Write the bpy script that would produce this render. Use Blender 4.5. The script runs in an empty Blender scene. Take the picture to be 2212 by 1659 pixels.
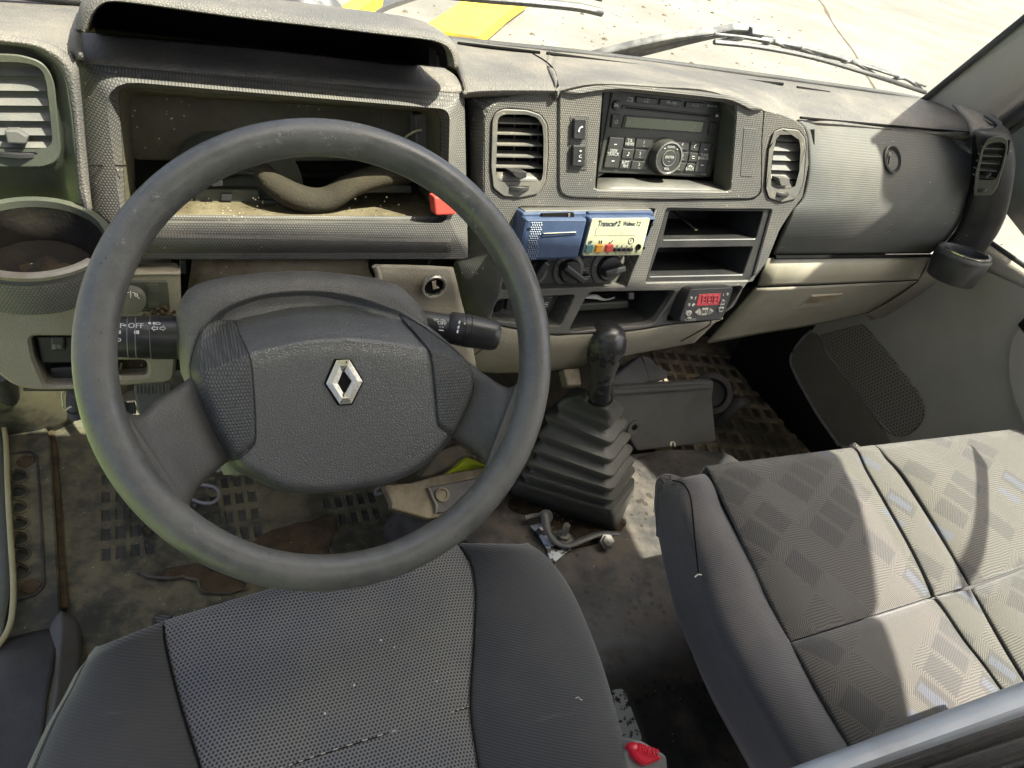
import bpy, bmesh, math, random
from mathutils import Vector, Matrix
from mathutils.geometry import tessellate_polygon
random.seed(7)
SC = bpy.context.scene
COL = SC.collection
V = Vector
rad = math.radians

# ------------------------------------------------------------------ camera
CAM = V((0, 0, 1.10))
AX = V((.90590896, .07399256, -.4169581))     # world axes seen in camera space
AY = V((-.36184564, .6467575, -.67139591))
AZ = V((.21999247, .75909804, .6126773))
cam = bpy.data.cameras.new("camera")
cam.sensor_width = 36.0
cam.lens = 36.0 * 1609.0 / 2212.0
cam.clip_start = .02
cam.clip_end = 500
camo = bpy.data.objects.new("camera", cam)
COL.objects.link(camo)
camo.matrix_world = Matrix(((AX.x, AX.y, AX.z, CAM.x), (AY.x, AY.y, AY.z, CAM.y), (AZ.x, AZ.y, AZ.z, CAM.z), (0, 0, 0, 1)))
SC.camera = camo

# ------------------------------------------------------------------ light
SUN_DIR = V((.43, -.27, 1.0)).normalized()
w = bpy.data.worlds.new("World")
SC.world = w
w.use_nodes = True
nt = w.node_tree
bg = nt.nodes['Background']
sky = nt.nodes.new('ShaderNodeTexSky')
sky.sky_type = 'NISHITA'
sky.sun_disc = False
sky.dust_density = 6
sky.air_density = .5
sky.ozone_density = .4
sky.sun_elevation = math.asin(SUN_DIR.z)
sky.sun_rotation = math.atan2(SUN_DIR.x, SUN_DIR.y)
nt.links.new(sky.outputs[0], bg.inputs[0])
bg.inputs[1].default_value = .125
sl = bpy.data.lights.new("sun", 'SUN')
sl.energy = 4.8
sl.angle = rad(.5)
sl.color = (1, .94, .84)
so = bpy.data.objects.new("sun", sl)
COL.objects.link(so)
so.rotation_euler = SUN_DIR.to_track_quat('Z', 'Y').to_euler()
so.location = SUN_DIR * 20
SC.view_settings.view_transform = 'Standard'
SC.view_settings.look = 'None'
SC.view_settings.exposure = 1.95
SC.view_settings.gamma = 1
SC.cycles.max_bounces = 8
SC.cycles.diffuse_bounces = 5
SC.cycles.glossy_bounces = 3
SC.cycles.transparent_max_bounces = 12

# ------------------------------------------------------------------ picture points -> points on real planes
def mk(ox, oy, s):
    return lambda *a: [(a[i] / s + ox, a[i + 1] / s + oy) for i in range(0, len(a), 2)]
I = mk(0, 0, 1)
z1 = mk(0, 0, 3.98); z2 = mk(548.5, 0, 3.98); z3 = mk(987.4, 109.7, 3.98); z4 = mk(1426.2, 0, 2.816); z5 = mk(987.4, 411.4, 3.3325)
L1 = mk(0, 384, 3.1497); L2 = mk(384, 548.5, 3.024); L3 = mk(0, 822.8, 3.361); L4 = mk(987.4, 685.7, 3.0247)
L5 = mk(1590.8, 493.7, 3.361); L6 = mk(1371.4, 905.1, 2.2014); L7 = mk(932.5, 1097.1, 2.9533); L8 = mk(0, 1151.9, 2.1224)

def ray(px, py):
    d = V(((px - 1106) / 1609, -(py - 829.5) / 1609, -1)).normalized()
    return V((AX.dot(d), AY.dot(d), AZ.dot(d)))

def P(p, x=None, y=None, z=None):
    d = ray(*p)
    if x is not None: t = (x - CAM.x) / d.x
    elif y is not None: t = (y - CAM.y) / d.y
    else: t = (z - CAM.z) / d.z
    return CAM + d * t

class Face:
    """a flat working plane: origin, u (right), v (up), n (towards the viewer)"""
    def __init__(s, o, u, v):
        s.o = V(o); s.u = V(u).normalized(); s.v = V(v); s.v = (s.v - s.u * s.v.dot(s.u)).normalized(); s.n = s.u.cross(s.v)
    def hit(s, p, h=0):
        d = ray(*p); o = s.o + s.n * h
        return CAM + d * ((o - CAM).dot(s.n) / d.dot(s.n))
    def uv(s, p, h=0):
        q = s.hit(p, h) - s.o
        return (q.dot(s.u), q.dot(s.v))
    def at(s, u, v, h=0):
        return s.o + s.u * u + s.v * v + s.n * h
    def off(s, h):
        return Face(s.o + s.n * h, s.u, s.v)

def recl(y0, z0, deg=14):
    a = rad(deg)
    return Face((0, y0, z0), (1, 0, 0), (0, math.sin(a), math.cos(a)))

# ------------------------------------------------------------------ objects
def link(o, parent=None):
    COL.objects.link(o)
    if parent is not None:
        o.parent = parent
        if parent.type == 'EMPTY':
            o.matrix_parent_inverse = Matrix.Translation(-parent.location)
    return o

def thing(name, label, cat, loc=(0, 0, 0), group=None):
    o = bpy.data.objects.new(name, None)
    o.empty_display_size = .05
    o.location = loc
    COL.objects.link(o)
    return tag(o, label, cat, group)

def tag(o, label, cat, group=None):
    o['label'] = label; o['category'] = cat
    if group: o['group'] = group
    return o

def meshobj(name, verts, faces, m, parent=None, smooth=True, flip_to_cam=False, label=None):
    me = bpy.data.meshes.new(name)
    me.from_pydata([tuple(v) for v in verts], [], [tuple(f) for f in faces])
    bm = bmesh.new(); bm.from_mesh(me)
    bmesh.ops.remove_doubles(bm, verts=bm.verts, dist=2e-5)
    if flip_to_cam:
        s = 0
        for f in bm.faces:
            f.normal_update()
            s += f.calc_area() * f.normal.dot(CAM - f.calc_center_median())
        if s < 0: bmesh.ops.reverse_faces(bm, faces=bm.faces)
    else:
        bmesh.ops.recalc_face_normals(bm, faces=bm.faces)
    for f in bm.faces: f.smooth = smooth
    bm.to_mesh(me); bm.free()
    if m: me.materials.append(m)
    o = bpy.data.objects.new(name, me)
    link(o, parent)
    if label: o['label'] = label
    return o

def auto_smooth(o, deg=38):
    me = o.data
    bm = bmesh.new(); bm.from_mesh(me)
    for e in bm.edges:
        if len(e.link_faces) == 2 and e.calc_face_angle(0) > rad(deg): e.smooth = False
    bm.to_mesh(me); bm.free()
    return o

def crom(p, n, closed=False):
    """Catmull-Rom through p, n steps a span; doubled points make a corner"""
    k = len(p); out = []
    for i in range(k if closed else k - 1):
        if closed: a, b, c, d = p[i - 1], p[i], p[(i + 1) % k], p[(i + 2) % k]
        else: a, b, c, d = p[max(i - 1, 0)], p[i], p[i + 1], p[min(i + 2, k - 1)]
        if (b - c).length < 1e-7: continue
        if (a - b).length < 1e-7: a = b - (c - b)
        if (d - c).length < 1e-7: d = c + (c - b)
        for j in range(n):
            t = j / n
            out.append(.5 * ((2 * b) + (c - a) * t + (2 * a - 5 * b + 4 * c - d) * t * t + (3 * b - a - 3 * c + d) * t ** 3))
    if not closed: out.append(p[-1].copy())
    return out

def patch(name, rows, m, parent=None, nu=4, nv=4, thick=.004, label=None, bev=0, noise=0):
    r2 = [crom([V(q) for q in r], nu) for r in rows]
    n = min(len(r) for r in r2)
    cols = [crom([r[j] for r in r2], nv) for j in range(n)]
    k = min(len(c) for c in cols)
    vs = [cols[j][i] for i in range(k) for j in range(n)]
    fs = [(i * n + j, i * n + j + 1, (i + 1) * n + j + 1, (i + 1) * n + j) for i in range(k - 1) for j in range(n - 1)]
    o = meshobj(name, vs, fs, m, parent, True, True, label)
    if thick:
        md = o.modifiers.new('thickness', 'SOLIDIFY'); md.thickness = thick; md.offset = -1
        auto_smooth(o, 50)
    return o

def rnd(pts, r, seg=4):
    """round the corners of a 2-D polygon (same point count whatever the shape)"""
    n = len(pts); out = []
    for i in range(n):
        a, b, c = [V(pts[j % n]) for j in (i - 1, i, i + 1)]
        rr = r[i] if isinstance(r, (list, tuple)) else r
        e = a - b; f = c - b
        la = min(rr, e.length * .49); lc = min(rr, f.length * .49)
        p0 = b + e.normalized() * la if e.length else b; p2 = b + f.normalized() * lc if f.length else b
        for k in range(seg + 1):
            t = k / seg
            out.append(p0 * (1 - t) ** 2 + b * 2 * t * (1 - t) + p2 * t * t)
    return out

def inset(pts, d):
    n = len(pts)
    area = sum(pts[i].x * pts[(i + 1) % n].y - pts[(i + 1) % n].x * pts[i].y for i in range(n))
    s = 1 if area > 0 else -1
    out = []
    for i in range(n):
        a, b, c = pts[i - 1], pts[i], pts[(i + 1) % n]
        e = (b - a); f = (c - b)
        if e.length < 1e-9: e = f
        if f.length < 1e-9: f = e
        t = (e.normalized() + f.normalized())
        if t.length < 1e-6: t = f
        t.normalize()
        out.append(b + V((-t.y, t.x)) * s * d)
    return out

def loft(name, loops, m, parent=None, cap0=False, cap1=True, smooth=True, label=None, sharp=35, cam=False):
    n = len(loops[0]); vs = [q for l in loops for q in l]
    fs = [(i * n + j, i * n + (j + 1) % n, (i + 1) * n + (j + 1) % n, (i + 1) * n + j) for i in range(len(loops) - 1) for j in range(n)]
    for on_, k in ((cap0, 0), (cap1, len(loops) - 1)):
        if on_: fs += [tuple(k * n + j for j in t) for t in tessellate_polygon([[V(q) for q in loops[k]]])]
    o = meshobj(name, vs, fs, m, parent, smooth, cam, label)
    if smooth: auto_smooth(o, sharp)
    return o

from mathutils.bvhtree import BVHTree
def on(o, p):
    """where the line of sight of picture point p meets object o"""
    me = o.data
    t = BVHTree.FromPolygons([v.co.copy() for v in me.vertices], [tuple(f.vertices) for f in me.polygons])
    l, n, i, d = t.ray_cast(CAM, ray(*p))
    if n.dot(CAM - l) < 0: n = -n
    return l, n

def tanface(o, p, lift=0, u=(1, 0, 0)):
    l, n = on(o, p)
    u = V(u); u = (u - n * u.dot(n)).normalized()
    return Face(l + n * lift, u, n.cross(u))

def uvpoly(F, pts, h=0): return [V(F.uv(p, h)) for p in pts]

def prism(name, F, pts, m, parent=None, h0=-.01, h1=0, r=.003, ch=.0015, label=None, px=True, seg=4, back=False):
    """block standing on plane F with its front outline where the picture has it"""
    q = uvpoly(F, pts, h1) if px else [V(p) for p in pts]
    q = rnd(q, r, seg)
    qi = inset(q, ch)
    qm = inset(q, ch * .3)
    lo = [[F.at(a.x, a.y, h0) for a in q], [F.at(a.x, a.y, h1 - ch) for a in q], [F.at(a.x, a.y, h1 - ch * .3) for a in qm], [F.at(a.x, a.y, h1) for a in qi]]
    return loft(name, lo, m, parent, back, True, True, label, 14)

def plate(name, F, outer, holes, m, parent=None, h=0, depth=.01, r=.004, hr=.004, lip=.0015, label=None, hdepth=None, rim=.01):
    """flat panel with real openings; the openings get walls"""
    O = rnd(uvpoly(F, outer, h), r)
    HS = [rnd(uvpoly(F, q, h), hr if not isinstance(hr, list) else hr[i]) for i, q in enumerate(holes)]
    Oi = inset(O, lip); Hi = [inset(q, -lip) for q in HS]
    polys = [Oi] + Hi
    flat = [p for q in polys for p in q]
    tris = tessellate_polygon([[V((p.x, p.y, 0)) for p in q] for q in polys])
    vs = [F.at(p.x, p.y, h) for p in flat]
    fs = [tuple(t) for t in tris]
    def skirt(pin, pout, d):
        b = len(vs); n = len(pin)
        for p in pin: vs.append(F.at(p.x, p.y, h))
        for p in pout: vs.append(F.at(p.x, p.y, h - lip))
        for p in pout: vs.append(F.at(p.x, p.y, h - d))
        for k in range(2):
            for j in range(n):
                fs.append((b + k * n + j, b + k * n + (j + 1) % n, b + (k + 1) * n + (j + 1) % n, b + (k + 1) * n + j))
    skirt(Oi, O, rim)
    for i, (a, c) in enumerate(zip(Hi, HS)):
        skirt(a, c, (hdepth[i] if hdepth else depth))
    o = meshobj(name, vs, fs, m, parent, True, False, label)
    # make the front face look at the viewer
    s = 0
    for f in o.data.polygons: s += f.area * f.normal.dot(F.n)
    if s < 0: o.data.flip_normals()
    auto_smooth(o, 30)
    return o

def basis(n, up=V((0, 0, 1))):
    n = V(n).normalized()
    u = up.cross(n)
    if u.length < 1e-4: u = V((1, 0, 0))
    u.normalize()
    return u, n.cross(u), n

def lathe(name, base, axis, prof, m, parent=None, seg=28, sx=1, sy=1, label=None, cap=True, up=V((0, 0, 1)), a0=0, a1=360, wob=None):
    u, v, n = basis(axis, up)
    base = V(base); full = abs(a1 - a0) >= 360
    k = seg if full else seg + 1
    vs = []; fs = []
    for (r, h) in prof:
        for j in range(k):
            t = rad(a0 + (a1 - a0) * j / seg)
            rr = r * (wob(t) if wob else 1)
            vs.append(base + u * rr * math.cos(t) * sx + v * rr * math.sin(t) * sy + n * h)
    for i in range(len(prof) - 1):
        for j in range(seg):
            fs.append((i * k + j, i * k + (j + 1) % k, (i + 1) * k + (j + 1) % k, (i + 1) * k + j))
    if cap and full:
        if prof[0][0] > 1e-5: fs.append(tuple(range(k))[::-1])
        if prof[-1][0] > 1e-5: fs.append(tuple((len(prof) - 1) * k + j for j in range(k)))
    o = meshobj(name, vs, fs, m, parent, True, False, label)
    return auto_smooth(o, 40)

def tube(name, pts, r, m, parent=None, seg=10, closed=False, n=4, flat=1, label=None, up=V((0, 0, 1)), ends=True):
    pts = [V(p) for p in pts]
    rs = r if isinstance(r, (list, tuple)) else [r] * len(pts)
    c = crom(pts, n, closed) if n > 1 else pts
    m_ = len(c); R = []
    for i in range(m_):
        t = i / n if n > 1 else i
        a = int(min(t, len(rs) - 1)); b = (a + 1) % len(rs) if closed else min(a + 1, len(rs) - 1)
        R.append(rs[a] + (rs[b] - rs[a]) * (t - a))
    vs = []; fs = []
    for i in range(m_):
        a = c[i - 1] if (i > 0 or closed) else c[i]; b = c[(i + 1) % m_] if (i < m_ - 1 or closed) else c[i]
        t = (b - a).normalized()
        s = t.cross(up)
        if s.length < 1e-3: s = t.cross(V((0, 1, 0)))
        s.normalize(); q = s.cross(t)
        for j in range(seg):
            th = 2 * math.pi * j / seg
            vs.append(c[i] + s * math.cos(th) * R[i] + q * math.sin(th) * R[i] * flat)
    for i in range(m_ if closed else m_ - 1):
        for j in range(seg):
            k = (i + 1) % m_
            fs.append((i * seg + j, i * seg + (j + 1) % seg, k * seg + (j + 1) % seg, k * seg + j))
    if not closed and ends:
        fs.append(tuple(range(seg))[::-1]); fs.append(tuple((m_ - 1) * seg + j for j in range(seg)))
    o = meshobj(name, vs, fs, m, parent, True, False, label)
    return auto_smooth(o, 60)

def text(name, s, F, p, size, m, parent=None, h=.0006, align='CENTER', depth=.0003, rot=0, bold=0, shear=0, sx=1, fit=None):
    """flat lettering printed on plane F"""
    cu = bpy.data.curves.new(name, 'FONT')
    cu.body = s; cu.size = size; cu.align_x = align; cu.align_y = 'CENTER'; cu.extrude = depth; cu.offset = bold; cu.shear = shear; cu.resolution_u = 2
    t = bpy.data.objects.new(name, cu)
    COL.objects.link(t)
    dg = bpy.context.evaluated_depsgraph_get()
    me = bpy.data.meshes.new_from_object(t.evaluated_get(dg))
    bpy.data.objects.remove(t)
    u, v = F.uv(p, h)
    if fit:      # as wide as the picture shows it
        xs_ = [q.co.x for q in me.vertices]; sx = (V(F.uv(fit[0], h)) - V(F.uv(fit[1], h))).length / (max(xs_) - min(xs_))
    c, sn = math.cos(rot), math.sin(rot)
    for q in me.vertices:
        x, y = q.co.x * sx, q.co.y
        q.co = F.at(u + x * c - y * sn, v + x * sn + y * c, h + q.co.z)
    me.materials.clear(); me.materials.append(m)
    o = bpy.data.objects.new(name, me)
    return link(o, parent)
# ------------------------------------------------------------------ materials
def nodemat(name):
    m = bpy.data.materials.new(name); m.use_nodes = True
    t = m.node_tree
    return m, t, t.nodes['Principled BSDF']

def N(t, kind, **kw):
    n = t.nodes.new(kind)
    for k, v in kw.items():
        if k.startswith('i_'):
            key = k[2:]
            n.inputs[int(key) if key.isdigit() else key].default_value = v
        else: setattr(n, k, v)
    return n

def mth(t, op, a, b=None, c=None):
    n = N(t, 'ShaderNodeMath', operation=op)
    for i, q in enumerate((a, b, c)):
        if q is None: continue
        if isinstance(q, (int, float)): n.inputs[i].default_value = q
        else: t.links.new(q, n.inputs[i])
    return n.outputs[0]

def mixc(t, f, a, b):
    n = N(t, 'ShaderNodeMix', data_type='RGBA')
    if isinstance(f, (int, float)): n.inputs[0].default_value = f
    else: t.links.new(f, n.inputs[0])
    for i, q in ((6, a), (7, b)):
        if isinstance(q, tuple): n.inputs[i].default_value = (*q[:3], 1)
        else: t.links.new(q, n.inputs[i])
    return n.outputs[2]

def ramp(t, f, lo, hi):
    n = N(t, 'ShaderNodeMapRange', interpolation_type='SMOOTHSTEP')
    t.links.new(f, n.inputs[0]); n.inputs[1].default_value = lo; n.inputs[2].default_value = hi
    return n.outputs[0]

def co(t): return N(t, 'ShaderNodeTexCoord').outputs['Object']

def noise(t, c, scale, detail=3, rough=.55):
    n = N(t, 'ShaderNodeTexNoise', i_Scale=scale, i_Detail=detail, i_Roughness=rough)
    t.links.new(c, n.inputs['Vector'])
    return n.outputs[0]

def hexdots(t, c, s, plane='xz'):
    """distance to the nearest point of a triangular lattice of spacing s"""
    sp = N(t, 'ShaderNodeSeparateXYZ'); t.links.new(c, sp.inputs[0])
    a = sp.outputs['xyz'.index(plane[0])]; b = sp.outputs['xyz'.index(plane[1])]
    x = mth(t, 'MULTIPLY', a, 1 / s); y = mth(t, 'MULTIPLY', b, 1 / (s * 1.732))
    ds = []
    for o in (0, .5):
        fx = mth(t, 'SUBTRACT', mth(t, 'FRACT', mth(t, 'ADD', x, o + 100)), .5)
        fy = mth(t, 'MULTIPLY', mth(t, 'SUBTRACT', mth(t, 'FRACT', mth(t, 'ADD', y, o + 100)), .5), 1.732)
        ds.append(mth(t, 'ADD', mth(t, 'MULTIPLY', fx, fx), mth(t, 'MULTIPLY', fy, fy)))
    return mth(t, 'SQRT', mth(t, 'MINIMUM', *ds))

def bump(t, b, h, strength, dist=.001, prev=None):
    n = N(t, 'ShaderNodeBump', i_Strength=strength, i_Distance=dist)
    t.links.new(h, n.inputs['Height'])
    if prev: t.links.new(prev, n.inputs['Normal'])
    t.links.new(n.outputs[0], b.inputs['Normal'])
    return n.outputs[0]

def plastic(name, col, rough=.5, grain='leather', gs=330, gstr=.5, dust=None, damt=.5, dscale=9, spec=.5, speck=0, coat=0, metal=0, plane='xz', gdark=.75):
    """moulded plastic: grain in relief, dust and dirt in blotches, pale crumbs"""
    m, t, b = nodemat(name)
    c = co(t)
    base = col
    if dust:
        f = noise(t, c, dscale, 5, .65)
        f = mth(t, 'MULTIPLY', ramp(t, f, .35, .72), damt)
        base = mixc(t, f, col, dust)
    else:
        f = noise(t, c, dscale, 4)
        base = mixc(t, f, tuple(x * .88 for x in col), tuple(min(1, x * 1.12) for x in col))
    if grain == 'leather':
        v = N(t, 'ShaderNodeTexVoronoi', feature='DISTANCE_TO_EDGE', i_Scale=gs, i_Randomness=1)
        nn = N(t, 'ShaderNodeVectorMath', operation='MULTIPLY_ADD')
        nz = N(t, 'ShaderNodeTexNoise', i_Scale=gs * .5)
        t.links.new(c, nz.inputs['Vector']); t.links.new(nz.outputs[1], nn.inputs[0]); nn.inputs[1].default_value = (.6 / gs,) * 3; t.links.new(c, nn.inputs[2])
        t.links.new(nn.outputs[0], v.inputs['Vector'])
        h = ramp(t, v.outputs[0], 0, .3)
        bump(t, b, h, gstr, .6 / gs)
        base = mixc(t, h, mixc(t, gdark, (0, 0, 0), base), base) if isinstance(base, tuple) is False else base
    elif grain == 'dots':
        d = hexdots(t, c, gs, plane)
        h = mth(t, 'SUBTRACT', 1, ramp(t, d, .18, .5))
        bump(t, b, h, gstr, gs * .35)
        base = mixc(t, h, mixc(t, gdark, (0, 0, 0), base), base)
    elif grain == 'ribs':
        sp = N(t, 'ShaderNodeSeparateXYZ'); t.links.new(c, sp.inputs[0])
        h = mth(t, 'SINE', mth(t, 'MULTIPLY', sp.outputs[2], 6.283 / gs))
        bump(t, b, h, gstr, gs * .2)
    elif grain == 'fine':
        h = noise(t, c, gs, 2)
        bump(t, b, h, gstr, .5 / gs)
    if speck:
        v = N(t, 'ShaderNodeTexVoronoi', feature='F1', i_Scale=150, i_Randomness=1)
        t.links.new(c, v.inputs['Vector'])
        a = mth(t, 'LESS_THAN', v.outputs['Distance'], .13)
        k = mth(t, 'GREATER_THAN', noise(t, c, 14, 3), 1 - speck)
        base = mixc(t, mth(t, 'MULTIPLY', a, k), base, (.45, .38, .27))
    if isinstance(base, tuple): b.inputs['Base Color'].default_value = (*base, 1)
    else: t.links.new(base, b.inputs['Base Color'])
    r = mth(t, 'MULTIPLY_ADD', noise(t, c, 35, 3), .24, rough - .12)
    t.links.new(r, b.inputs['Roughness'])
    b.inputs['Specular IOR Level'].default_value = spec
    b.inputs['Metallic'].default_value = metal
    b.inputs['Coat Weight'].default_value = coat
    return m

DUST = (.30, .26, .20)
M = {}
M['dash_grain'] = plastic('dash_grain', (.105, .10, .093), .62, 'leather', 330, .35, DUST, .5, 7, .4, .38, gdark=.82)
M['dash_dots'] = plastic('dash_dots', (.115, .113, .106), .55, 'dots', .0029, .38, DUST, .36, 8, .4, .42, gdark=.5)
M['dash_dots_dark'] = plastic('dash_dots_dark', (.06, .062, .062), .5, 'dots', .0027, .45, DUST, .3, 8, .4, .40, gdark=.6)
M['glove'] = plastic('glove_panel_grey', (.088, .09, .085), .68, 'ribs', .0030, .2, (.16, .15, .125), .55, 6, .22, .40)
M['olive'] = plastic('vent_pod_grey', (.052, .058, .045), .5, 'fine', 500, .2, (.11, .105, .065), .5, 9, .4, .35)
M['frame_grey'] = plastic('frame_grey', (.10, .10, .092), .5, 'fine', 600, .2, (.24, .21, .16), .55, 14, .4, .42)
M['black'] = plastic('black_plastic', (.022, .022, .023), .42, 'fine', 700, .15, (.08, .075, .06), .35, 14, .45, .34)
M['void'] = plastic('dark_cavity', (.006, .006, .006), .8, None, dust=(.02, .018, .015), damt=.4, spec=.1)
M['void_plum'] = plastic('black_felt', (.010, .007, .009), .9, 'fine', 300, .2, spec=.1)
M['beige'] = plastic('beige_plastic', (.30, .275, .215), .5, 'leather', 420, .22, (.17, .14, .09), .55, 7, .4, .3, gdark=.88)
M['beige_smooth'] = plastic('beige_smooth_plastic', (.30, .28, .215), .45, 'fine', 500, .15, (.17, .145, .10), .55, 6, .4, .33)
M['beige_metal'] = plastic('dirty_beige_metal', (.26, .22, .14), .55, 'fine', 200, .2, (.08, .05, .025), .8, 18, .4, .45)
M['cavity_olive'] = plastic('cavity_panel', (.105, .10, .063), .6, 'fine', 120, .25, (.05, .042, .022), .85, 11, .35, .44)
M['cavity_floor'] = plastic('dirty_cavity_floor', (.15, .125, .075), .7, 'fine', 120, .4, (.055, .042, .02), .8, 22, .3, .5)
M['foam'] = plastic('black_foam', (.034, .030, .022), .95, 'fine', 420, .6, (.075, .062, .038), .5, 20, .1)
M['rim'] = plastic('steering_rim_rubber', (.080, .080, .076), .48, 'leather', 800, .35, (.13, .125, .108), .55, 30, .7, gdark=.8)
M['spoke'] = plastic('steering_spoke_vinyl', (.076, .074, .069), .45, 'leather', 430, .22, (.10, .095, .085), .6, 14, .45, gdark=.82)
M['pad'] = plastic('airbag_pad_vinyl', (.074, .076, .073), .33, 'leather', 400, .24, (.095, .095, .085), .4, 8, .9, gdark=.75)
M['pad_dots'] = plastic('airbag_wing_dots', (.062, .064, .064), .42, 'dots', .0027, .6, (.1, .1, .09), .4, 8, .5, gdark=.6)
M['shroud'] = plastic('column_shroud_grain', (.13, .127, .118), .42, 'leather', 400, .25, DUST, .35, 8, .4, gdark=.75)
M['stalk'] = plastic('stalk_black', (.017, .017, .019), .33, 'fine', 600, .12, (.05, .05, .047), .5, 20, .5)
M['white'] = plastic('white_print', (.72, .72, .70), .6, None)
M['dim_print'] = plastic('dim_white_print', (.34, .35, .32), .6, None)
M['dark_print'] = plastic('dark_blue_print', (.045, .055, .075), .6, None)
M['red_print'] = plastic('red_print', (.5, .05, .04), .6, None)
M['chrome'] = plastic('worn_chrome', (.58, .56, .49), .26, 'fine', 300, .08, (.44, .41, .32), .4, 30, .5, metal=.9)
M['steel'] = plastic('zinc_steel', (.30, .30, .28), .4, 'fine', 200, .15, (.25, .22, .16), .6, 40, .5, metal=.8)
M['rust_and_shade'] = plastic('rust_and_shade', (.012, .009, .006), .8, 'fine', 160, .8, (.06, .038, .015), .8, 60, .3, .5)  # near-black base also stands in for shade in the floor opening
M['rust'] = plastic('rusty_metal', (.068, .050, .028), .9, 'fine', 160, .8, (.030, .021, .013), .9, 34, .2, .4)
M['radio'] = plastic('radio_face', (.04, .043, .038), .4, 'fine', 700, .1, (.085, .085, .065), .5, 16, .45)
M['radio_key'] = plastic('radio_key', (.034, .035, .033), .38, 'fine', 700, .1, (.07, .068, .056), .5, 30, .45)
M['lcd'] = plastic('radio_display', (.17, .19, .115), .25, None, dust=(.12, .13, .08), damt=.5, dscale=20)
M['lcd_pale'] = plastic('pale_display', (.42, .41, .30), .3, 'fine', 250, .1, (.26, .24, .17), .6, 25)
M['blue'] = plastic('printer_blue', (.032, .054, .108), .42, 'fine', 600, .12, (.075, .10, .17), .6, 14, .45)
M['cream'] = plastic('cream_label', (.50, .50, .31), .5, 'fine', 500, .08, (.33, .31, .19), .6, 18)
M['teal'] = plastic('teal_key', (.08, .19, .19), .5, None)
M['orange'] = plastic('orange_key', (.75, .32, .035), .5, None)
M['red'] = plastic('red_key', (.62, .07, .05), .5, None)
M['red_lens'] = plastic('red_display_lens', (.52, .035, .05), .25, None)
M['red_dark'] = plastic('unlit_segment', (.34, .02, .03), .4, None)
M['key_pale'] = plastic('pale_rubber_key', (.40, .38, .32), .6, None)
M['buckle_red'] = plastic('buckle_red', (.62, .018, .04), .3, 'fine', 500, .1, (.45, .03, .05), .5, 40, .5)
M['dark_grey'] = plastic('dark_grey_plastic', (.105, .105, .102), .6, 'fine', 500, .15, (.07, .064, .055), .6, 12, .3)
M['grey_plastic'] = plastic('grey_plastic', (.20, .20, .20), .45, 'fine', 500, .15, (.13, .12, .11), .6, 15)
M['ledge_pale'] = plastic('pale_grey_ledge', (.31, .34, .37), .4, 'fine', 300, .1, (.18, .19, .20), .6, 9)
M['rubber'] = plastic('black_rubber', (.035, .035, .037), .5, 'leather', 500, .3, (.08, .075, .06), .5, 12, .4, gdark=.8)
M['boot'] = plastic('gear_boot_rubber', (.080, .081, .076), .46, 'leather', 420, .22, (.085, .078, .06), .5, 10, .5, gdark=.85)
M['trim_grey'] = plastic('door_trim_greige', (.36, .335, .28), .55, 'fine', 420, .25, (.25, .225, .18), .55, 4, .35, .32)
M['door_top'] = plastic('door_top_beige', (.34, .31, .245), .5, 'leather', 420, .25, (.28, .25, .19), .5, 8, .35, gdark=.8)
M['pillar'] = plastic('pillar_trim', (.42, .405, .365), .5, 'fine', 350, .2, (.34, .32, .28), .5, 6, .35)
M['headliner'] = plastic('headliner', (.62, .60, .55), .9, 'fine', 300, .2)
M['yellow_cloth'] = plastic('yellow_cloth', (.52, .62, .03), .9, 'fine', 120, .5)
M['paper'] = plastic('paper_white', (.62, .62, .55), .8, None)
M['dark_door'] = plastic('door_card_dark', (.17, .155, .12), .6, 'fine', 420, .3, (.11, .10, .075), .6, 6, .3)

def knob_mat():
    m, t, b = nodemat('worn_knob')
    c = co(t)
    f = ramp(t, noise(t, c, 22, 6, .65), .54, .60)
    col = mixc(t, f, (.026, .026, .027), (.050, .049, .046))
    t.links.new(col, b.inputs['Base Color'])
    r = mth(t, 'MULTIPLY_ADD', f, .2, .24); t.links.new(r, b.inputs['Roughness'])
    h = mth(t, 'ADD', mth(t, 'MULTIPLY', f, .8), mth(t, 'MULTIPLY', noise(t, c, 500, 2), .25))
    bump(t, b, h, .5, .0012)
    return m
M['knob'] = knob_mat()

def rim_mat():
    m, t, b = nodemat('worn_rim_rubber')
    c = co(t)
    f = ramp(t, noise(t, c, 11, 6, .7), .35, .68); g_ = ramp(t, noise(t, c, 70, 6, .7), .38, .66)
    col = mixc(t, f, (.062, .063, .062), (.105, .103, .092))
    col = mixc(t, mth(t, 'MULTIPLY', g_, .45), col, (.125, .122, .112))
    sc = mth(t, 'MULTIPLY', ramp(t, noise(t, c, 120, 8, .75), .58, .63), ramp(t, noise(t, c, 7, 3), .54, .62))
    col = mixc(t, sc, col, (.21, .21, .20))
    pit = mth(t, 'MULTIPLY', mth(t, 'LESS_THAN', noise(t, c, 240, 2), .30), .6)
    col = mixc(t, pit, col, (.03, .03, .03))
    t.links.new(col, b.inputs['Base Color'])
    t.links.new(mth(t, 'MULTIPLY_ADD', f, .25, .30), b.inputs['Roughness'])
    b.inputs['Specular IOR Level'].default_value = .7
    h = mth(t, 'ADD', mth(t, 'MULTIPLY', sc, .8), mth(t, 'MULTIPLY', noise(t, c, 520, 3), .6))
    bump(t, b, h, .35, .0012)
    return m
M['rim'] = rim_mat()

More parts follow.
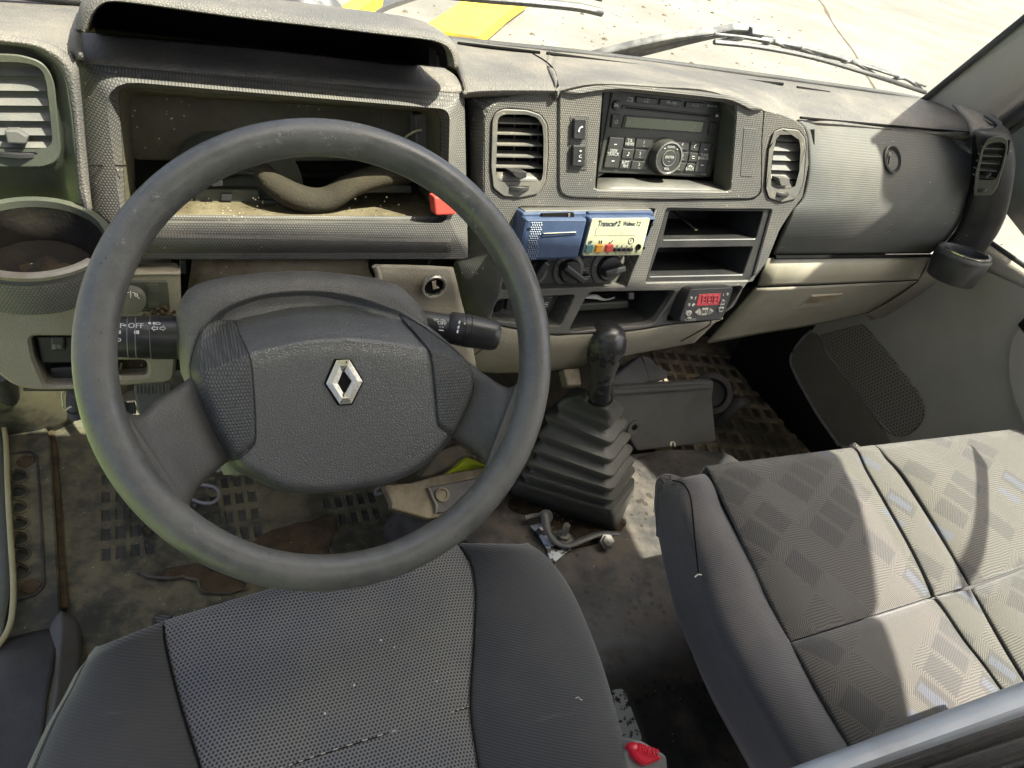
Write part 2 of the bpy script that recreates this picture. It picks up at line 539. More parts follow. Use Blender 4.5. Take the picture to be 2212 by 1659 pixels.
def floor_mat(name, dark, pale, rough=.6, spots=True, scale=5, hide=300):
    """moulded rubber / vinyl floor covering, dusty, hide-grained, with dark stains"""
    m, t, b = nodemat(name)
    c = co(t)
    f = ramp(t, mth(t, 'ADD', mth(t, 'MULTIPLY', noise(t, c, scale, 6, .65), .65), mth(t, 'MULTIPLY', noise(t, c, scale * 7, 5, .7), .35)), .40, .60)
    col = mixc(t, f, dark, pale)
    if spots:
        v = N(t, 'ShaderNodeTexVoronoi', i_Scale=62, i_Randomness=1); t.links.new(c, v.inputs['Vector'])
        sz = mth(t, 'MULTIPLY', ramp(t, noise(t, c, 9, 3), .36, .66), .40)
        s = mth(t, 'LESS_THAN', v.outputs['Distance'], sz)
        col = mixc(t, mth(t, 'MULTIPLY', s, .75), col, (.018, .013, .010))
    v2 = N(t, 'ShaderNodeTexVoronoi', i_Scale=120, i_Randomness=1); t.links.new(c, v2.inputs['Vector'])
    k = mth(t, 'MULTIPLY', mth(t, 'LESS_THAN', v2.outputs['Distance'], .10), mth(t, 'GREATER_THAN', noise(t, c, 21, 3), .58))
    col = mixc(t, k, col, (.42, .38, .28))
    v3 = N(t, 'ShaderNodeTexVoronoi', i_Scale=hide, i_Randomness=.8); t.links.new(c, v3.inputs['Vector'])
    t.links.new(col, b.inputs['Base Color'])
    t.links.new(mth(t, 'MULTIPLY_ADD', f, .25, rough - .18), b.inputs['Roughness'])
    b.inputs['Specular IOR Level'].default_value = .4
    bump(t, b, ramp(t, v3.outputs['Distance'], .1, .7), -.5, 1 / hide)
    return m
M['cup_shade'] = plastic('cup_well_shade', (.008, .007, .006), .7, 'fine', 200, .3, (.03, .024, .014), .5, 40, .2, 0)  # near-black colour stands in for the shade inside the left cup holder
M['strip_pale'] = plastic('weather_strip_pale', (.28, .27, .15), .5, 'fine', 200, .2, (.22, .17, .08), .6, 18)
M['cup_rim'] = plastic('cup_rim_sunlit', (.26, .24, .20), .5, 'fine', 400, .3, (.16, .12, .07), .7, 40)  # paler than the holder: sunlight on the front rim put into the colour
M['mat'] = floor_mat('rubber_floor_mat', (.030, .031, .025), (.122, .110, .064), .6, False, 6, 330)
M['mat_pit'] = floor_mat('rubber_mat_pit', (.030, .034, .032), (.060, .060, .050), .55, False, 9, 500)
M['mat_pass'] = floor_mat('passenger_mat_dusty', (.060, .052, .038), (.200, .165, .105), .65, False, 7, 400)
M['cover'] = floor_mat('engine_cover_vinyl', (.032, .032, .034), (.098, .082, .066), .5, True, 5, 260)
M['mat_dark'] = floor_mat('dark_mat', (.028, .027, .024), (.085, .070, .045), .6, False, 6, 300)

def chipped():
    m, t, b = nodemat('chipped_white_paint')
    c = co(t)
    f = ramp(t, noise(t, c, 55, 6, .7), .50, .54)
    col = mixc(t, f, (.50, .52, .54), (.035, .026, .02))
    t.links.new(col, b.inputs['Base Color']); b.inputs['Roughness'].default_value = .5
    bump(t, b, f, -.5, .001)
    return m
M['chipped'] = chipped()

def fabric_mesh():
    m, t, b = nodemat('seat_mesh_fabric')
    c = co(t)
    d = hexdots(t, c, .0036, 'xy')
    h = mth(t, 'SUBTRACT', 1, ramp(t, d, .16, .46))
    f = ramp(t, noise(t, c, 7, 5, .6), .3, .7)
    lo = mixc(t, f, (.024, .025, .031), (.034, .034, .034)); hi = mixc(t, f, (.14, .142, .15), (.19, .185, .165))
    t.links.new(mixc(t, h, hi, lo), b.inputs['Base Color'])
    b.inputs['Roughness'].default_value = .9; b.inputs['Specular IOR Level'].default_value = .15
    b.inputs['Sheen Weight'].default_value = .25
    bump(t, b, mth(t, 'ADD', mth(t, 'MULTIPLY', h, -.6), mth(t, 'MULTIPLY', noise(t, c, 900, 2), .4)), .55, .0015)
    return m
M['mesh'] = fabric_mesh()

def fabric_twill(name, a, bcol, dust):
    m, t, b = nodemat(name)
    c = co(t)
    sp = N(t, 'ShaderNodeSeparateXYZ'); t.links.new(c, sp.inputs[0])
    s = mth(t, 'ADD', mth(t, 'MULTIPLY', sp.outputs[0], .5), sp.outputs[1])
    s = mth(t, 'ADD', s, mth(t, 'MULTIPLY', sp.outputs[2], .8))
    wv = mth(t, 'MULTIPLY_ADD', mth(t, 'SINE', mth(t, 'MULTIPLY', s, 6.283 / .0034)), .5, .5)
    f = ramp(t, noise(t, c, 6, 6, .62), .42, .72)
    col = mixc(t, wv, a, bcol)
    col = mixc(t, mth(t, 'MULTIPLY', f, .55), col, dust)
    sc = N(t, 'ShaderNodeMapping', i_Scale=(9, 60, 30), i_Rotation=(0, 0, .6)); t.links.new(c, sc.inputs[0])
    st = ramp(t, noise(t, sc.outputs[0], 1, 3), .70, .80)
    col = mixc(t, mth(t, 'MULTIPLY', st, .4), col, (.16, .145, .12))
    t.links.new(col, b.inputs['Base Color'])
    b.inputs['Roughness'].default_value = .92; b.inputs['Specular IOR Level'].default_value = .15
    b.inputs['Sheen Weight'].default_value = .3
    bump(t, b, mth(t, 'ADD', wv, noise(t, c, 800, 2)), .35, .0008)
    return m
M['bolster'] = fabric_twill('seat_bolster_twill', (.038, .039, .040), (.050, .051, .052), (.072, .069, .063))
M['bench_bolster'] = fabric_twill('bench_bolster_twill', (.060, .057, .058), (.074, .070, .071), (.115, .103, .088))

def fabric_bench():
    """woven upholstery: slanted lozenges, herringbone ribs and a few blue flecks"""
    m, t, b = nodemat('bench_pattern_fabric')
    c = co(t)
    wv = N(t, 'ShaderNodeTexNoise', i_Scale=28, i_Detail=2); t.links.new(c, wv.inputs['Vector'])
    wo = N(t, 'ShaderNodeVectorMath', operation='MULTIPLY_ADD'); t.links.new(wv.outputs[1], wo.inputs[0]); wo.inputs[1].default_value = (.005, .005, 0); t.links.new(c, wo.inputs[2])
    sp = N(t, 'ShaderNodeSeparateXYZ'); t.links.new(wo.outputs[0], sp.inputs[0])
    x, y = sp.outputs[0], sp.outputs[1]
    # slanted lozenge cells
    p = mth(t, 'MULTIPLY', mth(t, 'ADD', x, mth(t, 'MULTIPLY', y, .62)), 1 / .046)
    q = mth(t, 'MULTIPLY', mth(t, 'SUBTRACT', y, mth(t, 'MULTIPLY', x, .55)), 1 / .070)
    ip = mth(t, 'FLOOR', p); iq = mth(t, 'FLOOR', q)
    cb = N(t, 'ShaderNodeCombineXYZ'); t.links.new(ip, cb.inputs[0]); t.links.new(iq, cb.inputs[1])
    wn = N(t, 'ShaderNodeTexWhiteNoise', noise_dimensions='2D'); t.links.new(cb.outputs[0], wn.inputs['Vector'])
    rnd_ = wn.outputs[0]
    rc = N(t, 'ShaderNodeSeparateXYZ'); t.links.new(wn.outputs[1], rc.inputs[0])
    fp = mth(t, 'FRACT', p); fq = mth(t, 'FRACT', q)
    def inside(lo, hi, f): return mth(t, 'MULTIPLY', mth(t, 'GREATER_THAN', f, lo), mth(t, 'LESS_THAN', f, hi))
    loz = mth(t, 'MULTIPLY', inside(.08, .86, fp), inside(.1, .8, fq))
    dark = mth(t, 'MULTIPLY', loz, mth(t, 'LESS_THAN', rnd_, .46))
    blue = mth(t, 'MULTIPLY', mth(t, 'MULTIPLY', inside(.30, .64, fp), inside(.2, .75, fq)), mth(t, 'GREATER_THAN', rc.outputs[1], .84))
    # herringbone ribs: direction flips from cell to cell
    sgn = mth(t, 'SUBTRACT', mth(t, 'MULTIPLY', mth(t, 'GREATER_THAN', rc.outputs[0], .5), 2), 1)
    s1 = mth(t, 'ADD', mth(t, 'MULTIPLY', x, sgn), mth(t, 'MULTIPLY', y, .9))
    band = mth(t, 'GREATER_THAN', rc.outputs[2], .45)
    s2 = mth(t, 'ADD', mth(t, 'MULTIPLY', y, mth(t, 'SUBTRACT', 1, band)), mth(t, 'MULTIPLY', s1, band))
    rib = mth(t, 'MULTIPLY_ADD', mth(t, 'SINE', mth(t, 'MULTIPLY', s2, 6.283 / .0031)), .5, .5)
    rib = mth(t, 'MULTIPLY_ADD', ramp(t, rib, .2, .8), .62, .19)
    f = noise(t, c, 6, 5, .6)
    pale = mixc(t, f, (.106, .099, .088), (.128, .114, .088))
    grey = mixc(t, f, (.034, .035, .038), (.046, .044, .041))
    col = mixc(t, rib, grey, pale)
    tone = mixc(t, .10, grey, pale)
    col = mixc(t, mth(t, 'MULTIPLY', dark, .65), col, tone)
    bl = mixc(t, rib, (.05, .055, .070), (.10, .11, .14))
    col = mixc(t, mth(t, 'MULTIPLY', blue, .7), col, bl)
    t.links.new(col, b.inputs['Base Color'])
    b.inputs['Roughness'].default_value = .95; b.inputs['Specular IOR Level'].default_value = .12
    b.inputs['Sheen Weight'].default_value = .3
    bump(t, b, mth(t, 'ADD', rib, noise(t, c, 700, 2)), .5, .0014)
    return m
M['bench'] = fabric_bench()

def glass_mat(name, tint=(.90, .95, .90)):
    m, t, b = nodemat(name)
    t.nodes.remove(b)
    tr = N(t, 'ShaderNodeBsdfTransparent'); tr.inputs[0].default_value = (*tint, 1)
    gl = N(t, 'ShaderNodeBsdfGlossy'); gl.inputs['Roughness'].default_value = .02
    ge = N(t, 'ShaderNodeNewGeometry')
    fr = N(t, 'ShaderNodeFresnel')
    t.links.new(mth(t, 'MULTIPLY_ADD', ge.outputs['Backfacing'], 1 / 1.45 - 1.45, 1.45), fr.inputs['IOR'])   # thin pane: the same from both sides
    mx = N(t, 'ShaderNodeMixShader')
    t.links.new(fr.outputs[0], mx.inputs[0]); t.links.new(tr.outputs[0], mx.inputs[1]); t.links.new(gl.outputs[0], mx.inputs[2])
    t.links.new(mx.outputs[0], t.nodes['Material Output'].inputs[0])
    return m
M['glass'] = glass_mat('tinted_glass')

def concrete():
    m, t, b = nodemat('yard_concrete')
    c = co(t)
    n1 = noise(t, c, .9, 6, .6); n2 = noise(t, c, 9, 5, .7)
    col = mixc(t, ramp(t, n1, .3, .7), (.112, .106, .090), (.160, .153, .133))
    col = mixc(t, mth(t, 'MULTIPLY', ramp(t, n2, .52, .70), .6), col, (.085, .068, .043))
    t.links.new(col, b.inputs['Base Color']); b.inputs['Roughness'].default_value = .9
    bump(t, b, n2, .4, .02)
    return m
M['concrete'] = concrete()
M['stone'] = plastic('yard_stone', (.085, .066, .04), .9, 'fine', 30, .4, (.11, .09, .06), .6, 8)
M['crack'] = plastic('crack_dirt', (.06, .044, .022), .95, 'fine', 20, .4)
M['yellow_paint'] = plastic('yellow_paint', (.62, .38, .03), .5, 'fine', 30, .2, (.36, .20, .05), .7, 6, .4, .3)
M['dark_steel'] = plastic('dark_steel', (.05, .05, .052), .5, 'fine', 60, .2, (.10, .09, .08), .5, 8)
M['wiper'] = plastic('wiper_grey', (.06, .062, .066), .45, 'fine', 400, .2, (.28, .27, .24), .6, 40)
M['grass'] = plastic('grass_green', (.10, .16, .035), .95, 'fine', 20, .5, (.16, .19, .06), .6, 3)

def grille_mat():
    m, t, b = nodemat('speaker_grille')
    c = co(t)
    d = hexdots(t, c, .0080, 'yz')
    h = ramp(t, d, .22, .32)
    f = noise(t, c, 5, 4)
    t.links.new(mixc(t, h, (.095, .084, .066), mixc(t, f, (.20, .18, .14), (.25, .225, .18))), b.inputs['Base Color'])
    b.inputs['Roughness'].default_value = .6
    bump(t, b, h, .8, .003)
    return m
M['grille'] = grille_mat()
# ------------------------------------------------------------------ setting: yard outside
GZ = -.78
def struct(o):
    o['kind'] = 'structure'; return o
def quad(name, pts, m, parent=None):
    return meshobj(name, [V(p) for p in pts], [tuple(range(len(pts)))], m, parent, False, True)
g = struct(quad('ground', [(-120, -120, GZ), (120, -120, GZ), (120, 120, GZ), (-120, 120, GZ)], M['concrete']))
g['label'] = 'pale sunlit concrete yard in front of the windscreen'
# unseen grass verge added to bounce green light into the left of the cab
struct(quad('added_grass_verge', [(-9, -8, GZ + .004), (-1.0, -8, GZ + .004), (-1.0, 2.4, GZ + .004), (-9, 2.4, GZ + .004)], M['grass']))
# loose stones and crumbs scattered over the concrete: nobody could count them
vs = []; fs = []
for i in range(1100):
    x = random.uniform(.2, 9); y = random.uniform(2.2, 13)
    s = random.choice((.007, .008, .010, .012, .016, .026)) * random.uniform(.7, 1.3)
    b0 = len(vs); k = 6; a = random.uniform(0, 6)
    for j in range(k):
        t = a + j * 6.283 / k; r = s * random.uniform(.7, 1.2)
        vs.append((x + r * math.cos(t) * 1.3, y + r * math.sin(t), GZ + .001))
    for j in range(k):
        t = a + j * 6.283 / k; r = s * random.uniform(.35, .6)
        vs.append((x + r * math.cos(t) * 1.3, y + r * math.sin(t), GZ + s * random.uniform(.4, .7)))
    for j in range(k): fs.append((b0 + j, b0 + (j + 1) % k, b0 + k + (j + 1) % k, b0 + k + j))
    fs.append(tuple(b0 + k + j for j in range(k)))
me = bpy.data.meshes.new('scattered_stones'); me.from_pydata(vs, [], fs); me.materials.append(M['stone'])
st = link(bpy.data.objects.new('scattered_stones', me)); st['kind'] = 'stuff'; st['label'] = 'small brown stones scattered over the pale concrete'
# crack in the slab: a shallow ragged strip of dirt
cp = [P(p, z=GZ) for p in z4(930, -30, 990, 30, 1030, 110, 1075, 180, 1120, 240, 1180, 320, 1230, 420, 1300, 530, 1330, 600)]
cp = crom(cp, 5)
vs = []; fs = []
for i, q in enumerate(cp):
    d = (cp[min(i + 1, len(cp) - 1)] - cp[max(i - 1, 0)]).normalized(); s = V((-d.y, d.x, 0))
    wd = .018 * random.uniform(.5, 1.3) * (1.6 if i < 10 else 1)
    vs += [q + s * wd + V((0, 0, .003)), q - s * wd * random.uniform(.6, 1.2) + V((0, 0, .003))]
for i in range(len(cp) - 1): fs.append((2 * i, 2 * i + 1, 2 * i + 3, 2 * i + 2))
struct(meshobj('ground_crack', vs, fs, M['crack'], None, False, True))

# yellow painted steel bars lying in front of the cab
def bar_on_ground(name, pts, h, m, label, cat, group=None):
    """flat steel bar: top outline from the picture, real thickness, standing on blocks at height h"""
    top = [P(p, z=GZ + h) for p in pts]
    lo = [q - V((0, 0, .12)) for q in top]
    o = loft(name, [lo, top], m, None, True, True, False)
    bv = o.modifiers.new('edge', 'BEVEL'); bv.width = .006; bv.segments = 2
    return tag(o, label, cat, group)
G = 'yellow bars of the machine ahead'
bar_on_ground('yellow_bar', z2(1440, 235, 1760, 20, 1830, -40, 2380, -40, 2205, 80, 1930, 310), .16, M['yellow_paint'], 'wide yellow painted steel plate outside, in front of the windscreen middle', 'steel bar', G)
bar_on_ground('yellow_bar', z2(560, 140, 960, -60, 1120, -60, 790, 150), .16, M['yellow_paint'], 'narrower yellow bar outside, seen over the instrument hood', 'steel bar', G)
bar_on_ground('yellow_bar', z2(40, 60, 260, -40, 300, 0, 240, 75), .16, M['yellow_paint'], 'short yellow bar end outside, farthest left above the hood', 'steel bar', G)
bar_on_ground('steel_channel', z2(800, 150, 1120, -50, 1420, -50, 1180, 30, 900, 160), .05, M['dark_steel'], 'dark steel channel lying between the two yellow bars', 'steel bar')
def rock(name, c, s, m, label, cat):
    bm = bmesh.new(); bmesh.ops.create_icosphere(bm, subdivisions=3, radius=1)
    for v in bm.verts:
        k = 1 + .18 * math.sin(v.co.x * 5 + c.x) * math.cos(v.co.y * 4) + .1 * math.sin(v.co.z * 9)
        v.co = V((v.co.x * s[0], v.co.y * s[1], v.co.z * s[2])) * k + c
    me = bpy.data.meshes.new(name); bm.to_mesh(me); bm.free(); me.materials.append(m)
    for f in me.polygons: f.use_smooth = True
    return tag(link(bpy.data.objects.new(name, me)), label, cat)
rock('grey_block', P(z2(480, 60)[0], z=GZ + .12), (.26, .30, .16), M['dark_steel'], 'dark grey lump lying between the yellow bars outside', 'rock')

# ------------------------------------------------------------------ cab shell
RX = 1.36      # inner face of the right door
struct(quad('cab_floor', [(-.34, -.6, -.03), (1.46, -.6, -.03), (1.46, 1.40, -.03), (-.34, 1.40, -.03)], M['mat_dark']))
fw = patch('firewall', [[(-.36, 1.34, -.03), (.5, 1.34, -.03), (1.46, 1.34, -.03)], [(-.36, 1.36, .25), (.5, 1.36, .25), (1.46, 1.36, .25)], [(-.36, 1.10, .70), (.5, 1.12, .70), (1.46, 1.10, .70)], [(-.37, .985, .808), (.5, 1.008, .812), (1.46, .985, .808)]], M['mat_dark'], None, 3, 4, .01)
struct(fw)
HZ, HY = 1.61, .470
roof = patch('roof', [[(-.34, HY, HZ), (.5, HY + .02, HZ), (1.33, HY, HZ - .05)], [(-.34, .25, HZ + .02), (.5, .25, HZ + .04), (1.33, .20, HZ - .06)], [(-.34, -.15, HZ + .02), (.5, -.15, HZ + .04), (1.165, -.15, HZ - .06)], [(-.34, -.50, HZ + .02), (.5, -.50, HZ + .04), (1.02, -.50, HZ - .06)]], M['headliner'], None, 4, 4, 0)  # unseen; right edge slanted inwards to shape the sun patch on the bench
md = roof.modifiers.new('thickness', 'SOLIDIFY'); md.thickness = .03; md.offset = 1
struct(roof)
for sx, nm in ((1.425, 'side_wall'), (-.365, 'side_wall')):
    struct(quad(nm, [(sx, .97 if sx > 0 else 1.12, -.03), (sx, 1.42, -.03), (sx, 1.42, .70), (sx, .99 if sx > 0 else 1.10, .82)], M['mat_dark']))
struct(quad('rear_wall', [(-.34, -.52, .1), (1.40, -.52, .1), (1.40, -.52, HZ - .2), (-.34, -.52, HZ - .2)], M['pillar']))

# windscreen
ws = thing('windshield', 'tinted windscreen with black lower seal behind the dashboard', 'windscreen', (.55, .99, .82))
base = [(-.36, .965, .815)] + [tuple(P(p, y=.99) + V((0, .004, -.004))) for p in [(985, 86), (1250, 113), (1541, 149), (1746, 177), (1959, 208)]] + [(1.375, .975, .815)]
upv = V((0, -.545, .8385))
top = [V((b[0] * .985 + .008, HY - .01, HZ)) for b in base]
mid = [V(b) * .5 + t * .5 + V((0, .012, .008)) for b, t in zip(base, top)]
patch('pane', [[V(b) for b in base], mid, top], M['glass'], ws, 4, 5, 0)
tube('seal', [V(b) + V((0, -.002, .002)) for b in base], .0055, M['rubber'], ws, 8, n=4)

# A pillar with its inner trim, right of the windscreen
pl = thing('windshield_pillar', 'pale greige pillar trim at the right edge of the windscreen', 'pillar', (1.33, .97, .8), 'windscreen pillars')
A0 = P((2008, 212), y=.975); A1 = P((2212, 47), x=A0.x + .015)
dA = (A1 - A0).normalized()
left = [A0 - dA * .04, A0 + dA * .03, A0 + dA * .25, A0 + dA * .80]
B0 = P((2150, 262), y=.90); 
right = [B0 - dA * .05, B0 + dA * .03 + V((.0, 0, 0)), B0 + dA * .25, B0 + dA * .80]
mid = [a * .5 + b * .5 + V((-.008, -.022, .0)) for a, b in zip(left, right)]
patch('pillar_trim', [left, mid, right], M['pillar'], pl, 4, 5, .012)
tube('seal_strip', [q + V((-.004, .003, 0)) for q in left], .006, M['rubber'], pl, 8, n=4)
tube('door_seal', [q + V((.012, -.012, 0)) for q in right], .011, M['rubber'], pl, 8, n=4)
# left pillar (out of the picture, closes the screen on that side)
pl2 = thing('windshield_pillar', 'windscreen pillar beyond the left edge of the picture', 'pillar', (-.34, .97, .8), 'windscreen pillars')
lq = [V((-.35, .96, .80)), V((-.35, .80, 1.06)), V((-.345, HY, HZ))]
patch('pillar_trim', [lq, [q + V((-.02, -.09, 0)) for q in lq]], M['pillar'], pl2, 4, 4, .03)

# ------------------------------------------------------------------ wipers on the outside of the glass
n_ws = V((0, .8385, .545))
GF = Face(V(base[3]) + V((0, .012, .008)), (1, 0, 0), (0, -.545, .8385))
GF.n = -GF.n if GF.n.y < 0 else GF.n
def onglass(pts, h=.02):
    o = GF.o + n_ws * h; r = []
    for p in pts:
        d = ray(*p); r.append(CAM + d * ((o - CAM).dot(n_ws) / d.dot(n_ws)))
    return r
wp = thing('wiper', 'grey windscreen wiper with weathered blade in front of the passenger side', 'wiper', onglass([(1629, 67)])[0], 'windscreen wipers')
def gface(h): return Face(GF.o + n_ws * h, (1, 0, 0), (0, -.545, .8385))
prism('wiper_arm', gface(.034), z4(-420, 420, -120, 352, 0, 322, 150, 283, 335, 240, 420, 232, 575, 212, 600, 205, 600, 188, 455, 180, 330, 205, 120, 228, 0, 250, -140, 280, -420, 350), M['wiper'], wp, -.012, 0, .003, .003)
prism('arm_groove', gface(.034), z4(-120, 320, 0, 292, 200, 245, 330, 222, 330, 215, 200, 236, 0, 280, -120, 306), M['dark_steel'], wp, -.001, .0008, .001, .0003)
tube('arm_rail', onglass(z4(575, 200, 720, 245, 900, 300, 1100, 350), .04), .004, M['wiper'], wp, 6)
tube('joint', onglass(z4(540, 192, 610, 200), .034), .0105, M['wiper'], wp, 8, n=1, flat=.7)
bl = onglass(z4(328, 255, 600, 285, 930, 350, 1270, 450, 1612, 562), .012)
tube('blade', bl, .0042, M['dark_steel'], wp, 6, n=4)
tube('blade_backing', [q + n_ws * .010 + V((0, -.002, .004)) for q in bl], .0026, M['wiper'], wp, 6, n=4)
br = onglass(z4(500, 225, 700, 255, 960, 320, 1200, 380, 1480, 475), .03)
tube('bridge', br, [.003, .0055, .006, .0055, .003], M['wiper'], wp, 6, n=4)
for a, b, c, d in ((330, 260, 500, 232), (610, 285, 690, 252), (690, 252, 800, 318), (860, 335, 850, 290), (850, 290, 1000, 370), (1090, 395, 1160, 372), (1160, 372, 1300, 455), (1400, 495, 1480, 472), (1480, 472, 1590, 548)):
    q = onglass(z4(a, b, (a + c) / 2, (b + d) / 2 - 8, c, d), .022)
    tube('claw', q, .0038, M['wiper'], wp, 6, n=3)
wp2 = thing('wiper', 'thin wiper lying across the top middle of the windscreen, nearest the yellow plate', 'wiper', onglass([(1150, 10)])[0], 'windscreen wipers')
bl2 = onglass([(960, -12), (1060, -2), (1160, 6), (1250, 16), (1300, 27)], .012)
tube('blade', bl2, .006, M['dark_steel'], wp2, 6)
tube('bridge', [q + n_ws * .016 + V((0, -.003, .006)) for q in bl2], .004, M['wiper'], wp2, 6)

# unseen belt added beside the right door to shade a strip of the outer seat
sb_ = patch('shade_belt', [[V((1.315, .36, .86)), V((1.325, .17, 1.145)), V((1.337, .03, 1.39))], [V((1.30, .318, .86)), V((1.312, .128, 1.145)), V((1.325, -.012, 1.39))]], M['rubber'], None, 4, 1, .0015)
tag(sb_, 'unseen dark belt webbing added by the right door to shade the outer seat', 'seat belt')
# wide front bar of the door window frame, behind the pillar
# ------------------------------------------------------------------ dashboard
D = thing('dashboard', 'grey truck dashboard with instrument hood, radio surround, vents and beige lower panels', 'dashboard', (.55, .85, .75))
FC = recl(.795, .80)            # centre console
FL = recl(.775, .80)            # instrument fascia
def row(fn, ps): return [fn(p) for p in ps]
def Y(v): return lambda p: P(p, y=v)
def Fh(F, h): return lambda p: F.hit(p, h)

# --- top panel
back = [(965, 79), (1040, 92), (1100, 100), (1190, 110), (1206, 112), (1300, 121), (1420, 135), (1540, 152), (1640, 166), (1700, 174), (1800, 188), (1900, 202), (1985, 212), (2060, 222)]
ridge = [(985, 132), (1040, 138), (1100, 142), (1185, 146), (1200, 148), (1290, 156), (1420, 168), (1545, 182), (1655, 205), (1702, 220), (1800, 230), (1905, 242), (2000, 250), (2090, 262)]
front = [(1003, 193), (1040, 190), (1100, 189), (1201, 190), (1207, 191), (1289, 177), (1426, 184), (1540, 194), (1651, 234), (1716, 255), (1810, 264), (1905, 273), (2009, 284), (2098, 290)]
slot = [(p[0] * .8 + q[0] * .2, p[1] * .8 + q[1] * .2) for p, q in zip(back, ridge)]
yfr = [None] * 8 + [.805, .835, .852, .855, .855, .84]
rows = [row(Y(.988), back), row(Y(.955), slot), row(Y(.87), ridge[:9]) + row(Y(.895), ridge[9:]), [FC.hit(p, .004) if v is None else P(p, y=v) for p, v in zip(front, yfr)]]
rows.append([q + V((0, .004, -.012)) for q in rows[-1]])
for r in rows: r.insert(4, r[3] + (r[4] - r[3]) * .5 + V((0, .004, -.003)))
patch('top_panel', rows, M['dash_grain'], D, 4, 5, .006)
# demister slot along the glass
for a, b, c, d in ((988, 98, 1165, 118), (1180, 119, 1540, 167), (1560, 172, 1690, 185), (1720, 192, 1790, 203)):
    q = [P((a + (c - a) * t, b + (d - b) * t), y=.949) + V((0, 0, .0025)) for t in (0, .33, .66, 1)]
    tube('demister_slot', q, .0022, M['void'], D, 6, n=2)
# seam between the panel's two mouldings
tube('panel_seam', [P(p, y=yy) + V((0, -.001, .0015)) for p, yy in (((1150, 118), .945), ((1178, 135), .90), ((1196, 155), .858), ((1204, 188), .80))], .0012, M['void'], D, 5, n=3)
# left part of the top, beside the hood
lt = [row(Y(.985), [(-170, -30), (-60, -8), (60, 1), (150, 6), (172, 8)]), row(Y(.90), [(-170, 15), (-60, 30), (60, 38), (150, 44), (168, 46)]), row(Y(.815), [(-170, 40), (-60, 58), (60, 66), (135, 82), (165, 92)]), row(Fh(FL, .0), [(-170, 60), (-60, 66), (60, 82), (125, 102), (168, 132)])]
patch('dash_top_panel', lt, M['dash_grain'], D, 4, 4, .006)
patch('hood_flank', [row(Y(.80), [(163, 58), (150, 85), (135, 110)]), [FL.hit(p, .01) for p in [(165, 70), (166, 95), (171, 130)]]], M['dash_grain'], D, 3, 3, .004)

# --- instrument hood
inn = [(186, 70), (192, 50), (201, 31), (216, 13), (240, 4), (300, 9), (420, 26), (548, 43), (699, 60), (850, 78), (918, 86), (950, 94), (966, 106), (974, 122), (978, 148)]
out = [(163, 60), (169, 34), (180, 8), (203, -14), (236, -28), (300, -24), (420, -8), (548, 11), (690, 30), (845, 48), (920, 59), (958, 72), (976, 88), (984, 108), (987, 147)]
rI = row(Y(.764), inn); rO = row(Y(.795), out)
rM = [a * .5 + b * .5 + V((0, -.010, .004)) for a, b in zip(rI, rO)]
rB = [V((.14 + (q.x - .14) * .97, .93, .845 + max(0, q.z - .845) * .35)) for q in rO]
rIn = [V((.14 + (q.x - .14) * .99, .80, q.z - .003)) for q in rI]
patch('instrument_hood', [rIn, rI, rM, rO, [a * .6 + b * .4 + V((0, 0, .004)) for a, b in zip(rO, rB)], rB], M['dash_grain'], D, 3, 4, .003)
def closed(r, z, yy=None): return r + [V((r[-1].x, yy or r[-1].y, z)), V((.14, yy or r[-1].y, z)), V((r[0].x, yy or r[0].y, z))]
rIn2 = [V((.14 + (q.x - .14) * .992, q.y + .012, q.z - .003)) for q in rI]
rIb2 = [V((.14 + (q.x - .14) * .985, .928, .80 + max(0, q.z - .80) * .6)) for q in rI]
loft('hood_lining', [closed(rIn2, .825, .872), closed(rIb2, .79)], M['void_plum'], D, False, True, False)
sh = [row(Y(.875), [(178, 70), (300, 79), (420, 90), (553, 102), (700, 118), (850, 135), (960, 147)]), row(Y(.84), [(172, 90), (300, 106), (420, 117), (553, 128), (700, 145), (850, 160), (985, 165)]), row(Fh(FL, -.022), [(171, 127), (300, 139), (420, 150), (553, 162), (700, 173), (850, 184), (1001, 194)])]
sh.append([q + V((0, .003, -.014)) for q in sh[-1]])
patch('hood_shelf', sh, M['dash_grain'], D, 4, 4, .005)
prism('hood_clip', recl(.81, .85), z2(1555, 365, 1570, 365, 1570, 575, 1555, 575), M['black'], D, -.02, 0, .001, .0006)
prism('hood_clip', recl(.80, .85), z2(1575, 475, 1640, 475, 1690, 570, 1575, 575), M['black'], D, -.02, 0, .001, .0006)

# --- instrument fascia: ring round the emptied instrument opening
def ringloop(F, pts, h, r): return [F.at(a.x, a.y, h) for a in rnd(uvpoly(F, pts, h), r, 5)]
Oo = [(171, 130), (1003, 198), (1011, 560), (203, 560)]
Mm = [(222, 172), (972, 236), (966, 482), (264, 482)]
Ii = [(257, 187), (950, 241), (952, 476), (273, 476)]
Bk = [(282, 205), (900, 240), (905, 455), (296, 440)]
def tiltloop(pts, ht, hb, r):
    a, b = ringloop(FL, pts, ht, r), ringloop(FL, pts, hb, r)
    return a[:12] + b[12:]
lo = [tiltloop(Oo, -.05, -.03, .004), tiltloop(Oo, -.026, -.002, .004), [a * .985 + FL.hit((600, 350), 0) * .015 + FL.n * .003 for a in tiltloop(Oo, -.026, 0, .004)], ringloop(FL, Mm, .003, [.03, .012, .012, .012]), ringloop(FL, Mm, .0, [.03, .012, .012, .012]), ringloop(FL, Ii, -.022, .01)]
loft('instrument_fascia', lo, M['dash_dots'], D, False, False, True, None, 30)
loft('instrument_cavity', [ringloop(FL, Ii, -.02, .01), ringloop(FL, [(259, 191), (945, 243), (947, 476), (276, 476)], -.032, .01), ringloop(FL, Bk, -.125, .012)], M['cavity_olive'], D, False, False)
